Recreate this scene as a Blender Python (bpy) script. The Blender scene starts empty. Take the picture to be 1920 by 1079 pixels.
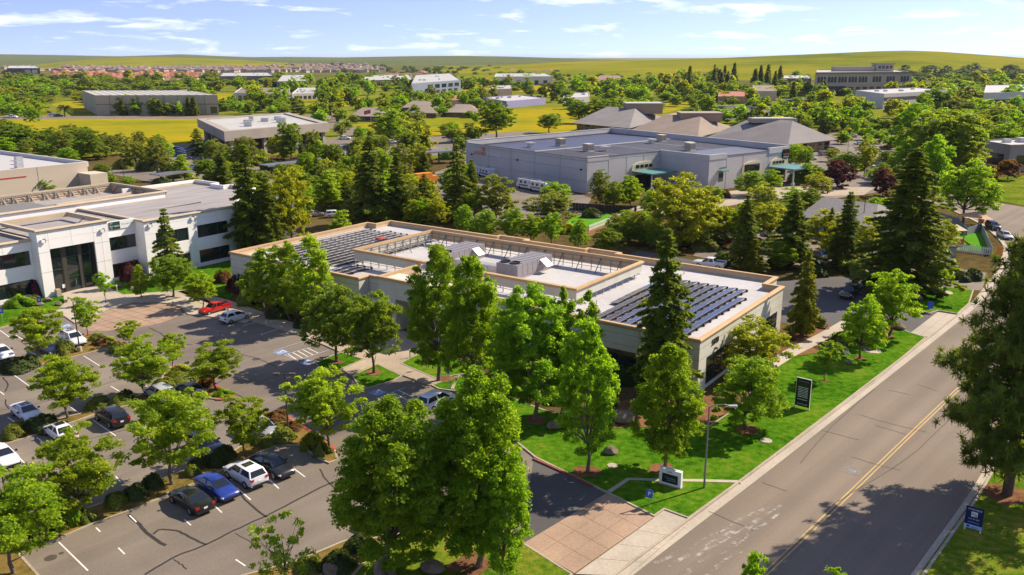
import bpy, bmesh, math, random
import numpy as np
from mathutils import Vector, Matrix
from mathutils.geometry import tessellate_polygon

# ------------------------------------------------------------------ camera, sky, sun, exposure
SC = bpy.context.scene
COL = SC.collection
CAM_H = 36.0
FPX = 1600.0                       # focal length in pixels of the 1920 px wide photograph
PITCH = math.atan(433 / FPX)
cam = bpy.data.objects.new('camera', bpy.data.cameras.new('camera'))
COL.objects.link(cam)
cam.location = (0, 0, CAM_H)
cam.rotation_euler = (math.pi / 2 - PITCH, 0, 0)
cam.data.sensor_width = 36
cam.data.lens = FPX / 1920 * 36
cam.data.clip_start = 1
cam.data.clip_end = 40000
SC.camera = cam

SUN_EL = math.radians(40.5)
SUN_AZ = math.radians(29.0)        # measured from +X towards +Y
W = bpy.data.worlds.new('World')
SC.world = W
W.use_nodes = True
wn, wl = W.node_tree.nodes, W.node_tree.links
wn.clear()
w_out = wn.new('ShaderNodeOutputWorld')
w_bg = wn.new('ShaderNodeBackground')
w_sky = wn.new('ShaderNodeTexSky')
w_sky.sky_type = 'NISHITA'
w_sky.sun_disc = False
w_sky.sun_elevation = SUN_EL
w_sky.sun_rotation = math.pi / 2 - SUN_AZ
w_sky.altitude = 100
w_sky.air_density = 1.0
w_sky.dust_density = 0.3
w_sky.ozone_density = 2.5
w_bg.inputs['Strength'].default_value = 0.15
# wispy clouds: stretched noise on the view direction, all round the horizon
w_tc = wn.new('ShaderNodeTexCoord')
w_lift = wn.new('ShaderNodeMapping'); w_lift.vector_type = 'POINT'
w_lift.inputs['Scale'].default_value = (1, 1, 1.7); w_lift.inputs['Location'].default_value = (0, 0, 0.145)
w_map = wn.new('ShaderNodeMapping'); w_map.inputs['Scale'].default_value = (9, 9, 62)
w_map.inputs['Location'].default_value = (0.35, 0.1, 0.6)
w_n = wn.new('ShaderNodeTexNoise'); w_n.inputs['Scale'].default_value = 1.25
w_n.inputs['Detail'].default_value = 8; w_n.inputs['Roughness'].default_value = 0.58
w_n.inputs['Distortion'].default_value = 0.35
w_r = wn.new('ShaderNodeValToRGB')
w_r.color_ramp.elements[0].position = 0.54; w_r.color_ramp.elements[0].color = (0, 0, 0, 1)
w_r.color_ramp.elements[1].position = 0.76; w_r.color_ramp.elements[1].color = (0.9, 0.9, 0.9, 1)
w_mix = wn.new('ShaderNodeMix'); w_mix.data_type = 'RGBA'
w_mix.inputs[7].default_value = (6.0, 6.2, 6.6, 1)
wl.new(w_tc.outputs['Generated'], w_lift.inputs['Vector'])
wl.new(w_lift.outputs['Vector'], w_sky.inputs['Vector'])
wl.new(w_tc.outputs['Generated'], w_map.inputs['Vector'])
wl.new(w_map.outputs['Vector'], w_n.inputs['Vector'])
wl.new(w_n.outputs['Fac'], w_r.inputs['Fac'])
wl.new(w_r.outputs['Color'], w_mix.inputs[0])
w_bal = wn.new('ShaderNodeMix'); w_bal.data_type = 'RGBA'; w_bal.blend_type = 'MULTIPLY'; w_bal.inputs[0].default_value = 1.0
w_bal.inputs[7].default_value = (.95, .785, .84, 1)
wl.new(w_sky.outputs['Color'], w_bal.inputs[6])
wl.new(w_bal.outputs[2], w_mix.inputs[6])
wl.new(w_mix.outputs[2], w_bg.inputs['Color'])
wl.new(w_bg.outputs['Background'], w_out.inputs['Surface'])

sun = bpy.data.objects.new('sun', bpy.data.lights.new('sun', 'SUN'))
COL.objects.link(sun)
sun.data.energy = 5.0
sun.data.angle = math.radians(0.5)
sun.data.color = (1.0, 0.87, 0.69)
SUND = Vector((math.cos(SUN_AZ) * math.cos(SUN_EL), math.sin(SUN_AZ) * math.cos(SUN_EL), math.sin(SUN_EL)))
sun.rotation_euler = SUND.to_track_quat('Z', 'Y').to_euler()
sun.location = (200, 100, 300)

SC.view_settings.view_transform = 'Standard'
SC.view_settings.look = 'None'
SC.view_settings.exposure = 0.72
SC.view_settings.gamma = 1.0
SC.view_settings.use_curve_mapping = False
SC.cycles.max_bounces = 6
SC.cycles.diffuse_bounces = 3
SC.cycles.transparent_max_bounces = 6

# ------------------------------------------------------------------ helpers
rng = np.random.default_rng(7)
random.seed(7)
CP, SP = math.cos(PITCH), math.sin(PITCH)

def G(x, y, z=0.0):
    """where the photograph's point (x, y) lies in the place, at height z above the ground"""
    u, v = (x - 960) / FPX, (539.5 - y) / FPX
    d = (u, CP + v * SP, -SP + v * CP)
    t = (z - CAM_H) / d[2]
    return Vector((d[0] * t, d[1] * t, z))

def depth(p):
    return p.y * CP - (p.z - CAM_H) * SP

def zof(p, ytop):
    """height above ground point p that shows at row ytop"""
    k = (539.5 - ytop) / FPX
    # (Y*SP + dz*CP) = k*(Y*CP - dz*SP)
    dz = p.y * (k * CP - SP) / (CP + k * SP)
    return dz + CAM_H

def link(o, parent=None):
    COL.objects.link(o)
    if parent is not None:
        o.parent = parent
    return o

def tag(o, label, cat, group=None):
    o['label'] = label; o['category'] = cat
    if group: o['group'] = group
    return o

def kind(o, k):
    o['kind'] = k
    return o

def empty(name, loc=(0, 0, 0), rz=0.0, label=None, cat=None, group=None, parent=None):
    o = bpy.data.objects.new(name, None)
    o.empty_display_size = 0.3
    o.location = loc; o.rotation_euler = (0, 0, rz)
    link(o, parent)
    if label: tag(o, label, cat, group)
    return o

class MB:
    def __init__(self): self.v, self.f, self.m, self.cur = [], [], [], 0
    def add(self, vs, fs):
        n = len(self.v); self.v += [tuple(p) for p in vs]
        for f in fs:
            self.f.append([i + n for i in f]); self.m.append(self.cur)
        return self
    def box(self, x0, x1, y0, y1, z0, z1):
        vs = [(x0, y0, z0), (x1, y0, z0), (x1, y1, z0), (x0, y1, z0), (x0, y0, z1), (x1, y0, z1), (x1, y1, z1), (x0, y1, z1)]
        return self.add(vs, [(0, 3, 2, 1), (4, 5, 6, 7), (0, 1, 5, 4), (1, 2, 6, 5), (2, 3, 7, 6), (3, 0, 4, 7)])
    def prism(self, poly, z0, z1, caps=True, top=True):
        n = len(poly); a = sum(poly[i][0] * poly[(i + 1) % n][1] - poly[(i + 1) % n][0] * poly[i][1] for i in range(n))
        if a < 0: poly = poly[::-1]
        vs = [(p[0], p[1], z0) for p in poly] + [(p[0], p[1], z1) for p in poly]
        fs = [(i, (i + 1) % n, n + (i + 1) % n, n + i) for i in range(n)]
        tris = tessellate_polygon([[Vector((p[0], p[1], 0)) for p in poly]])
        for t in tris:
            t = list(t)
            p, q, r = (poly[i] for i in t)
            if (q[0] - p[0]) * (r[1] - p[1]) - (q[1] - p[1]) * (r[0] - p[0]) < 0: t = t[::-1]
            if top: fs.append(tuple(n + i for i in t))
            if caps: fs.append(tuple(t[::-1]))
        return self.add(vs, fs)
    def flat(self, poly, z):
        n = len(poly); vs = [(p[0], p[1], z) for p in poly]; fs = []
        for t in tessellate_polygon([[Vector((p[0], p[1], 0)) for p in poly]]):
            t = list(t); p, q, r = (poly[i] for i in t)
            if (q[0] - p[0]) * (r[1] - p[1]) - (q[1] - p[1]) * (r[0] - p[0]) < 0: t = t[::-1]
            fs.append(tuple(t))
        return self.add(vs, fs)
    def tube(self, pts, rads, n=8, cap=True):
        pts = [Vector(p) for p in pts]; base = len(self.v); vs, fs = [], []
        for i, p in enumerate(pts):
            d = (pts[min(i + 1, len(pts) - 1)] - pts[max(i - 1, 0)]).normalized()
            a = d.orthogonal().normalized(); b = d.cross(a)
            r = rads[i] if hasattr(rads, '__len__') else rads
            for k in range(n):
                t = 2 * math.pi * k / n
                vs.append(p + a * (r * math.cos(t)) + b * (r * math.sin(t)))
        for i in range(len(pts) - 1):
            for k in range(n):
                fs.append((i * n + k, i * n + (k + 1) % n, (i + 1) * n + (k + 1) % n, (i + 1) * n + k))
        if cap:
            fs.append(tuple(range(n))[::-1]); fs.append(tuple((len(pts) - 1) * n + k for k in range(n)))
        return self.add(vs, fs)
    def bar(self, a, b, w, h=None):
        h = h or w; a, b = Vector(a), Vector(b); d = (b - a).normalized()
        s = d.cross(Vector((0, 0, 1)))
        s = s.normalized() if s.length > 1e-4 else Vector((1, 0, 0))
        u = s.cross(d).normalized(); vs = []
        for p in (a, b):
            for i, j in ((-1, -1), (1, -1), (1, 1), (-1, 1)): vs.append(p + s * (i * w / 2) + u * (j * h / 2))
        return self.add(vs, [(0, 1, 2, 3), (7, 6, 5, 4), (0, 4, 5, 1), (1, 5, 6, 2), (2, 6, 7, 3), (3, 7, 4, 0)])
    def lathe(self, prof, n=12, c=(0, 0)):
        vs, fs = [], []; m = len(prof)
        for k in range(n):
            t = 2 * math.pi * k / n
            for r, z in prof: vs.append((c[0] + r * math.cos(t), c[1] + r * math.sin(t), z))
        for k in range(n):
            for i in range(m - 1):
                a, b = k * m + i, ((k + 1) % n) * m + i
                fs.append((a, b, b + 1, a + 1))
        return self.add(vs, fs)
    def mesh(self, name, mats, smooth=False):
        me = bpy.data.meshes.new(name)
        me.from_pydata(self.v, [], self.f)
        for m in (mats if isinstance(mats, (list, tuple)) else [mats]): me.materials.append(m)
        if self.cur: me.polygons.foreach_set('material_index', self.m)
        if smooth:
            me.polygons.foreach_set('use_smooth', [True] * len(self.f)); me.set_sharp_from_angle(angle=math.radians(38))
        me.update()
        return me
    def build(self, name, mats, parent=None, smooth=False):
        return link(bpy.data.objects.new(name, self.mesh(name, mats, smooth)), parent)

CUBE = {}
def pc(parent, name, x0, x1, y0, y1, z0, z1, m):
    """one rectangular piece: alike pieces share one cube mesh"""
    if m.name not in CUBE:
        CUBE[m.name] = MB().box(-.5, .5, -.5, .5, -.5, .5).mesh('piece', m)
    o = bpy.data.objects.new(name, CUBE[m.name])
    o.location = ((x0 + x1) / 2, (y0 + y1) / 2, (z0 + z1) / 2)
    o.scale = (max(abs(x1 - x0), 1e-3), max(abs(y1 - y0), 1e-3), max(abs(z1 - z0), 1e-3))
    return link(o, parent)

def offset(poly, d):
    """inset a polygon of 2-vectors by d"""
    n = len(poly); P = [Vector((p[0], p[1])) for p in poly]
    a = sum(P[i].x * P[(i + 1) % n].y - P[(i + 1) % n].x * P[i].y for i in range(n))
    s = 1 if a > 0 else -1; out = []
    for i in range(n):
        e1 = (P[i] - P[i - 1]).normalized(); e2 = (P[(i + 1) % n] - P[i]).normalized()
        n1 = Vector((-e1.y, e1.x)) * s; n2 = Vector((-e2.y, e2.x)) * s
        b = (n1 + n2); b = b / max(b.length, 1e-3)
        out.append(P[i] + b * (d / max(b.dot(n1), 0.45)))
    return out

def text(parent, s, size, M, m, name='lettering', align='CENTER', ext=0.004):
    cu = bpy.data.curves.new(name, 'FONT'); cu.body = s; cu.size = size; cu.align_x = align; cu.align_y = 'CENTER'; cu.extrude = ext
    t = bpy.data.objects.new(name, cu); COL.objects.link(t)
    me = bpy.data.meshes.new_from_object(t.evaluated_get(bpy.context.evaluated_depsgraph_get()))
    bpy.data.objects.remove(t)
    me.materials.clear(); me.materials.append(m)
    o = bpy.data.objects.new(name, me); link(o, parent); o.matrix_local = M
    return o

# ------------------------------------------------------------------ materials
def nodes(m):
    m.use_nodes = True
    return m.node_tree.nodes, m.node_tree.links, m.node_tree.nodes['Principled BSDF']

def mat(name, c, rough=0.75, vary=0.12, scale=3.0, big=0.10, bscale=0.08, bump=0.0, metal=0.0, spec=0.3, stretch=None):
    m = bpy.data.materials.new(name); n, l, b = nodes(m)
    b.inputs['Roughness'].default_value = rough; b.inputs['Metallic'].default_value = metal
    b.inputs['Specular IOR Level'].default_value = spec
    tc = n.new('ShaderNodeTexCoord'); vec = tc.outputs['Object']
    if stretch:
        mp = n.new('ShaderNodeMapping'); mp.inputs['Scale'].default_value = stretch
        l.new(vec, mp.inputs['Vector']); vec = mp.outputs['Vector']
    def nz(sc, det):
        t = n.new('ShaderNodeTexNoise'); t.inputs['Scale'].default_value = sc; t.inputs['Detail'].default_value = det
        l.new(vec, t.inputs['Vector']); return t.outputs['Fac']
    def mr(fac, a):
        t = n.new('ShaderNodeMapRange'); t.inputs[1].default_value = 0.3; t.inputs[2].default_value = 0.7
        t.inputs[3].default_value = 1 - a; t.inputs[4].default_value = 1 + a; l.new(fac, t.inputs[0]); return t.outputs[0]
    f1 = nz(scale, 5); f2 = nz(bscale, 3)
    mu = n.new('ShaderNodeMath'); mu.operation = 'MULTIPLY'
    l.new(mr(f1, vary), mu.inputs[0]); l.new(mr(f2, big), mu.inputs[1])
    mx = n.new('ShaderNodeVectorMath'); mx.operation = 'SCALE'; mx.inputs[0].default_value = c[:3]
    l.new(mu.outputs[0], mx.inputs['Scale']); l.new(mx.outputs[0], b.inputs['Base Color'])
    if bump:
        bp = n.new('ShaderNodeBump'); bp.inputs['Strength'].default_value = bump; bp.inputs['Distance'].default_value = 0.05
        l.new(f1, bp.inputs['Height']); l.new(bp.outputs[0], b.inputs['Normal'])
    return m

def ramp_mat(name, cols, scales=(0.05, 0.6, 9.0), weights=(0.5, 0.3, 0.2), rough=0.9, bump=0.4, bdist=0.06, contrast=0.22, stretch=None):
    """ground cover: three octaves of noise through a colour ramp"""
    m = bpy.data.materials.new(name); n, l, b = nodes(m)
    b.inputs['Roughness'].default_value = rough; b.inputs['Specular IOR Level'].default_value = 0.0
    tc = n.new('ShaderNodeTexCoord'); vec = tc.outputs['Object']
    if stretch:
        mp = n.new('ShaderNodeMapping'); mp.inputs['Scale'].default_value = stretch
        l.new(vec, mp.inputs['Vector']); vec = mp.outputs['Vector']
    acc = None
    for s, w in zip(scales, weights):
        t = n.new('ShaderNodeTexNoise'); t.inputs['Scale'].default_value = s; t.inputs['Detail'].default_value = 4
        l.new(vec, t.inputs['Vector'])
        k = n.new('ShaderNodeMath'); k.operation = 'MULTIPLY_ADD'; k.inputs[1].default_value = w
        l.new(t.outputs['Fac'], k.inputs[0])
        if acc is not None: l.new(acc, k.inputs[2])
        else: k.inputs[2].default_value = 0
        acc = k.outputs[0]; last = t
    r = n.new('ShaderNodeValToRGB'); e = r.color_ramp.elements
    for i, c in enumerate(cols):
        p = 0.5 - contrast + 2 * contrast * i / (len(cols) - 1)
        if i < 2: el = e[i]; el.position = p
        else: el = e.new(p)
        el.color = (*c, 1)
    l.new(acc, r.inputs['Fac']); l.new(r.outputs['Color'], b.inputs['Base Color'])
    if bump:
        bp = n.new('ShaderNodeBump'); bp.inputs['Strength'].default_value = bump; bp.inputs['Distance'].default_value = bdist
        l.new(last.outputs['Fac'], bp.inputs['Height']); l.new(bp.outputs[0], b.inputs['Normal'])
    return m

def plain(name, c, rough=0.5, metal=0.0, spec=0.5, coat=0.0):
    m = bpy.data.materials.new(name); n, l, b = nodes(m)
    b.inputs['Base Color'].default_value = (*c, 1); b.inputs['Roughness'].default_value = rough
    b.inputs['Metallic'].default_value = metal; b.inputs['Specular IOR Level'].default_value = spec
    b.inputs['Coat Weight'].default_value = coat
    return m

def leaf_mat(name, c1, c2, trans=0.35, rough=0.55):
    m = bpy.data.materials.new(name); m.use_nodes = True
    n, l = m.node_tree.nodes, m.node_tree.links; n.clear()
    out = n.new('ShaderNodeOutputMaterial'); at = n.new('ShaderNodeAttribute'); at.attribute_name = 'tint'
    oi = n.new('ShaderNodeObjectInfo')
    mx = n.new('ShaderNodeMix'); mx.data_type = 'RGBA'
    mx.inputs[6].default_value = (*c1, 1); mx.inputs[7].default_value = (*c2, 1)
    l.new(at.outputs['Fac'], mx.inputs[0])
    hs = n.new('ShaderNodeHueSaturation')
    mr = n.new('ShaderNodeMapRange'); mr.inputs[3].default_value = 0.493; mr.inputs[4].default_value = 0.507
    l.new(oi.outputs['Random'], mr.inputs[0]); l.new(mr.outputs[0], hs.inputs['Hue'])
    mv = n.new('ShaderNodeMapRange'); mv.inputs[3].default_value = 0.9; mv.inputs[4].default_value = 1.12
    l.new(oi.outputs['Random'], mv.inputs[0]); l.new(mv.outputs[0], hs.inputs['Value'])
    l.new(mx.outputs[2], hs.inputs['Color'])
    d = n.new('ShaderNodeBsdfPrincipled'); d.inputs['Roughness'].default_value = .5; d.inputs['Specular IOR Level'].default_value = 0.18
    t = n.new('ShaderNodeBsdfTranslucent'); ms = n.new('ShaderNodeMixShader'); ms.inputs[0].default_value = trans
    g = n.new('ShaderNodeMix'); g.data_type = 'RGBA'; g.blend_type = 'MULTIPLY'; g.inputs[0].default_value = 1
    g.inputs[7].default_value = (1.55, 1.42, 0.45, 1)
    l.new(hs.outputs[0], d.inputs['Base Color']); l.new(hs.outputs[0], g.inputs[6]); l.new(g.outputs[2], t.inputs['Color'])
    l.new(d.outputs[0], ms.inputs[1]); l.new(t.outputs[0], ms.inputs[2]); l.new(ms.outputs[0], out.inputs['Surface'])
    return m

M = {}
M['asphalt'] = mat('asphalt', (.176, .146, .117), .9, .14, 9, .22, .09, bump=.15)
M['asphalt_dark'] = mat('asphalt_dark', (.085, .08, .078), .9, .12, 9, .18, .09, bump=.15)
M['road'] = mat('road_asphalt', (.186, .148, .112), .9, .09, 7, .13, .06, bump=.12)
def wheel_tracks(m, nx, ny, amp):
    # long faint lanes worn along the road
    n, l = m.node_tree.nodes, m.node_tree.links; b = n['Principled BSDF']; src = b.inputs['Base Color'].links[0].from_socket
    tc = n.new('ShaderNodeTexCoord'); dt = n.new('ShaderNodeVectorMath'); dt.operation = 'DOT_PRODUCT'; dt.inputs[1].default_value = (nx, ny, 0)
    nz = n.new('ShaderNodeTexNoise'); nz.noise_dimensions = '1D'; nz.inputs['Scale'].default_value = .55; nz.inputs['Detail'].default_value = 4
    mr = n.new('ShaderNodeMapRange'); mr.inputs[1].default_value = .3; mr.inputs[2].default_value = .7; mr.inputs[3].default_value = 1 - amp; mr.inputs[4].default_value = 1 + amp
    sc = n.new('ShaderNodeVectorMath'); sc.operation = 'SCALE'
    l.new(tc.outputs['Object'], dt.inputs[0]); l.new(dt.outputs['Value'], nz.inputs['W']); l.new(nz.outputs['Fac'], mr.inputs[0]); l.new(src, sc.inputs[0]); l.new(mr.outputs[0], sc.inputs['Scale']); l.new(sc.outputs[0], b.inputs['Base Color'])
wheel_tracks(M['road'], -.737, .676, .10)
wheel_tracks(M['asphalt'], -.75, .66, .07)
M['tar'] = mat('tar', (.035, .031, .028), .7, .2, 4)
M['concrete'] = mat('concrete', (.40, .345, .275), .85, .10, 4, .14, .15, bump=.1)
M['walk'] = mat('walk_concrete', (.36, .29, .215), .85, .10, 4, .16, .2, bump=.1)
M['brick_conc'] = mat('stamped_concrete', (.33, .225, .155), .85, .12, 5, .16, .25, bump=.15)
M['kerb'] = mat('kerb_concrete', (.36, .30, .225), .85, .15, 5, .15, .3)
M['redkerb'] = mat('red_kerb_paint', (.46, .075, .055), .6, .2, 6, .15, .5)
M['white_line'] = mat('white_line_paint', (.68, .67, .64), .7, .18, 8, .1, .5)
M['blue_line'] = mat('blue_line_paint', (.32, .38, .52), .7, .18, 8, .1, .5)
M['faded_blue'] = mat('faded_blue_paint', (.20, .27, .46), .7, .25, 5, .15, .5)
M['faded_red'] = mat('faded_red_paint', (.22, .065, .05), .7, .3, 5, .2, .5)
M['blue_paint'] = mat('blue_sign_paint', (.035, .10, .48), .5, .1, 8, .05, .5)
M['yellow_line'] = mat('yellow_line_paint', (.50, .34, .12), .7, .18, 8, .12, .5)
M['lawn'] = ramp_mat('lawn', [(.024, .080, .004), (.050, .138, .006), (.080, .18, .009), (.16, .19, .02)], (.13, 1.5, 7), (.36, .40, .24), bump=1.0, contrast=.11)
M['dry_lawn'] = ramp_mat('dry_lawn', [(.04, .10, .008), (.085, .15, .010), (.16, .185, .018), (.26, .205, .05)], (.16, 1.5, 7), (.38, .38, .24), bump=1.0, contrast=.12)
M['mulch'] = ramp_mat('mulch', [(.05, .028, .016), (.14, .068, .034), (.24, .125, .066), (.12, .10, .04)], (.2, 1.6, 22), (.4, .3, .3), bump=.7)
M['scrub'] = ramp_mat('scrub_ground', [(.035, .032, .012), (.075, .058, .022), (.12, .085, .035), (.10, .11, .025)], (.06, .5, 7), (.4, .35, .25), bump=.7, contrast=.16)
M['valley'] = ramp_mat('valley_floor', [(.045, .065, .02), (.085, .10, .025), (.14, .13, .04), (.17, .12, .07)], (.006, .03, .3), (.45, .35, .2), bump=0, contrast=.14)
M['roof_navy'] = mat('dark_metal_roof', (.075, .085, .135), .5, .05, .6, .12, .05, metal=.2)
M['soil'] = ramp_mat('planter_soil', [(.05, .045, .014), (.12, .10, .026), (.24, .15, .045), (.30, .16, .07)], (.25, 1.7, 18), (.35, .35, .3), bump=.7)
M['meadow'] = ramp_mat('meadow', [(.085, .125, .014), (.20, .21, .014), (.34, .26, .012), (.37, .24, .022)], (.012, .09, 1.6), (.5, .3, .2), bump=.5, bdist=.4, stretch=(1, 1.4, 1))
M['meadow_green'] = ramp_mat('meadow_green', [(.055, .10, .013), (.12, .155, .018), (.20, .195, .024), (.25, .19, .055)], (.01, .07, 1.2), (.5, .3, .2), bump=.5, bdist=.4)
M['hill'] = ramp_mat('hill_grass', [(.09, .12, .010), (.16, .175, .011), (.215, .205, .012), (.27, .215, .022)], (.002, .012, .12), (.5, .3, .2), bump=0, contrast=.12, stretch=(1, 1.6, 1))
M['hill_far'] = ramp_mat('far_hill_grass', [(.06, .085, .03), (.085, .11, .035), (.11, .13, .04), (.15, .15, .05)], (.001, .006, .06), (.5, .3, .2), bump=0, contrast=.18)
M['white_wall'] = mat('white_wall', (.83, .81, .785), .8, .03, 2, .04, .15)
M['main_wall'] = mat('cream_wall', (.57, .555, .475), .85, .05, 3, .06, .2)
M['tan_cap'] = mat('tan_cap', (.50, .335, .175), .75, .08, 3, .08, .3)
M['pale_cap'] = mat('pale_tan_cap', (.50, .41, .29), .8, .06, 3, .06, .3)
M['tan_inner'] = mat('tan_parapet', (.58, .42, .25), .85, .06, 3, .06, .2)
M['roof_white'] = mat('white_roof', (.44, .43, .43), .8, .06, 1.2, .10, .12)
M['roof_grey'] = mat('grey_roof', (.29, .27, .265), .85, .14, .8, .14, .1, stretch=(1, .15, 1))
M['glass'] = plain('dark_glass', (.012, .022, .022), .06, 0, .9)
M['frame'] = plain('window_frame', (.05, .045, .035), .5)
M['dark'] = plain('dark_void', (.012, .012, .014), .8)
M['joint'] = plain('wall_joint', (.16, .16, .16), .9)
M['steel'] = plain('painted_steel', (.33, .30, .26), .6)
M['steel_dark'] = plain('brace_steel', (.10, .085, .07), .6)
M['hvac'] = mat('hvac_metal', (.29, .265, .28), .55, .06, 2, .05, .3, metal=.2)
M['galv'] = mat('galvanised', (.52, .51, .49), .4, .08, 3, .06, .3, metal=.6)
M['panel'] = mat('solar_cell', (.018, .022, .075), .12, .2, 1.5, .1, .2, spec=.8)
M['panel2'] = mat('solar_cell_brown', (.05, .036, .034), .14, .2, 1.5, .1, .2, spec=.8)
M['alu'] = plain('aluminium', (.55, .55, .56), .35, .8)
M['black'] = plain('black_plastic', (.012, .012, .013), .5)
M['rubber'] = plain('rubber', (.018, .018, .018), .85)
M['trunk'] = mat('bark', (.115, .078, .052), .9, .25, 6, .1, .5, bump=.5)
M['trunk_grey'] = mat('grey_bark', (.16, .125, .095), .9, .25, 6, .1, .5, bump=.5)
M['pole'] = plain('pole_grey', (.20, .20, .21), .5, .3)
M['pole_brown'] = plain('pole_brown', (.07, .05, .04), .55)
M['rock'] = ramp_mat('boulder_stone', [(.07, .055, .045), (.17, .125, .095), (.27, .20, .15), (.24, .19, .155)], (.4, 2, 12), (.4, .3, .3), bump=.8)
M['sign_black'] = plain('sign_black', (.008, .010, .012), .35)
M['sign_white'] = plain('sign_white', (.75, .75, .74), .5)
M['sign_navy'] = plain('sign_navy', (.008, .018, .10), .3)
M['sign_blue'] = plain('sign_pale_blue', (.38, .52, .80), .4)
M['sign_green'] = plain('sign_green', (.012, .055, .038), .4)
M['letter_dark'] = plain('letter_bronze', (.06, .035, .02), .5)
M['letter_grey'] = plain('letter_grey', (.22, .25, .30), .6)
M['orange'] = plain('orange_sign', (.75, .24, .02), .5)
M['letter_orange'] = plain('letter_orange', (.75, .17, .03), .5)
M['storage_wall'] = mat('storage_wall', (.50, .485, .47), .9, .05, 2.5, .08, .1)
M['storage_cream'] = mat('cream_stucco', (.62, .53, .34), .9, .05, 2, .05, .2)
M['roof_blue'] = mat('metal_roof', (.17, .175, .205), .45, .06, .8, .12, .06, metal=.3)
M['teal'] = mat('teal_awning', (.10, .24, .24), .5, .05, 2, .05, .2)
M['shingle'] = mat('shingle_roof', (.20, .185, .18), .9, .14, 2.0, .10, .12)
M['shingle_tan'] = mat('tan_shingle_roof', (.24, .19, .155), .9, .14, 2.0, .10, .12)
M['brown_wall'] = mat('brown_wall', (.40, .27, .17), .85, .06, 2, .06, .2)
M['conc_grey'] = mat('board_concrete', (.34, .295, .255), .9, .10, 3, .08, .2)
M['beige_wall'] = mat('beige_wall', (.53, .455, .355), .9, .05, 2, .06, .1)
M['olive_wall'] = mat('olive_wall', (.42, .37, .27), .9, .06, .8, .08, .05)
M['roof_pale'] = mat('pale_roof', (.40, .40, .37), .8, .06, .4, .08, .05)
M['far_white'] = mat('far_white_wall', (.55, .53, .52), .9, .05, .6, .05, .05)
M['far_blue'] = mat('blue_grey_wall', (.17, .20, .27), .9, .05, .6, .05, .05)
M['far_lilac'] = mat('lilac_wall', (.26, .25, .42), .9, .05, .6, .05, .05)
M['far_brown'] = mat('far_brown_wall', (.22, .17, .14), .9, .06, .6, .06, .05)
M['far_dark'] = mat('far_dark_wall', (.06, .06, .075), .8, .06, .6, .06, .05)
M['arc_wall'] = mat('arcade_wall', (.40, .335, .27), .9, .05, .6, .06, .05)
M['terracotta'] = mat('terracotta_roof', (.36, .135, .08), .85, .14, .3, .10, .05)
M['mauve_roof'] = mat('mauve_roof', (.27, .17, .135), .9, .14, .3, .12, .02)
M['stucco'] = mat('house_stucco', (.48, .40, .31), .9, .06, .4, .06, .05)
M['house_blue'] = mat('blue_siding', (.13, .22, .40), .8, .05, 2, .05, .2)
M['fence_grey'] = mat('grey_fence', (.30, .31, .33), .8, .08, 3, .06, .2)
M['fence_dark'] = mat('dark_fence', (.05, .042, .035), .8, .08, 3, .06, .2)
M['turf'] = ramp_mat('play_turf', [(.05, .17, .012), (.09, .26, .02), (.13, .30, .03)], (.2, 1, 10), (.4, .3, .3), bump=.2)
M['red_stripe'] = plain('red_stripe', (.42, .05, .04), .6)

# ------------------------------------------------------------------ the setting: ground, hills, roads, lots, lawns
def PX(pts, z=0.0): return [G(x, y, z).xy for x, y in pts]

def sheet(name, pts, z, m, world=False):
    p = pts if world else PX(pts)
    return kind(MB().flat(p, z).build(name, m), 'structure')

def slab(name, pts, m, z=0.13, kerb=None, kw=0.18, world=False):
    p = pts if world else PX(pts)
    if not kerb:
        return kind(MB().prism(p, 0, z, caps=False).build(name, m), 'structure')
    q = offset(p, kw)
    o = kind(MB().prism(q, 0, z - 0.02, caps=False).build(name, m), 'structure')
    k = MB(); n = len(p)
    for i in range(n):
        j = (i + 1) % n
        a, b, c, d = p[i], p[j], q[j], q[i]
        k.add([(a.x, a.y, 0), (b.x, b.y, 0), (b.x, b.y, z), (a.x, a.y, z), (c.x, c.y, z), (d.x, d.y, z), (c.x, c.y, z - .03), (d.x, d.y, z - .03)],
              [(0, 1, 2, 3), (3, 2, 4, 5), (5, 4, 6, 7)])
    k.build('kerb', kerb, o)
    return o

def ribbon(name, pts, w, z, m, parent=None, h=0.0, world=False):
    p = [Vector(q) for q in pts] if world else PX(pts)
    L, R = [], []
    for i in range(len(p)):
        d = (p[min(i + 1, len(p) - 1)] - p[max(i - 1, 0)]).normalized(); nn = Vector((-d.y, d.x)) * w / 2
        L.append(p[i] + nn); R.append(p[i] - nn)
    b = MB()
    for i in range(len(p) - 1):
        vs = [(R[i].x, R[i].y, z), (R[i + 1].x, R[i + 1].y, z), (L[i + 1].x, L[i + 1].y, z), (L[i].x, L[i].y, z)]
        if h:
            vs += [(x, y, z - h) for x, y, _ in vs]
            b.add(vs, [(0, 1, 2, 3), (0, 4, 5, 1), (2, 6, 7, 3), (1, 5, 6, 2), (3, 7, 4, 0)])
        else: b.add(vs, [(0, 1, 2, 3)])
    o = b.build(name, m, parent)
    if parent is None: kind(o, 'structure')
    return o

def smooth_line(pts, n=6):
    p = [Vector(q) for q in pts]; out = []
    for i in range(len(p) - 1):
        a, b, c, d = p[max(i - 1, 0)], p[i], p[i + 1], p[min(i + 2, len(p) - 1)]
        for k in range(n):
            t = k / n
            out.append(.5 * ((2 * b) + (c - a) * t + (2 * a - 5 * b + 4 * c - d) * t * t + (3 * b - a - 3 * c + d) * t ** 3))
    return out + [p[-1]]

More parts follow.
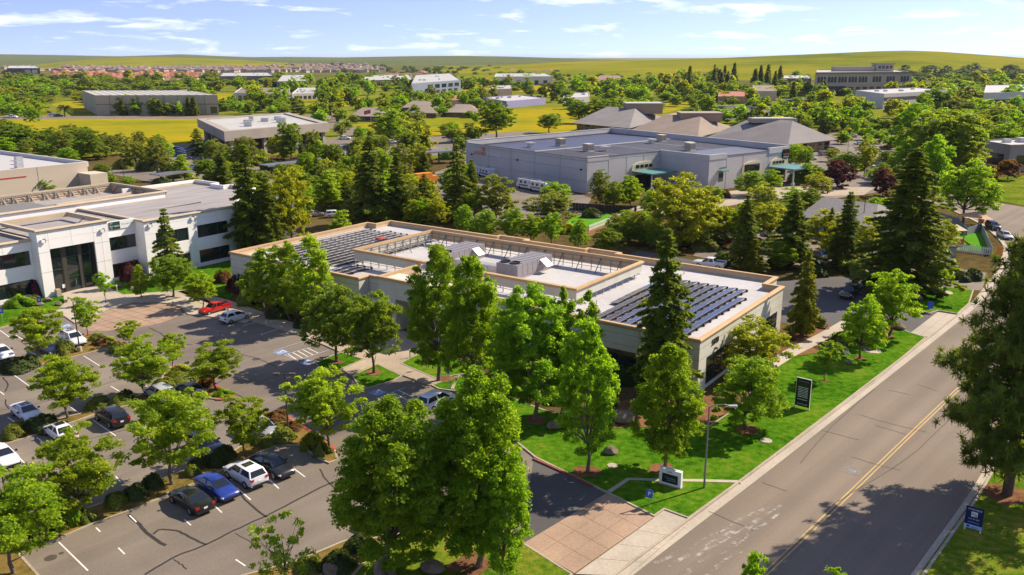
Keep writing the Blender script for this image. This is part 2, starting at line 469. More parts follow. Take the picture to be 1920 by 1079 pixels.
# one sheet to the horizon
gr = MB(); N = 72
ring = [0, 400, 1000, 2500, 7000, 28000]
vs = [(0, 0, 0)] + [(r * math.cos(2 * math.pi * k / N), r * math.sin(2 * math.pi * k / N), 0) for r in ring[1:] for k in range(N)]
fs = [(0, 1 + k, 1 + (k + 1) % N) for k in range(N)]
for i in range(len(ring) - 2):
    for k in range(N):
        a, b = 1 + i * N + k, 1 + i * N + (k + 1) % N
        fs.append((a, a + N, b + N, b))
gr.add(vs, fs)
kind(gr.build('ground', M['meadow_green']), 'structure')

def ridge(name, crest, D, front, back, m, amp=1.0, seed=1):
    r = random.Random(seed); xs = [c[0] for c in crest]; ys = [c[1] for c in crest]
    ph = [r.uniform(0, 6.28) for _ in range(6)]
    cols = np.linspace(xs[0], xs[-1], 150); rows = [(t / 14) for t in range(15)] + [1.15, 1.4, 1.8, 2.4, 3.0]
    vs, fs = [], []
    for i, px in enumerate(cols):
        py = np.interp(px, xs, ys); k = (px - 960) / 1657.5
        zc = max(zof(Vector((0, D, 0)), py), 0.0)
        for t in rows:
            if t <= 1: Y = front + (D - front) * t; s = t * t * (3 - 2 * t); s = .5 * s + .5 * t
            else: Y = D + (back - D) * (t - 1) / 2; s = 1 - ((t - 1) / 2) ** 2
            w = amp * math.sin(px / 97 + ph[0] + 5 * t) * math.sin(t * 7 + ph[1]) + amp * .7 * math.sin(px / 41 + ph[2] - 8 * t)
            z = zc * s + (w * min(zc, 12) * .10 * min(1, 4 * t * abs(1 - t)) if t < 1 else 0) - (2 if t == 0 else 0)
            vs.append((Y * k, Y, z))
    n = len(rows)
    for i in range(len(cols) - 1):
        for j in range(n - 1): fs.append((i * n + j, (i + 1) * n + j, (i + 1) * n + j + 1, i * n + j + 1))
    o = MB().add(vs, fs).build(name, m, smooth=True)
    return kind(o, 'structure')

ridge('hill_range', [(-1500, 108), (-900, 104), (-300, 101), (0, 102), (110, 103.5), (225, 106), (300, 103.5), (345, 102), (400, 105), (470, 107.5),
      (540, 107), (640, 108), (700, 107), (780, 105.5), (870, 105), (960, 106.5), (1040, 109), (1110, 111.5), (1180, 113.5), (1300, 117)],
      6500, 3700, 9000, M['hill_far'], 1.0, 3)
ridge('hill_terrain', [(60, 124), (110, 117), (167, 112), (250, 107.5), (330, 108.5), (400, 110.5), (470, 114), (540, 119), (620, 124)], 3600, 2500, 4400, M['hill'], 1.0, 5)
ridge('hill', [(780, 132), (880, 127), (960, 122), (1040, 117), (1130, 114.5), (1210, 113), (1280, 111.5), (1400, 107), (1540, 101), (1650, 96),
      (1700, 95), (1760, 97), (1830, 102), (1920, 109), (2100, 118), (2400, 127), (2700, 131)], 2600, 1350, 3600, M['hill'], 1.2, 9)

sheet('valley_floor', [(-900, 168), (0, 166), (420, 158), (640, 160), (900, 150), (1100, 158), (1300, 172), (1560, 178), (1940, 172), (2700, 165), (2700, 128), (1500, 126), (900, 122), (-900, 121)], .04, M['valley'])
sheet('car_park', [(1318, 224), (1535, 226), (1530, 206), (1340, 205)], .06, M['asphalt_dark'])
# yellow flower meadows, far roads and car parks
sheet('flower_meadow', [(-60, 223), (120, 221), (420, 221), (600, 224), (560, 231), (380, 236), (386, 255), (362, 268), (300, 276), (240, 278), (60, 266), (-60, 262)], .05, M['meadow'])
sheet('meadow_patch', [(95, 196), (180, 180), (330, 172), (470, 178), (470, 186), (360, 196), (190, 212), (120, 208)], .05, M['meadow'])
sheet('meadow_strip', [(560, 190), (690, 182), (690, 196), (600, 204), (500, 206)], .05, M['meadow'])
sheet('meadow_field', [(760, 226), (960, 206), (1290, 192), (1300, 200), (1100, 245), (960, 258), (760, 252), (640, 236)], .05, M['meadow'])
sheet('meadow_slope', [(790, 150), (930, 148), (1060, 158), (1040, 178), (880, 172), (800, 160)], .05, M['meadow'])
sheet('bank', [(1600, 236), (1700, 230), (1690, 246), (1560, 256)], .06, M['dry_lawn'])
sheet('pad', [(-900, 520), (-300, 380), (0, 330), (190, 290), (420, 290), (640, 292), (880, 300), (1100, 300), (1300, 270), (1560, 240), (1760, 240), (1990, 300),
      (2500, 420), (2700, 1400), (-1500, 1400)], .012, M['scrub'])
sheet('far_street', [(-60, 219), (140, 217), (420, 218), (560, 218), (610, 211), (640, 205), (652, 211), (640, 226), (700, 255), (640, 255), (600, 228), (420, 224), (120, 223), (-60, 226)], .07, M['road'])
sheet('access_road', [(720, 262), (1000, 246), (1010, 250), (910, 262), (740, 274)], .07, M['asphalt'])
sheet('car_park', [(185, 322), (262, 296), (330, 256), (400, 254), (470, 300), (520, 345), (330, 352)], .02, M['asphalt'])
sheet('car_park', [(600, 262), (690, 256), (905, 268), (900, 292), (760, 292), (620, 300)], .02, M['asphalt'])
sheet('storage_yard', [(770, 340), (880, 300), (1110, 372), (1090, 402), (900, 420), (740, 372)], .02, M['asphalt'])
sheet('car_park', [(1390, 362), (1480, 300), (1545, 250), (1720, 248), (1705, 300), (1690, 335), (1640, 362), (1500, 382)], .02, M['asphalt'])
sheet('forecourt', [(1180, 400), (1330, 362), (1470, 350), (1640, 352), (1620, 366), (1440, 372), (1300, 400), (1230, 412)], .03, M['walk'])
sheet('car_park', [(1300, 480), (1330, 420), (1420, 408), (1560, 430), (1660, 470), (1705, 492), (1850, 512), (1842, 545), (1715, 542), (1560, 500), (1420, 505)], .02, M['asphalt'])
sheet('rear_lane', [(1200, 470), (1330, 494), (1470, 528), (1560, 520), (1640, 520), (1702, 560), (1760, 588), (1708, 626), (1640, 604), (1560, 628), (1500, 612), (1440, 600), (1100, 500)], .022, M['asphalt_dark'])

# road
LEFT = [(1060, 1180), (1187, 1079), (1280, 1007), (1465, 865), (1651, 719), (1775, 621), (1835, 571), (1868, 528), (1886, 494), (1892, 468), (1880, 449), (1852, 426), (1822, 410), (1790, 396), (1740, 380)]
RIGHT = [(1700, 358), (1780, 364), (1843, 376), (1920, 389), (2050, 412), (2250, 450), (2300, 560), (2120, 650), (1990, 720), (1905, 800), (1860, 856), (1813, 932), (1707, 1079), (1640, 1180)]
road = sheet('road', LEFT + RIGHT, .03, M['road'])
lk = smooth_line([G(x, y).xy for x, y in LEFT], 4)
ribbon('gutter', [p + Vector((-.30, .28)) for p in lk], .85, .036, M['concrete'], road, world=True)
ribbon('kerb', [p + Vector((-.68, .62)) for p in lk], .22, .17, M['kerb'], road, h=.17, world=True)
rk = smooth_line([G(x, y).xy for x, y in RIGHT[5:]], 4)
ribbon('gutter', [p + Vector((.28, -.26)) for p in rk], .75, .036, M['concrete'], road, world=True)
ribbon('kerb', [p + Vector((.535, -.50)) for p in rk], .22, .17, M['kerb'], road, h=.17, world=True)
cl = smooth_line([G(x, y).xy for x, y in [(1350, 1158), (1443, 1069), (1587, 932), (1690, 832), (1795, 732), (1900, 636), (1950, 580), (1975, 520), (1968, 468)]], 5)
for s in (-.16, .16):
    q = [p + Vector((-.74, .67)) * s for p in cl]
    ribbon('centre_line', q, .10, .040, M['yellow_line'], road, world=True)
# cracks, scuffs, manhole
def crack(parent, pts, w, z=.042, m='tar', n=5, jig=.05):
    p = smooth_line(PX(pts), n); r = random.Random(len(pts) + int(pts[0][0]))
    p = [q + Vector((r.uniform(-jig, jig), r.uniform(-jig, jig))) for q in p]
    return ribbon('tar_crack', p, w, z, M[m], parent, world=True)
M['crackline'] = mat('crack_line', (.075, .062, .05), .9, .2, 4)
for pts in ([(1598, 858), (1642, 872), (1690, 883)], [(1640, 798), (1700, 816)], [(1610, 778), (1660, 793), (1740, 812)], [(1540, 808), (1610, 826)], [(1430, 906), (1475, 922)],
            [(1500, 870), (1560, 800), (1640, 730)], [(1665, 732), (1710, 742)], [(1720, 722), (1760, 735)], [(1330, 960), (1400, 990)], [(1560, 948), (1700, 860), (1790, 780)], [(1750, 660), (1830, 690)]):
    crack(road, pts, .07, m='crackline')
mh = G(1597, 883)
MB().lathe([(0, .041), (.34, .041), (.36, .032)], 20, mh.xy).build('manhole_cover', M['pole'], road)
MB().lathe([(.40, .039), (.85, .039)], 20, mh.xy).build('manhole_collar', mat('patch', (.20, .17, .15), .9), road)
# pale dried water trail on the road
M['scuff'] = bpy.data.materials.new('dried_trail'); n_, l_, b_ = nodes(M['scuff'])
b_.inputs['Base Color'].default_value = (.44, .40, .36, 1); b_.inputs['Roughness'].default_value = .9
t_ = n_.new('ShaderNodeTexCoord'); x_ = n_.new('ShaderNodeTexNoise'); x_.inputs['Scale'].default_value = 1.3; x_.inputs['Detail'].default_value = 9; x_.inputs['Roughness'].default_value = .75
r_ = n_.new('ShaderNodeValToRGB'); r_.color_ramp.elements[0].position = .46; r_.color_ramp.elements[1].position = .62; r_.color_ramp.elements[1].color = (.8, .8, .8, 1)
l_.new(t_.outputs['Object'], x_.inputs['Vector']); l_.new(x_.outputs['Fac'], r_.inputs['Fac']); l_.new(r_.outputs['Color'], b_.inputs['Alpha'])
rs_ = random.Random(8)
for k in range(26):
    t0 = rs_.random() ** .7; a_ = Vector((1498, 932)).lerp(Vector((1285, 1062)), t0); L_s = rs_.uniform(30, 80) / 250
    b_ = Vector((1498, 932)).lerp(Vector((1285, 1062)), min(1.15, t0 + L_s)); sp = 6 + 34 * t0
    o_ = rs_.uniform(-sp, sp); a_ = a_ + Vector((o_, o_ * .9)); b_ = b_ + Vector((o_ * 1.1, o_)); m_ = a_.lerp(b_, .5) + Vector((rs_.uniform(-4, 4), rs_.uniform(-4, 4)))
    ribbon('dried_trail', smooth_line(PX([a_, m_, b_]), 4), rs_.uniform(.08, .42), .0441 + k * .0002, M['scuff'], road, world=True)

# driveway aprons: each slab of concrete is its own piece
M['score'] = plain('score_joint', (.13, .085, .06), .9)
def grid_slabs(name, quad, nu, nv, m, z, gap=.03, h=.012, parent=None):
    a, b, c, d = [G(*p).xy for p in quad]
    base = kind(MB().flat([a, b, c, d], z - h).build(name, M['score']), 'structure')
    for i in range(nu):
        for j in range(nv):
            q = []
            for (s, t) in ((i / nu, j / nv), ((i + 1) / nu, j / nv), ((i + 1) / nu, (j + 1) / nv), (i / nu, (j + 1) / nv)):
                q.append(a.lerp(b, s).lerp(d.lerp(c, s), t))
            MB().prism(offset(q, gap / 2), z - h - .01, z, caps=False).build('slab', m, base)
    return base
grid_slabs('driveway_apron', [(982, 1020), (1137, 926), (1227, 971), (1077, 1077)], 5, 3, M['brick_conc'], .06)
grid_slabs('driveway_ramp', [(1078, 1078), (1228, 971), (1290, 985), (1176, 1082)], 4, 1, M['concrete'], .062)
grid_slabs('driveway_apron', [(1707, 625), (1758, 586), (1797, 592), (1744, 634)], 3, 2, M['concrete'], .062)
sheet('kerb_return', [(1222, 972), (1247, 955), (1298, 976), (1285, 990)], .058, M['concrete'])
sheet('driveway', [(975, 1022), (1000, 866), (1060, 880), (1140, 926)], .026, M['asphalt_dark'])

# parking lot
lot = sheet('parking_lot', [(-500, 760), (-300, 690), (0, 608), (110, 588), (330, 556), (470, 590), (640, 640), (830, 700), (1000, 858), (1140, 927), (982, 1021), (860, 1120), (600, 1400), (-800, 1400)], .02, M['asphalt'])
def line(a, b, w=.11, m='white_line', z=.028, name='stall_line'): return ribbon(name, [a, b], w, z, M[m], lot)
for a, b in (((110, 1017), (165, 1071)), ((180, 990), (188, 998)), ((222, 1028), (234, 1040)), ((243, 967), (256, 980)), ((346, 975), (358, 986)), ((398, 945), (416, 962)), ((444, 915), (470, 938)), ((497, 893), (523, 917)), ((545, 875), (572, 895)),
             ((25, 703), (57, 726)), ((71, 691), (102, 713)), ((115, 679), (146, 700)), ((157, 668), (191, 689)), ((208, 725), (230, 738)), ((253, 712), (280, 728)), ((163, 738), (181, 750)), ((118, 754), (148, 775)),
             ((174, 788), (217, 818)), ((69, 821), (97, 842)), ((23, 845), (51, 875)), ((0, 620), (22, 636)), ((52, 658), (73, 669)), ((30, 629), (44, 638)), ((14, 783), (30, 794)), ((0, 735), (8, 741)), ((442, 1050), (460, 1062)), ((216, 893), (226, 904)),
             ((350, 690), (372, 703)), ((455, 612), (480, 604)), ((490, 628), (520, 618))):
    line(a, b)
for a, b in (((513, 658), (577, 638)), ((533, 666), (587, 650)), ((558, 676), (616, 657)), ((533, 666), (558, 676)), ((705, 748), (760, 727)), ((735, 762), (800, 738))):
    line(a, b, .12, 'blue_line')
for k in range(5):
    t = .12 + k * .17
    a = Vector((533, 666)).lerp(Vector((587, 650)), t); b = Vector((558, 676)).lerp(Vector((616, 657)), max(0, t - .12)); line(a, b, .12, 'white_line')
for k in range(4):
    t = .15 + k * .2
    a = Vector((705, 748)).lerp(Vector((760, 727)), t); b = Vector((735, 762)).lerp(Vector((800, 738)), max(0, t - .1)); line(a, b, .12, 'white_line')
def isa(x, y, rz=2.4):
    p = G(x, y); c = Matrix.Translation((p.x, p.y, .03)) @ Matrix.Rotation(rz, 4, 'Z')
    b = MB().flat([(-.75, -.75), (.75, -.75), (.75, .75), (-.75, .75)], 0).build('access_symbol', M['faded_blue'], lot); b.matrix_local = c
    s = MB(); s.tube([(-.05, .45, .004), (-.05, .45, .006)], .12, 10); s.bar((-.05, .3, .005), (0, -.05, .005), .13, .004); s.bar((0, -.05, .005), (.32, -.1, .005), .12, .004); s.bar((.32, -.1, .005), (.42, -.5, .005), .12, .004)
    for k in range(10):
        a0, a1 = -2.9 + k * .36, -2.9 + (k + 1) * .36
        s.bar((-.02 + .36 * math.cos(a0), -.2 + .36 * math.sin(a0), .005), (-.02 + .36 * math.cos(a1), -.2 + .36 * math.sin(a1), .005), .09, .004)
    s.build('wheelchair', M['white_line'], b)
isa(527, 661); isa(575, 680); isa(708, 737); isa(122, 612)
for pts, w in (([(240, 965), (262, 985), (285, 1008), (311, 1024)], .28), ([(288, 1002), (300, 994), (330, 996), (360, 1010), (387, 1022)], .2), ([(270, 1079), (330, 1044), (387, 1022), (450, 990), (520, 958), (600, 915), (640, 900)], .2),
               ([(449, 925), (470, 948), (500, 970)], .2), ([(600, 880), (615, 905), (640, 925)], .14), ([(325, 1050), (340, 1060), (350, 1068)], .1), ([(278, 615), (300, 625), (320, 640), (362, 648)], .16), ([(5, 708), (15, 722), (10, 735)], .16),
               ([(10, 750), (15, 765), (35, 775)], .14), ([(430, 660), (480, 672), (520, 690)], .12), ([(438, 738), (460, 748), (480, 756)], .14), ([(165, 824), (260, 800), (340, 772)], .1), ([(0, 905), (110, 880), (250, 850), (330, 820)], .1),
               ([(0, 770), (80, 755), (200, 720), (300, 690)], .09), ([(420, 800), (520, 770), (600, 752)], .09), ([(440, 1000), (470, 1018), (480, 1030)], .08)):
    crack(lot, pts, w, .026)
for x, y, r_ in ((95, 1047, .45), (115, 1038, .2), (480, 674, .5)):
    p = G(x, y); MB().lathe([(0, .0255), (r_, .0245)], 14, p.xy).build('oil_stain', M['crackline'], lot)

# raised islands with kerbs
I1 = [(-60, 716), (-60, 700), (60, 682), (130, 660), (150, 640), (150, 632), (172, 627), (205, 634), (250, 655), (275, 663), (272, 675), (235, 676), (198, 656), (0, 705)]
I2 = [(-40, 850), (-40, 832), (98, 790), (200, 765), (275, 738), (300, 716), (310, 697), (326, 686), (345, 690), (385, 714), (432, 738), (434, 746), (418, 752), (392, 749), (372, 730), (340, 724), (310, 732), (283, 750), (250, 760), (179, 779), (83, 813), (12, 835)]
I3 = [(38, 1040), (110, 1013), (177, 984), (240, 962), (319, 930), (375, 905), (430, 878), (490, 850), (520, 838), (563, 838), (600, 864), (617, 871), (634, 864), (630, 845), (604, 822), (560, 797), (530, 779), (512, 777), (500, 785), (498, 800), (480, 820), (438, 847), (380, 870), (304, 899), (220, 935), (133, 965), (60, 995), (-60, 1040), (-120, 1110), (-60, 1160), (110, 1130), (73, 1079)]
I4 = [(440, 1085), (560, 1052), (640, 1018), (690, 1003), (730, 1004), (700, 1040), (640, 1110), (520, 1160), (420, 1150)]
for pts in (I1, I2, I3, I4): slab('planter_island', pts, M['soil'], .15, M['kerb'])
for pts in ([(152, 634), (172, 628), (205, 635), (250, 656), (274, 665)], [(326, 687), (345, 691), (385, 715), (431, 739), (433, 745), (419, 751), (405, 751)], [(513, 778), (531, 780), (560, 798), (603, 823), (629, 846)], [(1000, 862), (1060, 889), (1110, 914)], [(930, 988), (962, 1008)], [(1690, 580), (1745, 591)]):
    p = [q + Vector((0, 0)) for q in smooth_line(PX(pts), 4)]
    ribbon('red_kerb', p, .26, .165, M['faded_red'] if pts[0][0] > 900 else M['redkerb'], lot, h=.16, world=True)
# lawns and walks
slab('lawn', [(1003, 860), (1060, 888), (1137, 926), (1227, 971), (1246, 958), (1292, 975), (1460, 853), (1640, 718), (1737, 634), (1707, 625), (1672, 610), (1640, 602), (1600, 606), (1560, 626), (1480, 668), (1440, 690), (1390, 760), (1330, 800), (1150, 800), (1020, 770), (940, 740), (860, 705), (845, 730)], M['lawn'], .14, M['kerb'])
sheet('shrub_bed', [(1330, 745), (1380, 752), (1372, 775), (1300, 800), (1150, 806), (1080, 790), (1180, 750)], .15, M['mulch'])
sheet('shrub_bed', [(1440, 640), (1540, 615), (1600, 606), (1640, 604), (1690, 618), (1640, 640), (1560, 660), (1475, 672), (1430, 690)], .15, M['mulch'])
slab('lawn', [(1690, 576), (1698, 548), (1720, 543), (1780, 540), (1826, 545), (1818, 570), (1796, 590), (1759, 584), (1744, 589)], M['lawn'], .14, M['kerb'])
slab('lawn', [(1724, 1079), (1822, 942), (1872, 866), (1915, 815), (2000, 735), (2140, 665), (2400, 700), (2500, 1400), (1640, 1190)], M['dry_lawn'], .14)
slab('lawn', [(600, 1079), (690, 1012), (740, 1004), (850, 985), (940, 993), (985, 1022), (1075, 1079), (1000, 1150), (560, 1180)], M['dry_lawn'], .14, M['kerb'])
slab('lawn', [(590, 682), (638, 662), (684, 675), (640, 694), (622, 695), (600, 692)], M['lawn'], .14, M['kerb'])
slab('lawn', [(660, 706), (708, 684), (755, 706), (738, 716), (690, 730), (670, 724)], M['lawn'], .14, M['kerb'])
slab('lawn', [(750, 683), (768, 673), (822, 650), (900, 700), (845, 707), (826, 716)], M['lawn'], .14, M['kerb'])
slab('lawn', [(808, 724), (842, 712), (860, 706), (850, 735), (822, 731)], M['lawn'], .14, M['kerb'])
slab('plaza', [(594, 643), (640, 622), (742, 624), (757, 622), (826, 650), (768, 672), (748, 683), (826, 717), (806, 725), (756, 706), (708, 684), (658, 705), (640, 695), (684, 676), (637, 662)], M['walk'], .145)
slab('front_walk', [(330, 548), (352, 545), (431, 565), (581, 618), (640, 622), (594, 643), (560, 630), (469, 602)], M['walk'], .14, M['kerb'])
slab('office_plaza', [(108, 586), (118, 575), (132, 562), (112, 553), (186, 532), (232, 554), (350, 545), (470, 602), (463, 607), (384, 594), (352, 591), (341, 578), (320, 571), (290, 568), (250, 569), (205, 580), (162, 604), (140, 608)], M['concrete'], .14, M['kerb'])
slab('lawn', [(-60, 575), (0, 580), (60, 560), (112, 553), (133, 561), (118, 575), (106, 588), (80, 594), (0, 617), (-70, 636)], M['lawn'], .14, M['kerb'])
slab('lawn', [(186, 532), (232, 554), (350, 545), (430, 563), (470, 520), (440, 490), (373, 503), (300, 518)], M['lawn'], .135)
# round drop-off of scored pavers
circ = [(155, 618), (162, 606), (178, 594), (205, 582), (250, 571), (295, 570), (322, 573), (338, 580), (341, 588), (330, 596), (300, 607), (250, 617), (200, 621), (170, 621)]
drop = sheet('drop_off_circle', circ, .034, M['brick_conc'])
dc = [p for p in PX(circ)]
ca, sa = math.cos(math.radians(-35.4)), math.sin(math.radians(-35.4))
dcen = sum(dc, Vector((0, 0))) / len(dc)
for k in range(-8, 9):
    for (ax, ay) in ((ca, sa), (-sa, ca)):
        o0 = dcen + Vector((-ay, ax)) * (k * 1.6)
        ts = []
        for i in range(len(dc)):
            a, b = dc[i], dc[(i + 1) % len(dc)]; e = b - a; den = ax * e.y - ay * e.x
            if abs(den) < 1e-6: continue
            s = ((o0.x - a.x) * -ay + (o0.y - a.y) * ax) / (e.x * -ay + e.y * ax) if abs(e.x * -ay + e.y * ax) > 1e-6 else -1
            if 0 <= s <= 1: q = a + e * s; ts.append((q - o0).dot(Vector((ax, ay))))
        if len(ts) >= 2:
            d = Vector((ax, ay)); ribbon('score_line', [o0 + d * min(ts), o0 + d * max(ts)], .05, .038, M['tar'], drop, world=True)
# narrow concrete mow strips and the garden path
rr_ = random.Random(3)
for x, y, rad in ((1003, 790, 1.3), (1101, 887, 1.25), (1246, 884, 1.3), (632, 681, .9), (701, 701, .9), (884, 1062, 1.6), (1400, 808, 1.2), (1547, 716, .5), (1665, 632, .7), (1612, 674, .8), (837, 712, 1.0), (1888, 930, 2.2)):
    c_ = G(x, y); pts_ = [c_.xy + Vector((math.cos(k * .524), math.sin(k * .524))) * rad * rr_.uniform(.7, 1.2) for k in range(12)]
    sheet('tree_ring', pts_, .148, M['mulch'], world=True)
ribbon('mow_strip', [(1142, 925), (1178, 901), (1240, 903), (1318, 904), (1390, 906)], .45, .146, M['concrete'])
path = smooth_line(PX([(1440, 690), (1475, 668), (1510, 650), (1545, 632), (1570, 618), (1590, 606)]), 4)
ribbon('garden_path', path, 1.9, .156, M['concrete'], world=True)
sheet('office_lawn', [(1843, 372), (1850, 335), (1920, 330), (2100, 345), (2050, 408), (1920, 386)], .06, M['dry_lawn'])
sheet('play_yard', [(1740, 470), (1790, 438), (1850, 435), (1858, 462), (1850, 472), (1800, 470)], .05, M['turf'])
sheet('play_lawn', [(1060, 420), (1075, 405), (1140, 402), (1160, 410), (1120, 428)], .05, M['turf'])
sheet('bare_earth', [(1085, 440), (1110, 425), (1205, 392), (1235, 420), (1200, 446), (1120, 446)], .045, M['mulch'])

# ------------------------------------------------------------------ buildings
BLOCK = []
A0 = math.radians(-35.4)                     # campus axis
O0 = Vector((20.40, 87.80, 0))               # front right corner of the solar office

def wall_panels(parent, axis, at, a0, a1, z0, z1, thick, m, step, out, name='wall_panel'):
    """a run of tilt-up panels with open joints; axis 'x' = run along x at y=at, out = +1/-1 side that faces out"""
    n = max(1, round(abs(a1 - a0) / step)); w = (a1 - a0) / n
    for i in range(n):
        p, q = a0 + i * w + .02, a0 + (i + 1) * w - .02
        lo, hi = (at - thick, at) if out > 0 else (at, at + thick)
        if axis == 'x': pc(parent, name, p, q, lo, hi, z0, z1, m)
        else: pc(parent, name, lo, hi, p, q, z0, z1, m)

def solar_office():
    T = empty('solar_office', O0, A0, 'low cream office with solar panels on white roof and tan rooftop screen', 'building')
    foot = [(-78, -2.2), (-49.6, -2.2), (-49.6, -.2), (-45.3, -.2), (-45.3, 1.2), (-33, 1.2), (-33, .8), (-22, .8), (-22, 0), (0, 0), (0, 27.5), (-2.4, 27.5), (-2.4, 32), (-27.5, 32), (-27.5, 33), (-33.5, 33), (-33.5, 32), (-45, 32), (-45, 33), (-51, 33), (-51, 32), (-75.8, 32), (-75.8, 28.2), (-78, 28.2)]
    inner = offset(foot, .38)
    b = MB().prism(offset(foot, .16), 0, 5.45, caps=False); b.build('core', M['joint'], T)
    MB().flat(inner, 5.5).build('roof_deck', M['roof_white'], T)
    n = len(foot)
    F = [Vector(p) for p in foot]
    for i in range(n):
        a, c = F[i], F[(i + 1) % n]; L = (c - a).length; k = max(1, round(L / 7.6)); d = (c - a).normalized(); nn = Vector((d.y, -d.x))
        back = a.y > 25 and c.y > 25
        for j in range(k):
            p = a + d * (L * j / k + .025); q = a + d * (L * (j + 1) / k - .025)
            MB().prism([p, q, q - nn * .16, p - nn * .16], 0, 6.05).build('wall_panel', M['main_wall'], T)
        # horizontal reveal lines
        for z in (1.5, 3.9, 5.2):
            if L > 3: MB().prism([a + nn * .004, c + nn * .004, c - nn * .01, a - nn * .01], z, z + .035).build('reveal', M['joint'], T)
        ia, ic = Vector(inner[i]), Vector(inner[(i + 1) % n])
        MB().prism([a - nn * .17, c - nn * .17, ic, ia], 5.4, 6.1).build('parapet', M['tan_inner'] if back or True else M['main_wall'], T)
    # cornice: rounded tan cap that follows the wall line
    prof = [(-.02, 5.95), (.10, 6.0), (.16, 6.12), (.16, 6.28), (.06, 6.38), (-.42, 6.38), (-.42, 6.08)]
    cap = MB(); ringv = []
    for o, z in prof:
        ringv.append([(p.x, p.y, z) for p in offset(foot, -o)])
    vs = [p for r in ringv for p in r]; fs = []
    for j in range(len(prof) - 1):
        for i in range(n): fs.append((j * n + i, j * n + (i + 1) % n, (j + 1) * n + (i + 1) % n, (j + 1) * n + i))
    cap.add(vs, fs).build('cornice', M['tan_cap'], T, smooth=True)
    # glazing on the right wall and front
    def win(axis, at, a0, a1, z0, z1, out, k):
        o = pc(T, 'window', *((at - .05, at + .012 * out + (.0 if out > 0 else 0)) if axis == 'y' else (a0, a1)), *((a0, a1) if axis == 'y' else (at - .012 if out < 0 else at - .05, at + .05 if out < 0 else at + .012)), z0, z1, M['glass'])
        for i in range(k + 1):
            p = a0 + (a1 - a0) * i / k
            if axis == 'y': pc(T, 'mullion', at - .04, at + .05, p - .04, p + .04, z0, z1, M['frame'])
            else: pc(T, 'mullion', p - .04, p + .04, at - .05, at + .04, z0, z1, M['frame'])
        for z in (z0, (z0 + z1) / 2, z1):
            if axis == 'y': pc(T, 'transom', at - .03, at + .045, a0, a1, z - .04, z + .04, M['frame'])
            else: pc(T, 'transom', a0, a1, at - .045, at + .03, z - .04, z + .04, M['frame'])
    win('y', 0, 2.2, 10.5, .55, 3.7, 1, 4); win('y', 0, 19.5, 25.5, .55, 3.3, 1, 3)
    win('x', 0, -20.5, -1.8, .5, 3.2, -1, 7); win('x', .8, -32, -23, .5, 3.2, -1, 4)
    for a, c in ((-76.5, -70), (-68, -61), (-59.5, -52)): win('x', -2.2, a, c, .5, 3.0, -1, 3)
    # entrance portal
    for a, c in ((-45.2, -42.2), (-36.2, -33.2)): wall_panels(T, 'x', -2.8, a, c, 0, 7.0, 3.9, M['main_wall'], 3.1, -1, 'portal_pier')
    pc(T, 'portal_beam', -42.18, -36.22, -2.8, -.6, 4.6, 7.0, M['main_wall'])
    pc(T, 'portal_glass', -42.1, -36.3, .3, .5, .1, 4.55, M['glass'])
    for i in range(7): pc(T, 'mullion', -42.1 + i * .967 - .05, -42.1 + i * .967 + .05, .22, .32, .1, 4.6, M['frame'])
    pcap = MB()
    for (x0, x1, y0, y1) in ((-45.35, -33.05, -3.0, -2.6), (-45.35, -44.95, -2.6, 5.6), (-33.45, -33.05, -2.6, 5.6)): pcap.box(x0, x1, y0, y1, 7.0, 7.42)
    pcap.build('portal_cap', M['tan_cap'], T)
    pc(T, 'portal_return', -45.15, -44.95, -2.5, 5.5, 5.6, 7.0, M['tan_inner']); pc(T, 'portal_return', -33.45, -33.25, -2.5, 5.5, 5.6, 7.0, M['tan_inner'])
    # rooftop screen
    X0, X1, Y0, Y1 = -58.4, -19.2, 5.7, 23.7; zb, zt = 6.35, 7.55
    for (axis, at, a0, a1, out) in (('x', Y0, X0, X1, -1), ('x', Y1, X0, X1, 1), ('y', X0, Y0, Y1, -1), ('y', X1, Y0, Y1, 1)):
        nseg = round((a1 - a0) / 3.3)
        for i in range(nseg):
            p, q = a0 + (a1 - a0) * i / nseg, a0 + (a1 - a0) * (i + 1) / nseg
            if axis == 'x' and at == Y0 and -45 < (p + q) / 2 < -33: continue
            lo, hi = at - .06, at + .06
            if axis == 'x': pc(T, 'screen_panel', p + .01, q - .01, lo, hi, zb, zt, M['main_wall'] if out < 0 else M['tan_inner'])
            else: pc(T, 'screen_panel', lo, hi, p + .01, q - .01, zb, zt, M['main_wall'])
            s = -out
            for pp in (p, (p + q) / 2):
                if axis == 'x':
                    pc(T, 'screen_post', pp - .05, pp + .05, at + s * .09, at + s * .19, 5.5, zt, M['steel'])
                else: pc(T, 'screen_post', at + s * .09, at + s * .19, pp - .05, pp + .05, 5.5, zt, M['steel'])
            foot_ = 1.9
            if axis == 'x': MB().bar((p, at + s * .2, zt - .1), (p, at + s * foot_, 5.52), .09).build('brace', M['steel_dark'], T)
            else: MB().bar((at + s * .2, p, zt - .1), (at + s * foot_, p, 5.52), .09).build('brace', M['steel_dark'], T)
        for z in (6.0, 6.7, 7.3):
            s = -out
            if axis == 'x': pc(T, 'girt', a0, a1, at + s * .19, at + s * .25, z, z + .07, M['steel'])
            else: pc(T, 'girt', at + s * .19, at + s * .25, a0, a1, z, z + .07, M['steel'])
    c2 = MB(); rect = [(X0, Y0), (X1, Y0), (X1, Y1), (X0, Y1)]; rv = []
    for o, z in [(.02, 7.5), (.22, 7.52), (.30, 7.66), (.26, 7.86), (.1, 7.93), (-.2, 7.93), (-.2, 7.5)]: rv.append([(p.x, p.y, z) for p in offset(rect, -o)])
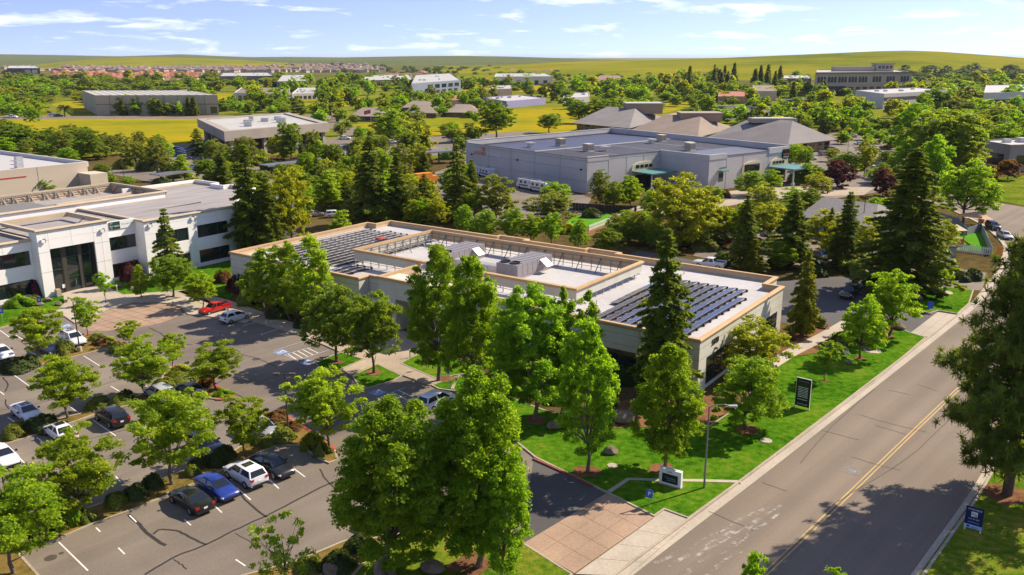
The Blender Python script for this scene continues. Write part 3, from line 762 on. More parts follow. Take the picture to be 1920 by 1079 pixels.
    vs = [p for r in rv for p in r]; fs = [(j * 4 + i, j * 4 + (i + 1) % 4, (j + 1) * 4 + (i + 1) % 4, (j + 1) * 4 + i) for j in range(6) for i in range(4)]
    c2.add(vs, fs).build('screen_cap', M['tan_cap'], T, smooth=True)
    # rooftop units
    for ux in (-36.0, -48.5):
        u = MB().box(ux, ux + 3.6, 11.6, 20.6, 5.85, 7.75).build('rooftop_unit', M['hvac'], T)
        pc(u, 'unit_base', ux + .1, ux + 3.5, 11.7, 20.5, 5.5, 5.86, M['galv'])
        for i in range(10): pc(u, 'roof_rib', ux - .02, ux + 3.62, 12.2 + i * .9, 12.26 + i * .9, 7.75, 7.81, M['galv'])
        for i in range(7): pc(u, 'side_panel', ux + 3.6, ux + 3.63, 11.75 + i * 1.27, 12.9 + i * 1.27, 6.0, 7.65, M['hvac'])
        for fx in (.9, 2.6):
            MB().lathe([(.72, 7.76), (.72, 7.95), (.66, 7.95), (.62, 7.82), (0, 7.82)], 18, (ux + fx, 12.6)).build('fan', M['black'], u)
        h = MB().prism([(0, 0), (1.3, 0), (0, .95)], 0, 1.6).build('intake_hood', M['galv'], u)
        h.matrix_local = Matrix.Translation((ux + 3.6, 17.4, 6.6)) @ Matrix(((1, 0, 0, 0), (0, 0, 1, 0), (0, 1, 0, 0), (0, 0, 0, 1)))
        h2 = MB().prism([(0, 0), (1.0, 0), (0, .8)], 0, 2.6).build('intake_hood', M['galv'], u)
        h2.matrix_local = Matrix.Translation((ux + .5, 20.6, 6.7)) @ Matrix(((0, 0, 1, 0), (1, 0, 0, 0), (0, 1, 0, 0), (0, 0, 0, 1)))
    MB().box(-44.6, -36.3, 12.4, 13.7, 5.9, 6.9).build('duct', M['galv'], T)
    pc(T, 'duct_damper', -42.5, -41.0, 12.3, 13.8, 5.8, 7.0, M['galv']); pc(T, 'duct_damper', -39.6, -38.2, 12.3, 13.8, 5.6, 6.7, M['galv'])
    for x in (-44, -42, -40, -38): pc(T, 'duct_stand', x - .05, x + .05, 12.5, 12.6, 5.5, 5.9, M['steel'])
    # solar arrays: each module is a piece
    pm = {}
    for key in ('panel', 'panel2'):
        b = MB().box(-.48, .48, -.93, .93, -.018, .018); b.cur = 1
        b.box(-.5, .5, -.95, -.93, -.022, .024); b.box(-.5, .5, .93, .95, -.022, .024); b.box(-.5, -.48, -.93, .93, -.022, .024); b.box(.48, .5, -.93, .93, -.022, .024)
        for t in (-.31, .31): b.box(-.48, .48, t - .006, t + .006, .018, .0195)
        pm[key] = b.mesh('solar_panel', [M[key], M['alu']])
    def row(u, v0, v1, tilt, brown, z=5.78):
        k = int((v1 - v0) / 1.93); R = empty('solar_row', (u, 0, 0), parent=T)
        for i in range(k):
            o = bpy.data.objects.new('solar_panel', pm['panel2' if i >= k * brown else 'panel']); link(o, R)
            v = v0 + .97 + i * 1.93; sag = .10 * math.sin(math.pi * (v - v0) / (v1 - v0))
            o.location = (0, v, z + sag); o.rotation_euler = (0, tilt, 0)
            f = MB().box(.42, .62, v - 1.0, v - .8, 5.5, z - .05 + .12).build('mount', M['black'], R) if i == 0 else bpy.data.objects.new('mount', mnt)
            if i: link(f, R)
            f.location = (0, 0, 0) if i == 0 else (0, v, 0)
        e = bpy.data.objects.new('mount', mnt); link(e, R); e.location = (0, v0 + k * 1.93 + .97, 0)
        MB().bar((.5, v0, z - .06), (.5, v0 + k * 1.93, z - .06), .07).build('rail', M['black'], R)
    mnt = MB().box(.40, .66, -1.02, -.78, 5.5, 5.82).mesh('mount', M['black'])
    for i in range(9): row(-15.6 + i * 1.38, 1.6 if i else 9, 25.4 - (.0 if i < 7 else 0), math.radians(-9), .58 if i > 3 else .35)
    row(-3.2, 1.4, 20.8, math.radians(-9), .9)
    for i in range(12): row(-75.4 + i * 1.42, 3.0 + max(0, 4 - i) * .4, 26.6, math.radians(-10), 0, 5.8)
    for i in range(3): row(-57.6 + i * 1.45, -.9, 5.0, math.radians(-10), 2, 5.8)
    text(T, '5870', 1.0, Matrix.Translation((.03, 4.3, 5.05)) @ Matrix.Rotation(math.pi / 2, 4, 'Z') @ Matrix.Rotation(math.pi / 2, 4, 'X'), M['letter_dark'], 'address_numeral', ext=.05)
    MB().box(0, .28, 4.2, 4.6, 4.12, 4.28).build('wall_lamp', M['black'], T)
    pc(T, 'roof_hatch', -68, -66.6, 20, 21.5, 5.5, 6.0, M['redkerb'])
    for x, y in ((-62, 29), (-15, 29), (-8, 12), (-17.5, 8)): MB().tube([(x, y, 5.5), (x, y, 6.1)], .07).build('vent_pipe', M['galv'], T)
    return T
solar_office()
for q in ([(-79, -4), (1, -4), (1, 34), (-79, 34)], [(-152, -62), (-95, -62), (-95, 14), (-107, 28), (-152, 28)], [(-260, -32), (-196, -32), (-196, 47), (-260, 47)]):
    BLOCK.append([(Matrix.Rotation(A0, 2) @ Vector(p)) + O0.xy for p in q])

def white_office():
    T = empty('white_office', O0, A0, 'white two-storey office with dark ribbon windows and truss-braced roof screen', 'building')
    m = M['white_wall']
    def band(u, v0, v1, z0, z1, step=99, t=.3, name='wall_panel'): wall_panels(T, 'y', u, v0, v1, z0, z1, t, m, step, 1, name)
    def win(u, v0, v1, z0, z1, k):
        w = pc(T, 'window', u - .5, u - .22, v0, v1, z0, z1, M['glass'])
        for i in range(1, k): pc(T, 'mullion', u - .23, u - .17, v0 + (v1 - v0) * i / k - .03, v0 + (v1 - v0) * i / k + .03, z0, z1, M['frame'])
    def bay(u, v0, v1, wins, top, jz=(3.95, 8.6)):
        """solid panels around window openings"""
        zs = [(0, .65), (.65, 2.95), (2.95, 5.2), (5.2, 7.4), (7.4, 8.75), (8.75, top)]
        vs = [v0] + [x for w in wins for x in w] + [v1]
        for i, (z0, z1) in enumerate(zs):
            if i in (1, 3):
                for j in range(0, len(vs), 2):
                    if vs[j + 1] - vs[j] > .06:
                        nn = max(1, round((vs[j + 1] - vs[j]) / 1.6)); band(u, vs[j], vs[j + 1], z0 + .012, z1 - .012, (vs[j + 1] - vs[j]) / nn)
                for w in wins: win(u, w[0], w[1], z0, z1, 3)
            else: band(u, v0, v1, z0 + .012, z1 - .012, 4.2)
    core = MB()
    core.box(-128, -96.6, -5.2, 27.0, 0, 9.2); core.box(-150, -100.1, -60, -5.2, 0, 9.2); core.box(-110, -99.3, -21.9, -5.2, 0, 8.9)
    core.build('core', M['joint'], T)
    bay(-96, -5.4, 13.4, [(-3.4, 2.8), (4.6, 11.0)], 9.6)
    bay(-98.5, -10.7, -5.4, [(-10.2, -5.5)], 10.0)
    bay(-99.5, -60, -22.0, [(-58, -50), (-48, -40), (-38, -30), (-28.5, -22.4)], 8.9)
    # entrance block
    band(-97.5, -22.0, -20.3, 0, 10.4, 1.7); band(-97.5, -13.2, -10.7, 0, 10.4, 1.25)
    band(-97.5, -20.3, -13.2, 7.5, 9.0, 3.5); band(-97.5, -20.3, -13.2, 9.02, 10.4, 3.5)
    for z in (4.0, 7.1, 8.9):
        for v0, v1 in ((-22, -20.3), (-13.2, -10.7)): pc(T, 'reveal', -97.52, -97.495, v0, v1, z, z + .04, M['joint'])
    pc(T, 'side_wall', -99.8, -97.52, -22.0, -21.8, 0, 10.4, m); pc(T, 'side_wall', -99.8, -97.52, -10.9, -10.7, 0, 10.4, m)
    pc(T, 'side_wall', -98.8, -96.05, -5.4, -5.2, 0, 9.6, m)
    g = pc(T, 'entrance_glass', -98.9, -98.6, -20.3, -13.2, 0.15, 7.5, M['glass'])
    for v in (-20.25, -18.3, -17.5, -15.6, -15.0, -13.25): pc(T, 'mullion', -98.6, -98.5, v - .06, v + .06, .15, 7.5, M['frame'])
    for v in (-17.9, -15.3): pc(T, 'pier', -98.62, -98.45, v - .3, v + .3, .15, 7.5, M['frame'])
    for z in (.2, 2.4, 3.9, 5.6): pc(T, 'transom', -98.6, -98.52, -20.3, -13.2, z - .05, z + .05, M['frame'])
    pc(T, 'door_handle', -98.5, -98.4, -16.5, -16.44, .9, 1.9, M['alu'])
    pc(T, 'door_notice', -98.55, -98.5, -18.7, -18.2, .8, 1.4, M['sign_white'])
    # cornices
    def cap(poly, z, name='cornice', w=.35):
        b = MB(); n = len(poly)
        rv = [[(p.x, p.y, zz) for p in offset(poly, -o)] for o, zz in [(0, z - .05), (.2, z), (.28, z + .16), (.2, z + .36), (-w, z + .38), (-w, z - .4)]]
        b.add([p for r in rv for p in r], [(j * n + i, j * n + (i + 1) % n, (j + 1) * n + (i + 1) % n, (j + 1) * n + i) for j in range(5) for i in range(n)])
        return b.build(name, M['pale_cap'], T)
    cap([(-124, -5.35), (-96, -5.35), (-96, 13.4), (-108, 26.8), (-128, 26.8), (-128, 23), (-126, 23), (-126, -5.35)][:6], 9.5)
    cap([(-109.5, -22), (-97.5, -22), (-97.5, -10.7), (-109.5, -10.7)], 10.35)
    cap([(-150, -60), (-99.5, -60), (-99.5, -22.1), (-150, -22.1)], 8.85)
    MB().prism([(-126, 12.4), (-96, 13.4), (-108, 27), (-128, 27)], 0, 9.55).build('rear_wing', m, T)
    MB().flat([(-126, -5.2), (-96.5, -5.2), (-96.5, 13.2), (-108, 26.4), (-127.6, 26.4)], 9.57).build('roof_deck', M['roof_grey'], T)
    par = MB()
    P = [(-96.3, 13.4), (-108.2, 26.9), (-116, 26.9), (-116, 25), (-120, 25), (-120, 26.9), (-128, 26.9), (-128, 10)]
    for a, c in zip(P, P[1:]): par.bar((*a, 9.95), (*c, 9.95), .35, .9)
    par.build('parapet', m, T)
    MB().box(-115, -98.85, -21.8, -5.45, 9.3, 9.42).build('roof_deck', M['roof_grey'], T)
    MB().box(-150, -100, -60, -22.1, 8.4, 8.6).build('roof_deck', M['roof_grey'], T)
    # mechanical screen with truss braces
    X0, X1, Y0, Y1 = -135.5, -116.2, -40, 12.2
    MB().box(X1 - .3, X1, Y0, Y1, 8.9, 10.6).build('screen_wall', m, T)
    MB().box(X0, X0 + .25, Y0, Y1, 8.9, 10.6).build('screen_wall', M['tan_inner'], T)
    MB().box(X0, X1, Y1 - .25, Y1, 8.9, 10.59).build('screen_wall', M['tan_inner'], T)
    cap([(X0, Y0), (X1, Y0), (X1, Y1), (X0, Y1)], 10.5, 'screen_cap', .25)
    MB().flat([(X0, Y0), (X1, Y0), (X1, Y1), (X0, Y1)], 9.05).build('well_deck', M['roof_grey'], T)
    i = 0; v = Y1 - 3.6
    while v > Y0 + 1:
        t = empty('screen_truss', parent=T)
        x = X0 + .3
        for dv in (-.35, .35):
            pc(t, 'truss_post', x, x + .14, v + dv - .07, v + dv + .07, 9.05, 10.45, M['steel'])
        MB().bar((x + .1, v, 10.3), (x + 1.5, v, 9.1), .12).build('truss_brace', M['steel'], t)
        MB().bar((x + .05, v - .35, 9.1), (x + .05, v - 1.5, 10.2), .09).build('truss_diagonal', M['steel'], t)
        v -= 2.9 if i % 3 else 2.2; i += 1
    for z in (9.4, 9.85, 10.3): pc(T, 'girt', X0 + .25, X0 + .33, Y0, Y1, z, z + .1, M['steel'])
    for k in range(5): MB().bar((X0 + 3 + k * 3.2, Y1 - .4, 10.3), (X0 + 3 + k * 3.2, Y1 - 1.7, 9.1), .12).build('brace', M['steel_dark'], T)
    # entrance block upstand brace and roof clutter
    MB().bar((-104, -12.5, 9.2), (-104, -11, 10.3), .1).build('brace', M['steel_dark'], T)
    MB().tube([(-105, -9.8, 9.35), (-105, 12, 9.7)], .1).build('roof_pipe', M['steel_dark'], T)
    for u, v, z in ((-97.5, -21.2, 8.7), (-97.5, -11.8, 8.8), (-96, -4.4, 8.6), (-96, 3.7, 8.6), (-96, 12.1, 8.7)):
        a = MB().box(u, u + .32, v - .28, v + .28, z, z + .5).build('square_wall_lamp', M['white_wall'], T)
        pc(a, 'lamp_trim', u + .1, u + .34, v + .28, v + .33, z - .05, z + .6, M['black']); pc(a, 'lamp_trim', u + .1, u + .34, v - .1, v + .33, z + .5, z + .55, M['black'])
    # lease banner hung on the recessed bay
    B = empty('lease_banner', Vector(O0) + Matrix.Rotation(A0, 3, 'Z') @ Vector((-98.44, -10.06, 8.62)), A0 + math.pi / 2, 'green and white lease banner hung high on white office wall', 'banner')
    pc(B, 'green_panel', 0, 1.95, -.07, -.03, .05, 1.3, M['sign_green']); pc(B, 'white_panel', 1.95, 4.75, -.07, -.03, .05, 1.35, M['sign_white'])
    R = lambda x, z: Matrix.Translation((x, -.075, z)) @ Matrix.Rotation(math.pi / 2, 4, 'X')
    text(B, 'For Lease', .42, R(1.0, .6), M['sign_white']); text(B, 'CBRE', .22, R(.45, 1.08), M['sign_white']); text(B, 'office', .16, R(.45, .25), M['sign_white'])
    text(B, '916 446 8222', .42, R(3.35, .72), M['letter_grey'])
    return T
white_office()

def far_building(name, label, a, b, c, ytop, wall, roof, rows=(), par=.6, inset=.4, cat='building', extras=None, group=None, over=0, band=None, z0=0.0):
    """a = front left, b = front right, c = the corner behind a, as ground points of the photograph; ytop = row of the wall top at a"""
    A, B, C = G(*a), G(*b), G(*c); H = zof(A, ytop)
    T = empty(name, A, 0, label, cat, group); BLOCK.append([A.xy, B.xy, (B + C - A).xy, C.xy])
    ex, ey = (B - A).xy, (C - A).xy
    P = [Vector((0, 0)), ex, ex + ey, ey]
    if ex.x * ey.y - ex.y * ey.x < 0: P = P[::-1]
    up = .55 if over else par
    MB().prism(P, 0, H - (par if not over else 2.6), caps=False).build('wall', wall, T)
    MB().flat(offset(P, inset * .9), H - up + .01).build('roof', roof, T)
    Q, R = offset(P, -over), offset(P, inset); pm = MB()
    for i in range(4):
        j = (i + 1) % 4; pm.prism([Q[i], Q[j], R[j], R[i]], H - (3.6 if over else par), H)
    pm.build('parapet', wall if not band else band, T)
    L = ex.length; d = ex.normalized(); nn = Vector((d.y, -d.x))
    if nn.dot(ey) > 0: nn = -nn
    for (s0, s1, n, gap, za, zb, m) in rows:          # fractions along the front, count, gap share, heights as fractions
        for i in range(n):
            p = L * (s0 + (s1 - s0) * (i + gap / 2) / n); q = L * (s0 + (s1 - s0) * (i + 1 - gap / 2) / n)
            MB().prism([d * p, d * q, d * q + nn * .08, d * p + nn * .08], H * za, H * zb).build('window', m, T)
    return T, H, ex, ey, nn
W_ = lambda *a: a
gl = M['glass']

# beige building with red stripe, left edge (campus axes)
T = empty('beige_office', O0, A0, 'beige building with red stripe and white roof at left edge', 'building')
pc(T, 'wall', -240, -203.6, -30, 43.5, 0, 6.2, M['beige_wall']); pc(T, 'lower_wing', -203.55, -197, 41, 46, 0, 4.6, M['beige_wall'])
pc(T, 'roof', -257, -204.2, -30, 44.0, 6.2, 6.35, M['roof_white'])
for x0, x1, y0, y1 in ((-204.1, -203.5, -30, 44.5), (-257, -204.1, 43.9, 44.5), (-257.5, -257, -30, 44.5)): pc(T, 'parapet', x0, x1, y0, y1, 6.0, 7.4, M['far_white'])
pc(T, 'front_fascia', -203.49, -203.2, -30, 43.9, 0, 7.35, M['beige_wall'])
pc(T, 'stripe', -203.19, -203.12, -30, 27, 5.0, 5.3, M['red_stripe'])
for v in (-15, 0, 15, 30): pc(T, 'reveal', -203.2, -203.16, v, v + .06, 0, 7.3, M['joint'])
for i in range(9): pc(T, 'roof_unit', -214 - (i % 3) * 9, -212.3 - (i % 3) * 9, 4 + i * 4.2, 5.8 + i * 4.2, 6.35, 7.5, M['galv'])
# concrete office with overhanging fascia
T, H, ex, ey, nn = far_building('concrete_office', 'grey concrete office with deep roof fascia over dark glass', (433, 296), (608, 276), (384, 266), 245, M['dark'], M['roof_pale'], par=2.6, inset=1.0, over=2.2, band=M['conc_grey'])
d = ex.normalized()
for t in (0.01, .16, .33, .5, .67, .84, .98): MB().prism([d * (ex.length * t - .7), d * (ex.length * t + .7), d * (ex.length * t + .7) + nn * 1.2, d * (ex.length * t - .7) + nn * 1.2], 0, H - 2.7).build('column', M['conc_grey'], T)
e2 = ey.normalized(); n2 = Vector((-e2.y, e2.x)); n2 = n2 if n2.dot(ex) < 0 else -n2
for t in (.05, .3, .55, .8): MB().prism([e2 * (ey.length * t - .6), e2 * (ey.length * t + .6), e2 * (ey.length * t + .6) + n2 * 1.1, e2 * (ey.length * t - .6) + n2 * 1.1], 0, H - 2.7).build('column', M['conc_grey'], T)
for k, (s, t, w) in enumerate(((.35, .45, 4), (.28, .25, 3), (.55, .5, 3.2), (.68, .35, 4), (.72, .55, 3), (.45, .65, 2))):
    q = ex * s + ey * t; pc(T, 'roof_unit', q.x - w / 2, q.x + w / 2, q.y - 1.2, q.y + 1.2, H - .6, H + 1.0 + .4 * (k % 2), M['galv'])
# far warehouse
T, H, ex, ey, nn = far_building('warehouse', 'long olive warehouse with pale green roof beyond the yellow meadow', (183, 217), (411, 216), (158, 203), 179, M['olive_wall'], M['roof_pale'], [(.10, .17, 1, .1, .06, .22, gl), (.55, .66, 2, .2, .06, .34, gl), (.93, .99, 1, .1, .08, .42, gl)], .25, .5)
MB().prism([nn * .1, ex + nn * .1, ex + nn * .16, nn * .16], H * .52, H * .56).build('wall_band', M['far_brown'], T)
for i in range(14):
    p = ex * (i / 14.0) + ey * .05; q = p + ey * .9
    MB().bar((p.x, p.y, H - .15), (q.x, q.y, H - .15), .3, .12).build('roof_seam', M['roof_grey'], T)
for i in range(1, 9):
    p = ex * (i / 9.0) + nn * .05; MB().bar((p.x, p.y, 0), (p.x, p.y, H), .25, .25).build('panel_joint', M['far_brown'], T)

def lw(*p): return p
FARB = [
 ('office_park', 'low white business park building with glazed bays beyond hedge', (440, 187), (545, 190), (455, 174), 174, 'far_white', 'far_brown', [(.05, .95, 9, .35, .1, .6, gl)]),
 ('office_park', 'second low white business park building, right of the first', (548, 188), (605, 186), (560, 175), 176, 'far_white', 'roof_pale', [(.05, .95, 6, .35, .1, .6, gl)]),
 ('office_block', 'dark glass office block with white roof line behind business park', (520, 172), (577, 170), (530, 155), 153, 'far_dark', 'roof_pale', [(.02, .98, 5, .15, .1, .85, gl)]),
 ('long_warehouse', 'brown-grey warehouse with pale roof edge left of dark glass block', (414, 158), (514, 157), (420, 149), 143, 'far_brown', 'roof_pale', [(.1, .35, 3, .4, .05, .45, gl)]),
 ('house', 'brown hip-roofed clubhouse behind the far warehouse', (308, 163), (343, 163), (312, 155), 153, 'far_brown', 'mauve_roof', []),
 ('long_shed', 'long dark-fronted commercial building with white roof units', (676, 162), (775, 160), (690, 149), 151, 'far_brown', 'roof_pale', [(.05, .9, 5, .3, .1, .5, gl)]),
 ('blue_office', 'blue-grey two-storey office with square dark windows', (772, 182), (864, 172), (780, 158), 157, 'far_blue', 'roof_pale', [(.28, .98, 5, .3, .5, .8, gl), (.3, .95, 5, .4, .1, .35, gl)]),
 ('dock_building', 'pale dock building with dark roller doors on green rise', (927, 161), (1036, 160), (930, 152), 144, 'far_white', 'roof_pale', [(.03, .95, 6, .55, .05, .55, M['far_dark'])]),
 ('lilac_warehouse', 'lilac-blue flat warehouse with white roof among meadows', (950, 203), (1023, 196), (905, 195), 190, 'far_lilac', 'roof_white', []),
 ('mauve_building', 'small mauve-grey building right behind lilac-blue warehouse', (916, 183), (960, 181), (920, 174), 168, 'far_brown', 'roof_pale', []),
 ('white_block', 'white flat-roofed building half hidden behind round trees', (1055, 195), (1105, 192), (1060, 185), 184, 'far_white', 'roof_white', []),
 ('band_office', 'white office with dark band and flat roof below arcaded building', (1655, 205), (1775, 196), (1602, 196), 176, 'far_white', 'roof_white', [(0, 1, 1, 0, .52, .74, M['far_dark'])]),
 ('band_office', 'white banded office at right edge behind trees', (1840, 210), (1990, 206), (1845, 188), 174, 'far_white', 'roof_white', [(0, 1, 1, 0, .4, .62, M['far_dark'])]),
 ('brown_office', 'grey-brown flat-roofed office at right edge above round lawn', (1888, 323), (2010, 318), (1826, 310), 272, 'conc_grey', 'roof_white', [(.1, .35, 1, .1, .2, .6, gl)]),
 ('roadside_block', 'dark low building in front of right hill', (1463, 163), (1520, 163), (1465, 155), 147, 'far_brown', 'roof_pale', [(.05, .95, 5, .3, .1, .6, gl)]),
 ('hill_building', 'low dark building on rise at far left behind trees', (14, 139), (76, 139), (18, 132), 128, 'far_dark', 'roof_white', [(.5, .95, 2, .3, .1, .7, M['far_white'])]),
 ('terracotta_block', 'low salmon-roofed building among trees behind grey bungalows', (770, 199), (905, 197), (775, 186), 189, 'stucco', 'terracotta', []),
 ('rust_block', 'low rust-roofed building behind solar carport', (1345, 195), (1405, 195), (1348, 183), 181, 'brown_wall', 'terracotta', []),
 ('rust_block', 'rust-walled flat building with plant on roof behind carports', (1409, 190), (1455, 190), (1411, 175), 171, 'stucco', 'shingle_tan', []),
]
for nm, lb, a, b, c, yt, w, r, rows in FARB:
    T, H, ex, ey, nn = far_building(nm, lb, a, b, c, yt, M[w], M[r], rows, par=.5)
    rr = random.Random(int(a[0] + a[1]))
    if r in ('roof_pale', 'roof_white'):
        for k in range(5):
            q = ex * rr.uniform(.1, .9) + ey * rr.uniform(.2, .8); s = rr.uniform(.6, 1.6)
            pc(T, 'roof_unit', q.x - s, q.x + s, q.y - s, q.y + s, H - .5, H + rr.uniform(.5, 1.1), M['galv'])
    if nm == 'brown_office':
        d2 = ey.normalized(); n2 = Vector((-d2.y, d2.x)); n2 = n2 if n2.dot(ex) < 0 else -n2
        q0, q1 = d2 * ey.length * .15, d2 * ey.length * .6
        MB().prism([q0, q1, q1 + n2 * .1, q0 + n2 * .1], H * .2, H * .62).build('window', M['glass'], T)

# arcaded office on the rise
T, H, ex, ey, nn = far_building('arcaded_office', 'tan three-storey office with grouped arched windows below green hill', (1525, 181), (1705, 178), (1530, 165), 137, M['arc_wall'], M['roof_pale'], [(.0, .32, 1, 0, .02, .42, M['far_dark']), (.34, .98, 9, .35, .2, .38, M['far_dark'])], 1.0, .5)
L = ex.length; d = ex.normalized()
MB().prism([nn * .05, ex + nn * .05, ex + nn * .8, nn * .8], H - .9, H + .5).build('cornice', M['far_brown'], T)
MB().prism([nn * .05, ex + nn * .05, ex + nn * .5, nn * .5], H * .43, H * .47).build('string_course', M['arc_wall'], T)
aw = MB(); w = L * .0125; hh = H * .24
pf = [(-w, 0), (w, 0)] + [(w * math.cos(k * math.pi / 8), hh * .72 + w * 1.3 * math.sin(k * math.pi / 8)) for k in range(9)]
aw.add([(x, -.12, z) for x, z in pf] + [(x, 0, z) for x, z in pf], [tuple(range(len(pf)))] + [(i, i + len(pf), (i + 1) % len(pf) + len(pf), (i + 1) % len(pf)) for i in range(len(pf))])
am = aw.mesh('arched_window', M['far_dark'])
for g0 in (.035, .14, .245, .35, .455, .60, .745, .895):
    for k in range(3):
        o = bpy.data.objects.new('arched_window', am); link(o, T)
        p = d * (L * (g0 + .003 + k * .031)) + nn * .06; o.location = (p.x, p.y, H * .58); o.rotation_euler = (0, 0, math.atan2(d.y, d.x))
q = ex * .66 + ey * .5
pc(T, 'roof_tower', q.x, q.x + L * .17, q.y - 6, q.y + 6, H - 1, H * 1.32, M['arc_wall']); pc(T, 'tower_cap', q.x - 1, q.x + L * .17 + 1, q.y - 7, q.y + 7, H * 1.32, H * 1.36, M['far_brown'])
for k in range(4): pc(T, 'tower_window', q.x + L * (.02 + k * .037), q.x + L * (.045 + k * .037), q.y - 6.1, q.y - 6, H * 1.1, H * 1.24, M['far_dark'])
pc(T, 'roof_screen', q.x - L * .4, q.x - 1, q.y - 5, q.y + 5, H - 1, H * 1.2, M['arc_wall'])

# storage building
def storage():
    a = math.radians(-51.4); o = G(1100, 364)
    T = empty('storage_building', (o.x, o.y, 0), a, 'big grey storage building with blue-grey ribbed metal roof and green canopies', 'building')
    H = 9.8; m = M['storage_wall']
    foot = [(-56, 0), (0, 0), (0, 29), (17.8, 29), (17.8, 66), (-62, 71)]
    BLOCK.append([(Matrix.Rotation(a, 2) @ Vector(p)) + o.xy for p in foot])
    MB().prism(foot, 0, 8.9, caps=False, top=False).build('wall', m, T)
    inn = offset(foot, .35)
    # low gable roof of standing-seam metal with a white ridge
    ridge0, ridge1 = Vector((-30, 2)), Vector((-30, 68))
    def quad(p, zs, name, mm): MB().add([(x, y, z) for (x, y), z in zip(p, zs)], [(0, 1, 2, 3)]).build(name, mm, T)
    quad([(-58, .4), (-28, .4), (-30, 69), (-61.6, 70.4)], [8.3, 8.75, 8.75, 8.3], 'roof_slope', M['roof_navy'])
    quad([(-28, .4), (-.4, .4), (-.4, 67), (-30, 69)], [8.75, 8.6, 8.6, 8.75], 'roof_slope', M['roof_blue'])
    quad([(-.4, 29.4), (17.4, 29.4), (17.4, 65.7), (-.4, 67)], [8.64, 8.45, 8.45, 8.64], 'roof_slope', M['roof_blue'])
    for i in range(46): MB().bar((-27.5 + i * .6, .5, 8.78 - i * .0033), (-29.3 + i * .63, 67.5, 8.78 - i * .0033), .09, .07).build('roof_seam', M['roof_blue'], T)
    MB().bar((-28, .4, 8.8), (-30, 69, 8.8), .6, .1).build('ridge_cap', M['far_white'], T)
    for y in (18, 36, 52): MB().bar((-28, y, 8.8), (-1, y, 8.66), .22, .06).build('skylight_strip', M['far_white'], T)
    P = [Vector(p) for p in foot]
    tops = [9.5, 9.6, 9.0, 9.3, 10.3, 10.2]
    for i in range(6):
        p, q = P[i], P[(i + 1) % 6]; ip, iq = Vector(inn[i]), Vector(inn[(i + 1) % 6])
        o_ = MB().prism([p, q, iq, ip], 8.7, tops[i]).build('parapet', m, T)
        MB().bar((*((p + ip) / 2), tops[i] + .05), (*((q + iq) / 2), tops[i] + .05), .5, .14).build('coping', M['steel_dark'] if i in (0, 1, 2, 3) else M['far_white'], T)
    for x0, y0, x1, y1, z in ((-.45, .02, .06, 8, 9.95), (-.5, 28.9, 17.9, 29.4, 10.0), (17.35, 29.4, 17.9, 36.5, 10.0), (17.3, 56, 18.0, 66, 10.2)):
        pc(T, 'raised_parapet', x0, x1, y0, y1, 8.6, z, m)
    for x in (-44, -33, -22, -11): pc(T, 'reveal', x, x + .08, -.03, 0, 0, 9.7, M['joint'])
    for z in (3.2, 6.4): pc(T, 'reveal', -56, 0, -.025, 0, z, z + .05, M['joint'])
    for y in (8, 15, 22): pc(T, 'reveal', 0, .03, y, y + .07, 0, 9, M['joint'])
    for y in (36.5, 44, 56): pc(T, 'reveal', 17.8, 17.83, y, y + .07, 0, 9, M['joint'])
    def arch(x, y0, y1, z, zt, face):
        n = 12; pts = [(y0, 0), (y1, 0)] + [((y0 + y1) / 2 + (y1 - y0) / 2 * math.cos(t * math.pi / n), z + (zt - z) * math.sin(t * math.pi / n)) for t in range(n + 1)]
        MB().add([(x + .35, y, zz) for y, zz in pts] + [(x - .02, y, zz) for y, zz in pts], [tuple(range(len(pts)))] + [(i, i + len(pts), (i + 1) % len(pts) + len(pts), (i + 1) % len(pts)) for i in range(len(pts))]).build('arched_entry', M['storage_cream'], T)
    arch(0, 17, 27, 5.6, 7.2, 1); arch(17.8, 43.5, 52.5, 5.4, 7.0, 1); arch(17.8, 56.5, 65, 5.4, 7.0, 1)
    for y in (18.6, 20.4, 22.2, 24): pc(T, 'window', .35, .42, y, y + 1.3, 5.5, 6.4, M['glass'])
    for y in (58, 59.5, 61, 62.5): pc(T, 'window', 18.15, 18.22, y, y + 1.1, 5.4, 6.2, M['glass'])
    pc(T, 'window', 18.15, 18.22, 44.5, 51.5, 4.2, 6.2, M['glass'])
    for (x, y0, y1, dx) in ((0, 17, 27.5, 8), (17.8, 56, 66, 9)):
        c = MB(); c.prism([(x + .4, y0), (x + dx, y0), (x + dx, y1), (x + .4, y1)], 4.5, 4.85); cn = c.build('canopy', M['teal'], T)
        for yy in (y0 + .4, y1 - .4): pc(cn, 'canopy_post', x + dx - .6, x + dx - .25, yy - .17, yy + .17, 0, 4.5, M['storage_wall']); pc(cn, 'post_base', x + dx - .85, x + dx, yy - .45, yy + .45, 0, .9, M['storage_wall'])
        pc(T, 'doorway', x + .3, x + .44, y0 + 1.5, y1 - 1.5, .05, 3.6, M['dark'])
    for (x, y) in ((0, 3.2), (17.8, 33)):
        aw = pc(T, 'awning', x, x + 1.4, y, y + 3, 5.2, 5.5, M['teal']); pc(T, 'window', x, x + .05, y + .4, y + 2.4, 2.4, 5.0, M['glass'])
        for k in range(3): MB().bar((x + .05, y + .4 + k, 5.9), (x + 1.0, y + .4 + k, 6.4), .18, .14).build('wall_lamp', M['black'], T)
    for x, z in ((-53, 6.0), (-30, 6.3), (-2.5, 6.2)): pc(T, 'wall_lamp', x, x + .5, -.4, 0, z, z + .4, M['black'])
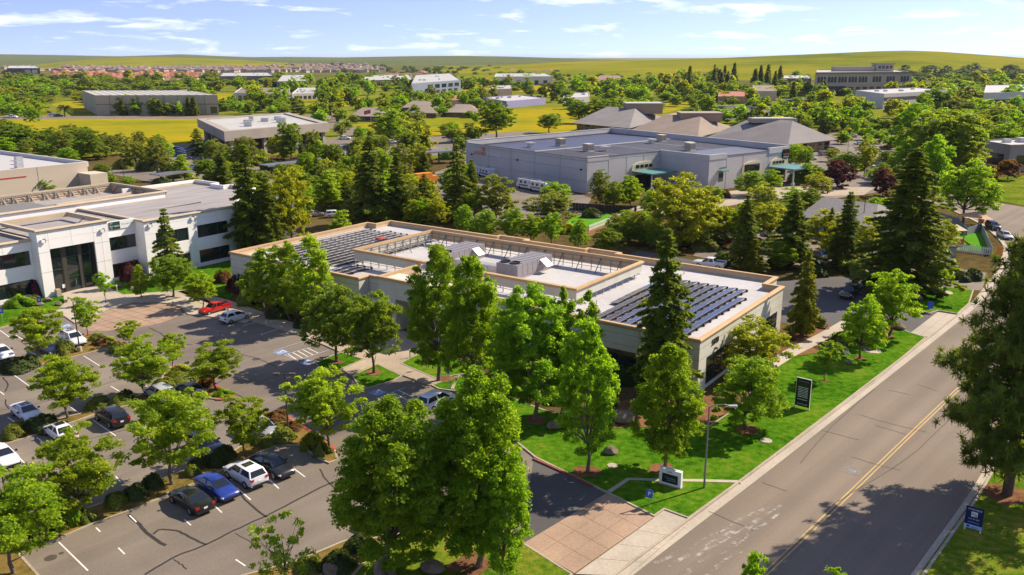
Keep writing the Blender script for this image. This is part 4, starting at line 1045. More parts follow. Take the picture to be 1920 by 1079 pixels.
    for x, y in ((-38, 22), (-20, 17), (-27, 57), (-3, 43)):
        u = pc(T, 'evaporative_cooler', x, x + 2.4, y, y + 2.4, 8.6, 11.0, M['beige_wall'])
        for k in range(5): pc(T, 'cooler_louvre', x - .05, x + 2.45, y - .05, y + 2.45, 9.3 + k * .34, 9.38 + k * .34, M['frame'])
    for x, y in ((-40, 12), (-17, 22), (-24, 50), (-10, 52)):
        pc(T, 'roof_curb', x, x + 1.4, y, y + 1.4, 8.5, 9.9, M['galv']); pc(T, 'roof_vent', x - .6, x + 2.0, y - .6, y + 2.0, 9.9, 10.2, M['galv'])
    # sign: lettering and sun-and-hill emblem on the long wall
    R = lambda x, z: Matrix.Translation((x, -.06, z)) @ Matrix.Rotation(math.pi / 2, 4, 'X')
    text(T, 'GOLDEN', 1.5, R(-48.6, 6.9), M['letter_orange'], ext=.05); text(T, 'STORAGE', 1.5, R(-41.5, 6.9), M['sign_white'], ext=.05)
    em = MB()
    for k in range(7):
        a0 = math.pi * k / 6; em.bar((-46.5 + .55 * math.cos(a0), -.08, 8.0 + .55 * math.sin(a0)), (-46.5 + 1.0 * math.cos(a0), -.08, 8.0 + 1.0 * math.sin(a0)), .16, .1)
    em.tube([(-46.5, -.14, 8.1), (-46.5, -.04, 8.1)], .42, 16); em.build('sign_emblem', M['letter_orange'], T)
    s = pc(T, 'hanging_sign', 17.85, 18.2, 62.6, 65.8, 6.6, 9.4, M['sign_black'])
    S = Matrix.Translation((18.24, 64.2, 7.4)) @ Matrix.Rotation(math.pi / 2, 4, 'Z') @ Matrix.Rotation(math.pi / 2, 4, 'X')
    text(T, 'GOLDEN', .7, S @ Matrix.Translation((0, .5, 0)), M['letter_orange']); text(T, 'STORAGE', .62, S @ Matrix.Translation((0, -.3, 0)), M['sign_white'])
storage()

# hip-roofed offices behind the storage building: eave corners and ridge as points of the photograph
def hip(name, label, eave, ridge, ze, wallm, roofm, inset=1.6, cat='building', group=None, zr=None, flat_top=None):
    E = [G(x, y, ze) for x, y in eave]; c = sum(E, Vector()) / 4
    T = empty(name, (c.x, c.y, 0), 0, label, cat, group); BLOCK.append([e.xy for e in E])
    E = [e - Vector((c.x, c.y, 0)) for e in E]
    mid = sum(((e.xy) for e in E), Vector((0, 0))) / 4
    def mk(i, j, s): return (E[i].xy + E[j].xy) / 2 * (1 - s) + mid * s
    a, b = mk(0, 3, ridge), mk(1, 2, ridge)
    w = ((E[0] - E[3]).xy.length + (E[1] - E[2]).xy.length) / 2; zr = zr or ze + min(3.2, w * .22)
    vs = [*(tuple(e) for e in E), (a.x, a.y, zr), (b.x, b.y, zr)]
    MB().add(vs, [(0, 1, 5, 4), (1, 2, 5), (2, 3, 4, 5), (3, 0, 4), (3, 2, 1, 0)]).build('roof', roofm, T)
    P = offset([e.xy for e in E], inset)
    MB().prism(P, 0, ze - .02, caps=False).build('wall', wallm, T)
    fa = MB()
    for i in range(4): fa.bar(E[i] - Vector((0, 0, .14)), E[(i + 1) % 4] - Vector((0, 0, .14)), .18, .26)
    fa.build('fascia', M['steel_dark'], T)
    n = len(P)
    for i in range(4):
        p, q = Vector(P[i]), Vector(P[(i + 1) % 4]); L = (q - p).length; dd = (q - p).normalized(); nn = Vector((dd.y, -dd.x))
        if nn.dot((p + q) / 2 - mid) < 0: nn = -nn
        k = max(2, int(L / 5))
        for j in range(k):
            s0, s1 = L * (j + .2) / k, L * (j + .8) / k
            MB().prism([p + dd * s0, p + dd * s1, p + dd * s1 + nn * .06, p + dd * s0 + nn * .06], .5, ze - .6).build('window', M['glass'], T)
    return T
T = hip('hip_roof_office', 'large grey hip-roofed office right behind the storage building', [(1322, 259), (1478, 272), (1570, 262), (1420, 240)], .52, 4.2, M['brown_wall'], M['shingle'], 2.2, zr=11.5)
pc(T, 'roof_well', -9, 9, -4, 4, 10.2, 11.9, M['conc_grey']); pc(T, 'well_deck', -8, 8, -3, 3, 11.9, 12.0, M['roof_white'])
T = hip('hip_roof_office', 'tan hip-roofed office between storage building and slate-roofed one', [(1178, 246), (1308, 258), (1378, 240), (1258, 230)], .5, 4.4, M['brown_wall'], M['shingle_tan'], 2.2, zr=10.5)
pc(T, 'roof_well', -2, 16, -6, 6, 8.2, 11.6, M['brown_wall']); pc(T, 'well_cap', -2.4, 16.4, -6.4, 6.4, 11.6, 12.0, M['conc_grey'])
T = hip('hip_roof_office', 'slate-roofed office with brown stepped end beside yellow meadow', [(1072, 231), (1180, 241), (1250, 222), (1150, 213)], .5, 4.6, M['brown_wall'], M['shingle'], 2.2, zr=11)
pc(T, 'roof_well', 2, 20, -7, 7, 8.2, 13.0, M['brown_wall']); pc(T, 'well_cap', 1.6, 20.4, -7.4, 7.4, 13.0, 13.5, M['roof_pale'])
T = hip('hip_roof_office', 'brown flat-topped office corner behind tan hip roof', [(1250, 215), (1300, 217), (1345, 213), (1285, 209)], .3, 8.0, M['brown_wall'], M['brown_wall'], .5, zr=8.3)
BUNG = [([(655, 218), (722, 219), (736, 207), (672, 206)], 'grey-roofed bungalow beside flagpole, leftmost of the bungalows'), ([(758, 211), (822, 213), (812, 203), (770, 202)], 'small grey-roofed bungalow behind bright green tree'),
        ([(752, 202), (822, 203), (812, 194), (768, 193)], 'grey-roofed bungalow behind two others, in front of salmon roof'), ([(833, 211), (900, 212), (890, 200), (850, 199)], 'grey-roofed bungalow, rightmost, below big dark tree')]
for e, l in BUNG: hip('bungalow', l, e, .5, 3.0, M['far_brown'], M['shingle_tan'], 1.2, 'house', 'grey-roofed bungalows by the meadow')
hip('hip_roof_house', 'brown hip-roofed building in trees before right hill', [(1100, 159), (1185, 160), (1170, 150), (1115, 150)], .5, 6, M['far_brown'], M['mauve_roof'], 2, 'house', zr=14)
# day care
T = hip('day_care', 'day care with pale grey roof and blue siding among trees', [(1495, 405), (1640, 432), (1700, 398), (1540, 378)], .35, 3.4, M['house_blue'], M['shingle'], .6, 'house', zr=6.4)
T = hip('day_care', 'small grey-roofed wing of day care beside play yard', [(1690, 425), (1745, 432), (1760, 410), (1705, 404)], .4, 3.0, M['fence_grey'], M['shingle'], .5, 'house', zr=4.6)

# far houses: one small mesh per roof colour, copied
def house_mesh(roof):
    b = MB(); b.box(-6, 6, -5, 5, 0, 5.5); b.cur = 1
    b.add([(-7, -6, 5.4), (7, -6, 5.4), (7, 6, 5.4), (-7, 6, 5.4), (-2.4, 0, 8.6), (2.4, 0, 8.6)], [(0, 1, 5, 4), (1, 2, 5), (2, 3, 4, 5), (3, 0, 4)])
    return b.mesh('house', [M['stucco'], roof])
hm = {'o': house_mesh(M['terracotta']), 'm': house_mesh(M['mauve_roof']), 'g': house_mesh(mat('grey_roof_tile', (.20, .16, .15), .9, .14, .3))}
rh = random.Random(11)
def houses(n, x0, x1, y0, y1, key, label, group, sc=1.0):
    for i in range(n):
        px = rh.uniform(x0, x1); py = y0 + (y1 - y0) * rh.random() ** .8
        if isinstance(key, str): k = key
        else: k = rh.choice(key)
        o = bpy.data.objects.new('house', hm[k]); link(o); p = G(px, py); o.location = p; s = rh.uniform(.85, 1.3) * sc
        o.rotation_euler = (0, 0, rh.choice((0, .4, 1.2, 1.57)) + rh.uniform(-.1, .1)); o.scale = (s * 1.25, s, s * 0.9); tag(o, label, 'house', group)
houses(95, 105, 372, 140.5, 152, 'o', 'orange tile-roofed house in dense estate behind tree belt', 'orange-roofed estate', .85)
houses(120, 160, 640, 123.5, 137, ('m', 'm', 'g'), 'brown-roofed house in far estate below the hills at left', 'far brown-roofed estate')
houses(30, 0, 200, 127, 134, ('m', 'g'), 'brown-roofed house on far left slope above trees', 'far left houses')
houses(18, 640, 720, 128, 136, ('m', 'g'), 'small far house left of centre below the hills', 'far centre houses')
houses(26, 960, 1130, 134, 141, ('m', 'm', 'o'), 'brown-roofed house at foot of green hill near centre', 'houses under the green hill')
houses(12, 1100, 1300, 137, 142, ('m', 'g'), 'small far house at foot of right green hill', 'houses under right hill')
houses(8, 730, 800, 141, 146, ('m', 'o'), 'brown-roofed house beyond long dark-fronted building', 'houses behind commercial strip')

def estate(name, n, x0, x1, y0, y1, mats, label, sc):
    # the houses too far to tell apart, as one mass
    b = MB()
    for i in range(n):
        p = G(rh.uniform(x0, x1), y0 + (y1 - y0) * rh.random() ** .8); s = rh.uniform(.8, 1.25) * sc; a = rh.choice((0, .4, 1.2, 1.57)); c, q = math.cos(a) * s, math.sin(a) * s
        f = lambda x, y, z: (p.x + x * c - y * q, p.y + x * q + y * c, z * s)
        b.cur = 0; b.add([f(-6, -5, 0), f(6, -5, 0), f(6, 5, 0), f(-6, 5, 0), f(-6, -5, 5.5), f(6, -5, 5.5), f(6, 5, 5.5), f(-6, 5, 5.5)], [(0, 1, 5, 4), (1, 2, 6, 5), (2, 3, 7, 6), (3, 0, 4, 7)])
        b.cur = 1 + i % (len(mats) - 1); b.add([f(-7, -6, 5.4), f(7, -6, 5.4), f(7, 6, 5.4), f(-7, 6, 5.4), f(-2.4, 0, 8.4), f(2.4, 0, 8.4)], [(0, 1, 5, 4), (1, 2, 5), (2, 3, 4, 5), (3, 0, 4)])
    o = b.build(name, mats); o['kind'] = 'stuff'; tag(o, label, 'houses')
estate('far_estate', 460, 120, 690, 120.5, 137, [M['stucco'], M['mauve_roof'], hm['g'].materials[1], M['far_brown']], 'mass of far brown and mauve roofs below the hills', 1.15)
estate('orange_estate', 150, 98, 372, 138.5, 150, [M['stucco'], M['terracotta']], 'mass of orange tile roofs behind left tree belt', .8)
# solar carports: canopy on posts
def carport(label, a, b, w, h, n, m='roof_blue'):
    A, B = G(*a), G(*b); T = empty('solar_carport', A, math.atan2((B - A).y, (B - A).x), label, 'carport', None); L = (B - A).length
    pc(T, 'canopy', 0, L, -w / 2, w / 2, h, h + .25, M['panel'] if m == 'panel' else M[m])
    pc(T, 'edge_beam', 0, L, -w / 2 - .15, -w / 2, h - .2, h + .28, M['alu'])
    for i in range(n): pc(T, 'post', L * (i + .5) / n - .2, L * (i + .5) / n + .2, -.2, .2, 0, h, M['steel_dark'])
carport('long solar carport in front of rust-roofed buildings at right', (1335, 215), (1490, 220), 9, 5.5, 9)
carport('short upper solar carport behind the long one at right', (1455, 203), (1510, 203), 8, 6, 4)
carport('solar carport with steel posts left of storage building', (755, 312), (862, 304), 5, 4.2, 4)
carport('thin solar carport behind redwoods, middle of the left row', (495, 336), (610, 322), 5, 4.0, 4)
carport('small solar carport beside shrubs near concrete office car park', (292, 350), (358, 340), 4.5, 3.2, 3)

# ------------------------------------------------------------------ vehicles
def paint(name, c, rough=.28, metal=.0): return plain(name, c, rough, metal, .5, .6)
PAINT = {'white': paint('paint_white', (.72, .73, .75)), 'black': paint('paint_black', (.012, .012, .014)), 'navy': paint('paint_navy', (.018, .028, .07)),
         'blue': paint('paint_blue', (.012, .035, .24)), 'red': paint('paint_red', (.50, .012, .012)), 'silver': paint('paint_silver', (.36, .37, .39), .35, .3),
         'grey': paint('paint_grey', (.12, .12, .13), .35, .2), 'lightgrey': paint('paint_light_grey', (.42, .44, .46)), 'maroon': paint('paint_maroon', (.10, .03, .03)), 'beige': paint('paint_beige', (.42, .38, .30))}
M['car_glass'] = plain('car_glass', (.012, .016, .022), .05, 0, .9)
M['headlight'] = plain('headlight_lens', (.62, .64, .66), .12, 0, .8)
M['taillight'] = plain('taillight_lens', (.38, .01, .012), .2, 0, .6)

SPEC = { # stations: x, half width, z bottom, z top ; cabin: base rear, base front, top rear, top front, roof z, belt z, half width at belt / roof
 'sedan': dict(st=[(-2.36, .70, .38, .72), (-2.28, .84, .26, .96), (-1.7, .90, .22, 1.02), (-.6, .91, .20, .99), (.7, .91, .20, .98), (1.25, .90, .22, .93), (2.0, .86, .24, .80), (2.28, .76, .28, .66), (2.36, .62, .36, .56)], cab=(-1.75, 1.18, -.95, .28, 1.44, .98, .82, .62), wh=(1.42, -1.38, .33)),
 'suv': dict(st=[(-2.32, .78, .40, .80), (-2.26, .88, .30, 1.12), (-1.7, .93, .26, 1.14), (-.5, .94, .24, 1.12), (.8, .94, .24, 1.10), (1.3, .93, .26, 1.06), (2.0, .89, .28, .98), (2.24, .80, .32, .84), (2.32, .66, .40, .66)], cab=(-2.2, 1.22, -1.85, .42, 1.70, 1.10, .86, .68), wh=(1.40, -1.36, .37)),
 'hatch': dict(st=[(-2.14, .70, .38, .74), (-2.08, .82, .28, 1.02), (-1.5, .88, .22, 1.06), (-.5, .88, .20, 1.02), (.7, .88, .20, .98), (1.2, .87, .22, .92), (1.85, .83, .24, .80), (2.1, .74, .28, .66), (2.18, .60, .36, .56)], cab=(-2.02, 1.28, -1.45, .20, 1.52, 1.0, .80, .60), wh=(1.32, -1.30, .32)),
 'pickup': dict(st=[(-2.85, .86, .50, 1.00), (-2.8, .93, .42, 1.14), (-2.2, .95, .40, 1.16), (-.6, .96, .36, 1.16), (.8, .96, .36, 1.16), (1.3, .95, .38, 1.14), (2.4, .93, .38, 1.08), (2.72, .88, .40, .98), (2.82, .78, .48, .82)], cab=(-.95, 1.22, -.75, .52, 1.86, 1.14, .88, .72), wh=(1.80, -1.75, .40)),
 'van': dict(st=[(-2.9, .86, .40, 1.1), (-2.85, .98, .34, 1.3), (-1.5, 1.0, .30, 1.3), (.5, 1.0, .30, 1.3), (1.7, .99, .32, 1.26), (2.5, .95, .34, 1.12), (2.8, .86, .38, .9), (2.88, .7, .46, .7)], cab=(-2.8, 2.2, -2.7, 1.25, 2.5, 1.28, .97, .84), wh=(1.85, -1.8, .38)),
}
CARM = {}
def car_meshes(t):
    S = SPEC[t]; b = MB(); st = S['st']; rings = []
    for x, hw, zb, zt in st:
        h = zt - zb
        rings.append([(x, -hw * .86, zb), (x, -hw * .98, zb + h * .22), (x, -hw, zb + h * .55), (x, -hw * .965, zt - h * .10), (x, -hw * .86, zt - .01), (x, -hw * .4, zt + .025), (x, hw * .4, zt + .025), (x, hw * .86, zt - .01), (x, hw * .965, zt - h * .10), (x, hw, zb + h * .55), (x, hw * .98, zb + h * .22), (x, hw * .86, zb)])
    n = 12; vs = [p for r in rings for p in r]
    fs = [(i * n + k, i * n + (k + 1) % n, (i + 1) * n + (k + 1) % n, (i + 1) * n + k) for i in range(len(st) - 1) for k in range(n)]
    fs += [tuple(range(n))[::-1], tuple((len(st) - 1) * n + k for k in range(n))]
    b.add(vs, fs)
    br, bf, tr, tf, zr, zb, hb, ht = S['cab']
    base = [(br, -hb), (bf, -hb * .94), (bf, hb * .94), (br, hb)]; top = [(tr, -ht), (tf, -ht * .96), (tf, ht * .96), (tr, ht)]
    mid = (tr + tf) / 2
    cv = [(x, y, zb) for x, y in base] + [(x, y, zr - .06) for x, y in top] + [(tr + .12, -ht * .8, zr), (tf - .12, -ht * .8, zr), (tf - .12, ht * .8, zr), (tr + .12, ht * .8, zr), (mid, 0, zr + .03)]
    b.add(cv, [(0, 1, 5, 4), (1, 2, 6, 5), (2, 3, 7, 6), (3, 0, 4, 7), (4, 5, 9, 8), (5, 6, 10, 9), (6, 7, 11, 10), (7, 4, 8, 11), (8, 9, 12), (9, 10, 12), (10, 11, 12), (11, 8, 12)])
    out = {}
    if t == 'pickup':
        pass
    out['body'] = b.mesh('body', PAINT['white'], smooth=True)
    def pane(q, s, nm, split=1):
        q = [Vector(cv[i]) for i in q]; c = sum(q, Vector()) / 4; nn = (q[1] - q[0]).cross(q[3] - q[0]).normalized()
        if nn.dot(c - Vector((mid, 0, zb))) < 0: nn = -nn
        mbb = MB()
        for k in range(split):
            a0, a1 = (k + .03) / split, (k + .97) / split
            if split == 1: a0, a1 = 0, 1
            lo = [q[0].lerp(q[1], a0), q[0].lerp(q[1], a1)]; hi = [q[3].lerp(q[2], a0), q[3].lerp(q[2], a1)]
            w = [lo[0], lo[1], hi[1], hi[0]]; cc = sum(w, Vector()) / 4
            w = [cc + (p - cc) * s + nn * .012 for p in w]; i = [p - nn * .02 for p in w]
            mbb.add(w + i, [(0, 1, 2, 3), (0, 4, 5, 1), (1, 5, 6, 2), (2, 6, 7, 3), (3, 7, 4, 0)])
        out[nm] = mbb.mesh(nm.split('-')[0], M['car_glass'])
    pane((1, 2, 6, 5), .90, 'windshield'); pane((3, 0, 4, 7), .86, 'rear_window')
    pane((0, 1, 5, 4), .88, 'side_window-l', 2); pane((2, 3, 7, 6), .88, 'side_window-r', 2)
    r = S['wh'][2]; w = MB(); w.lathe([(r * .62, -.10), (r * .95, -.11), (r, -.08), (r, .08), (r * .95, .11), (r * .62, .10)], 18); out['wheel'] = w.mesh('wheel', M['rubber'], smooth=True)
    q = MB(); q.lathe([(0, .085), (r * .25, .10), (r * .62, .075), (r * .62, -.09), (0, -.09)], 12)
    for k in range(5):
        a = k * 1.2566; q.bar((0, 0, .09), (r * .6 * math.cos(a), r * .6 * math.sin(a), .09), .07, .03)
    out['rim'] = q.mesh('rim', M['alu'], smooth=True)
    f = st[-1]; zz = st[-2][3] - .06
    out['headlight'] = MB().box(-.22, .03, -.17, .17, -.06, .06).mesh('headlight', M['headlight']); out['tail_light'] = MB().box(-.04, .12, -.15, .15, -.09, .09).mesh('tail_light', M['taillight'])
    out['mirror'] = MB().box(-.1, .1, -.1, .1, -.07, .07).mesh('mirror', M['black'])
    out['plate'] = MB().box(-.01, .01, -.16, .16, -.08, .08).mesh('plate', M['sign_white']); out['bumper'] = MB().box(-.08, .06, -.72, .72, -.09, .09).mesh('bumper', M['black'])
    out['sunroof'] = MB().box(-.36, .36, -.42, .42, -.01, .012).mesh('sunroof', M['car_glass'])
    CARM[t] = out
def car(t, col, x, y, ang, label, group=None, s=1.0, sunroof=False, loc=None, simple=False):
    if t not in CARM: car_meshes(t)
    m, S = CARM[t], SPEC[t]; p = loc or G(x, y)
    T = empty({'sedan': 'sedan', 'suv': 'sport_utility_car', 'hatch': 'hatchback', 'pickup': 'pickup_truck', 'van': 'van'}[t], (p.x, p.y, .03), math.radians(ang), label, 'car' if t not in ('pickup', 'van') else {'pickup': 'pickup', 'van': 'van'}[t], group)
    T.scale = (s, s, s)
    def put(nm, key, loc=(0, 0, 0), rot=(0, 0, 0), par=T):
        o = bpy.data.objects.new(nm, m[key]); link(o, par); o.location = loc; o.rotation_euler = rot; return o
    b = put('body', 'body'); b.material_slots[0].link = 'OBJECT'; b.material_slots[0].material = PAINT[col]
    for k in ('windshield', 'rear_window'): put(k, k)
    put('side_window', 'side_window-l'); put('side_window', 'side_window-r')
    xf, xr, r = S['wh']; hw = S['st'][3][1]
    for xx in (xf, xr):
        for sgn in (-1, 1):
            w = put('wheel', 'wheel', (xx, sgn * (hw - .07), r), (math.pi / 2 * -sgn, 0, 0)); put('rim', 'rim', par=w)
    if simple: return T
    f, bk = S['st'][-2], S['st'][1]
    for sgn in (-1, 1):
        put('headlight', 'headlight', (f[0] - .02, sgn * f[1] * .80, f[3] - .08), (0, 0, -sgn * .35)); put('tail_light', 'tail_light', (bk[0] - .06, sgn * bk[1] * .82, bk[3] - .16))
        put('mirror', 'mirror', (S['cab'][1] - .45, sgn * (hw + .08), S['cab'][5] + .06))
    put('plate', 'plate', (S['st'][0][0] - .01, 0, S['st'][0][3] - .05)); put('bumper', 'bumper', (S['st'][0][0] + .02, 0, S['st'][0][2] + .02)); put('bumper', 'bumper', (S['st'][-1][0], 0, S['st'][-1][2] + .02))
    if sunroof: put('sunroof', 'sunroof', ((S['cab'][2] + S['cab'][3]) / 2 + .15, 0, S['cab'][4] + .04))
    if t == 'pickup':
        bed = MB().box(-2.72, -1.0, -.82, .82, 1.165, 1.185).build('cargo_bed', M['black'], T)
        for sgn in (-1, 1): ra = MB().box(-2.82, -1.0, sgn * .95 - .06, sgn * .95 + .03, 1.12, 1.36).build('bed_side', PAINT[col], T)
        MB().box(-2.86, -2.78, -.9, .9, 1.1, 1.36).build('tailgate', PAINT[col], T)
    return T
UP, DN = 138.7, -41.3
car('sedan', 'black', 359, 948, UP, 'black sedan with red rear sticker, alone at left of parked row', s=1.02)
car('sedan', 'blue', 407, 925, DN, 'bright blue sedan between black sedan and white car', sunroof=False)
car('suv', 'white', 461, 901, UP, 'white crossover with sunroof beside blue sedan', sunroof=True)
car('sedan', 'black', 512, 884, DN, 'glossy black sedan in tree shade at right end of row')
car('suv', 'lightgrey', 301, 748, UP, 'pale grey crossover nose into planter beside charcoal sedan')
car('sedan', 'grey', 357, 741, UP, 'charcoal sedan with dark blue rear glass by red kerb tip')
car('suv', 'black', 211, 792, UP, 'black crossover with red tail lights beside round hedge')
car('sedan', 'white', 114, 820, UP, 'white sedan with black glass roof above bushy lot tree', sunroof=True)
car('suv', 'navy', 386, 846, DN, 'dark navy crossover under bushy lot tree')
car('suv', 'silver', 490, 815, DN, 'silver car hidden under small lot tree beside hedge')
car('sedan', 'white', 6, 866, DN, 'white sedan cut by left edge of picture')
car('sedan', 'white', 51, 783, DN, 'white sedan with sunroof nose into dark hedge', sunroof=True)
car('suv', 'white', 138, 645, DN, 'white crossover beside lamp post in far parking row', sunroof=True)
car('sedan', 'navy', 93, 661, DN, 'dark navy car behind lot tree beside rounded hedge')
car('sedan', 'white', 4, 670, DN, 'white car at left edge behind long hedge')
car('pickup', 'red', 403, 586, 234.6, 'bright red pickup nose out beside white hatchback', s=.82)
car('hatch', 'white', 441, 602, 54.6, 'white hatchback parked at walk beside red pickup')
car('suv', 'white', 818, 762, 52, 'white sport utility car in shade before tall trees')
car('suv', 'white', 738, 972, 52, 'white car glimpsed through big foreground trees')
car('pickup', 'black', 1594, 556, 232, 'black pickup in shade driving out past huge redwood')
car('pickup', 'white', 1330, 502, 150, 'white pickup behind the solar office parapet')
car('suv', 'white', 1443, 441, 250, 'white car parked beyond redwoods, farther of two')
car('suv', 'white', 1441, 470, 250, 'white utility car with roof rack, nearer of two beyond redwoods')
car('sedan', 'red', 1365, 464, 250, 'red car under yellow-green tree behind the solar office')
car('hatch', 'blue', 1547, 484, 250, 'blue car half hidden by slim redwood')
car('sedan', 'silver', 1617, 492, 250, 'silver-green car beside huge redwood')
car('suv', 'silver', 1741, 503, 225, 'silver-blue crossover near play yard driveway')
car('suv', 'navy', 1861, 430, 262, 'dark sport utility car parked at kerb by orange sign')
car('sedan', 'silver', 1883, 447, 262, 'silver sedan parked behind dark sport utility car on road')
car('pickup', 'white', 1637, 321, -12, 'white utility pickup beside purple-leaved trees')
car('sedan', 'grey', 1668, 316, -12, 'charcoal sedan right of white utility pickup')
car('sedan', 'navy', 1690, 304, -12, 'dark car behind charcoal sedan near tall tree')
car('pickup', 'white', 1593, 258, 8, 'white pickup in far car park behind hip roof', s=1.25)
car('sedan', 'white', 1612, 272, 0, 'white sedan beside lamp post in far right car park')
car('sedan', 'beige', 590, 406, 20, 'tan sedan parked behind solar office, beside redwood')
car('suv', 'white', 628, 408, 14, 'white car behind solar office parapet, left of redwoods')
for i, (x, y, c, l) in enumerate(((334, 283, 'navy', 'farthest dark car in column beside concrete office'), (336, 287, 'navy', 'second dark car in column beside concrete office'), (338, 292, 'blue', 'blue car in column beside concrete office'), (347, 299, 'navy', 'nearest dark car in column beside concrete office'))):
    car('sedan', c, x, y, -5, l, simple=True, s=1.15)
for x, y, c, a, l, t in ((367, 318, 'white', 10, 'white car behind shrubs left of redwoods', 'sedan'), (284, 308, 'navy', 0, 'dark blue car under left pine trees', 'sedan'), (309, 314, 'maroon', 0, 'maroon car right of dark blue car under pines', 'sedan'),
                         (572, 328, 'white', 20, 'white car under thin solar carport', 'suv'), (646, 262, 'white', 0, 'white car near flagpole at far car park', 'sedan'), (733, 270, 'white', 8, 'white sedan at far car park left of white crossover', 'sedan'),
                         (766, 264, 'white', 8, 'white crossover in far car park behind bright tree', 'suv'), (793, 270, 'navy', 0, 'dark pickup in far car park left of storage building', 'pickup'), (22, 222, 'white', 0, 'white pickup on far street at left edge', 'pickup'),
                         (90, 213, 'maroon', 30, 'red car in far warehouse car park', 'sedan'), (100, 217, 'lightgrey', 20, 'pale car in far warehouse car park', 'sedan'), (110, 219, 'navy', 10, 'dark car beside palm at far warehouse', 'sedan'), (655, 282, 'blue', 10, 'blue car under trees left of bright green tree', 'suv'), (662, 308, 'maroon', 10, 'maroon car under trees beside redwoods', 'suv')):
    car(t, c, x, y, a, l, simple=True, s=1.2)
for i, (x, y, c, t) in enumerate(((1520, 300, 'white', 'sedan'), (1545, 292, 'silver', 'suv'), (1560, 282, 'grey', 'sedan'), (1640, 286, 'navy', 'suv'), (1660, 280, 'red', 'sedan'), (1675, 272, 'silver', 'sedan'), (1580, 300, 'lightgrey', 'suv'), (1610, 305, 'black', 'sedan'))):
    car(t, c, x, y, -12, c.replace('light', 'light ').replace('navy', 'navy blue') + ' parked car in mid-right car park near hip-roofed office', 'cars in mid-right car park', simple=True)
for i, (x, y, c, t) in enumerate(((1470, 470, 'grey', 'sedan'), (1505, 478, 'white', 'suv'), (1570, 495, 'black', 'sedan'), (1400, 468, 'silver', 'suv'))):
    car(t, c, x, y, 250, c + ' car parked among redwoods behind solar office', simple=True)
for i in range(9):
    car(('sedan', 'suv', 'van')[i % 3], ('navy', 'black', 'white', 'grey')[i % 4], 1350 + i * 17, 219 + i * .4, 80, ('navy', 'black', 'white', 'grey')[i % 4] + ' vehicle under long solar carport, ' + ('leftmost' if i == 0 else 'rightmost' if i == 8 else ('second', 'third', 'fourth', 'fifth', 'sixth', 'seventh', 'eighth')[i - 1] + ' from left'), 'vehicles under the carport', simple=True, s=1.3)
# recreational vehicles in the storage yard
def rv(label, x, y, ang, col, L=7.5, H=2.9):
    p = G(x, y); T = empty('camper_van', (p.x, p.y, .03), math.radians(ang), label, 'camper')
    b = MB(); prof = [(-L / 2, .5), (L / 2 - .8, .5), (L / 2, .8), (L / 2 - .1, 1.6), (L / 2 - .9, 2.2), (L / 2 - .5, H - .2), (L / 2 - .8, H), (-L / 2 + .2, H), (-L / 2, H - .3)]
    n = len(prof); b.add([(x_, -1.2, z_) for x_, z_ in prof] + [(x_, 1.2, z_) for x_, z_ in prof], [tuple(range(n)), tuple(range(2 * n - 1, n - 1, -1))] + [(i, i + n, (i + 1) % n + n, (i + 1) % n) for i in range(n)])
    b.build('body', PAINT['white'], T)
    for sg in (-1, 1):
        pc(T, 'stripe', -L / 2 + .2, L / 2 - 1.2, sg * 1.2 - .012, sg * 1.2 + .012, 1.0, 1.35, PAINT[col])
        for xx in (-L * .3, -.2, L * .22): pc(T, 'window', xx - .5, xx + .5, sg * 1.2 - .014, sg * 1.2 + .014, 1.7, 2.4, M['car_glass'])
        for xx in (-L * .3, L * .32):
            MB().tube([(xx, sg * 1.0, .42), (xx, sg * 1.22, .42)], .42, 14).build('wheel', M['rubber'], T)
    pc(T, 'windshield', L / 2 - .55, L / 2 - .42, -1.0, 1.0, 1.7, 2.2, M['car_glass']); pc(T, 'roof_unit', -.6, .6, -.4, .4, H, H + .3, M['galv'])
for a in (('white camper with blue stripes beside storage wall', 890, 326, 120, 'blue'), ('white boat-blue camper near left end of storage wall', 912, 332, 120, 'blue'), ('white van-bodied camper at middle of storage yard', 990, 355, 130, 'navy'),
          ('white camper parked beside another, right of the yard trees', 1012, 360, 130, 'grey'), ('large white trailer half hidden by conifer in storage yard', 872, 368, 60, 'lightgrey')): rv(*a)
T = empty('box_truck', G(800, 346), math.radians(40), 'orange box truck behind slim conifers in storage yard', 'truck')
pc(T, 'cargo_box', -4, 1.4, -1.2, 1.2, .9, 3.4, M['orange']); pc(T, 'cab', 1.6, 3.4, -1.1, 1.1, .6, 2.4, M['orange']); pc(T, 'windshield', 3.3, 3.43, -1, 1, 1.5, 2.2, M['car_glass'])
for xx in (-2.6, 2.4):
    for sg in (-1, 1): MB().tube([(xx, sg * .85, .45), (xx, sg * 1.12, .45)], .45, 14).build('wheel', M['rubber'], T)

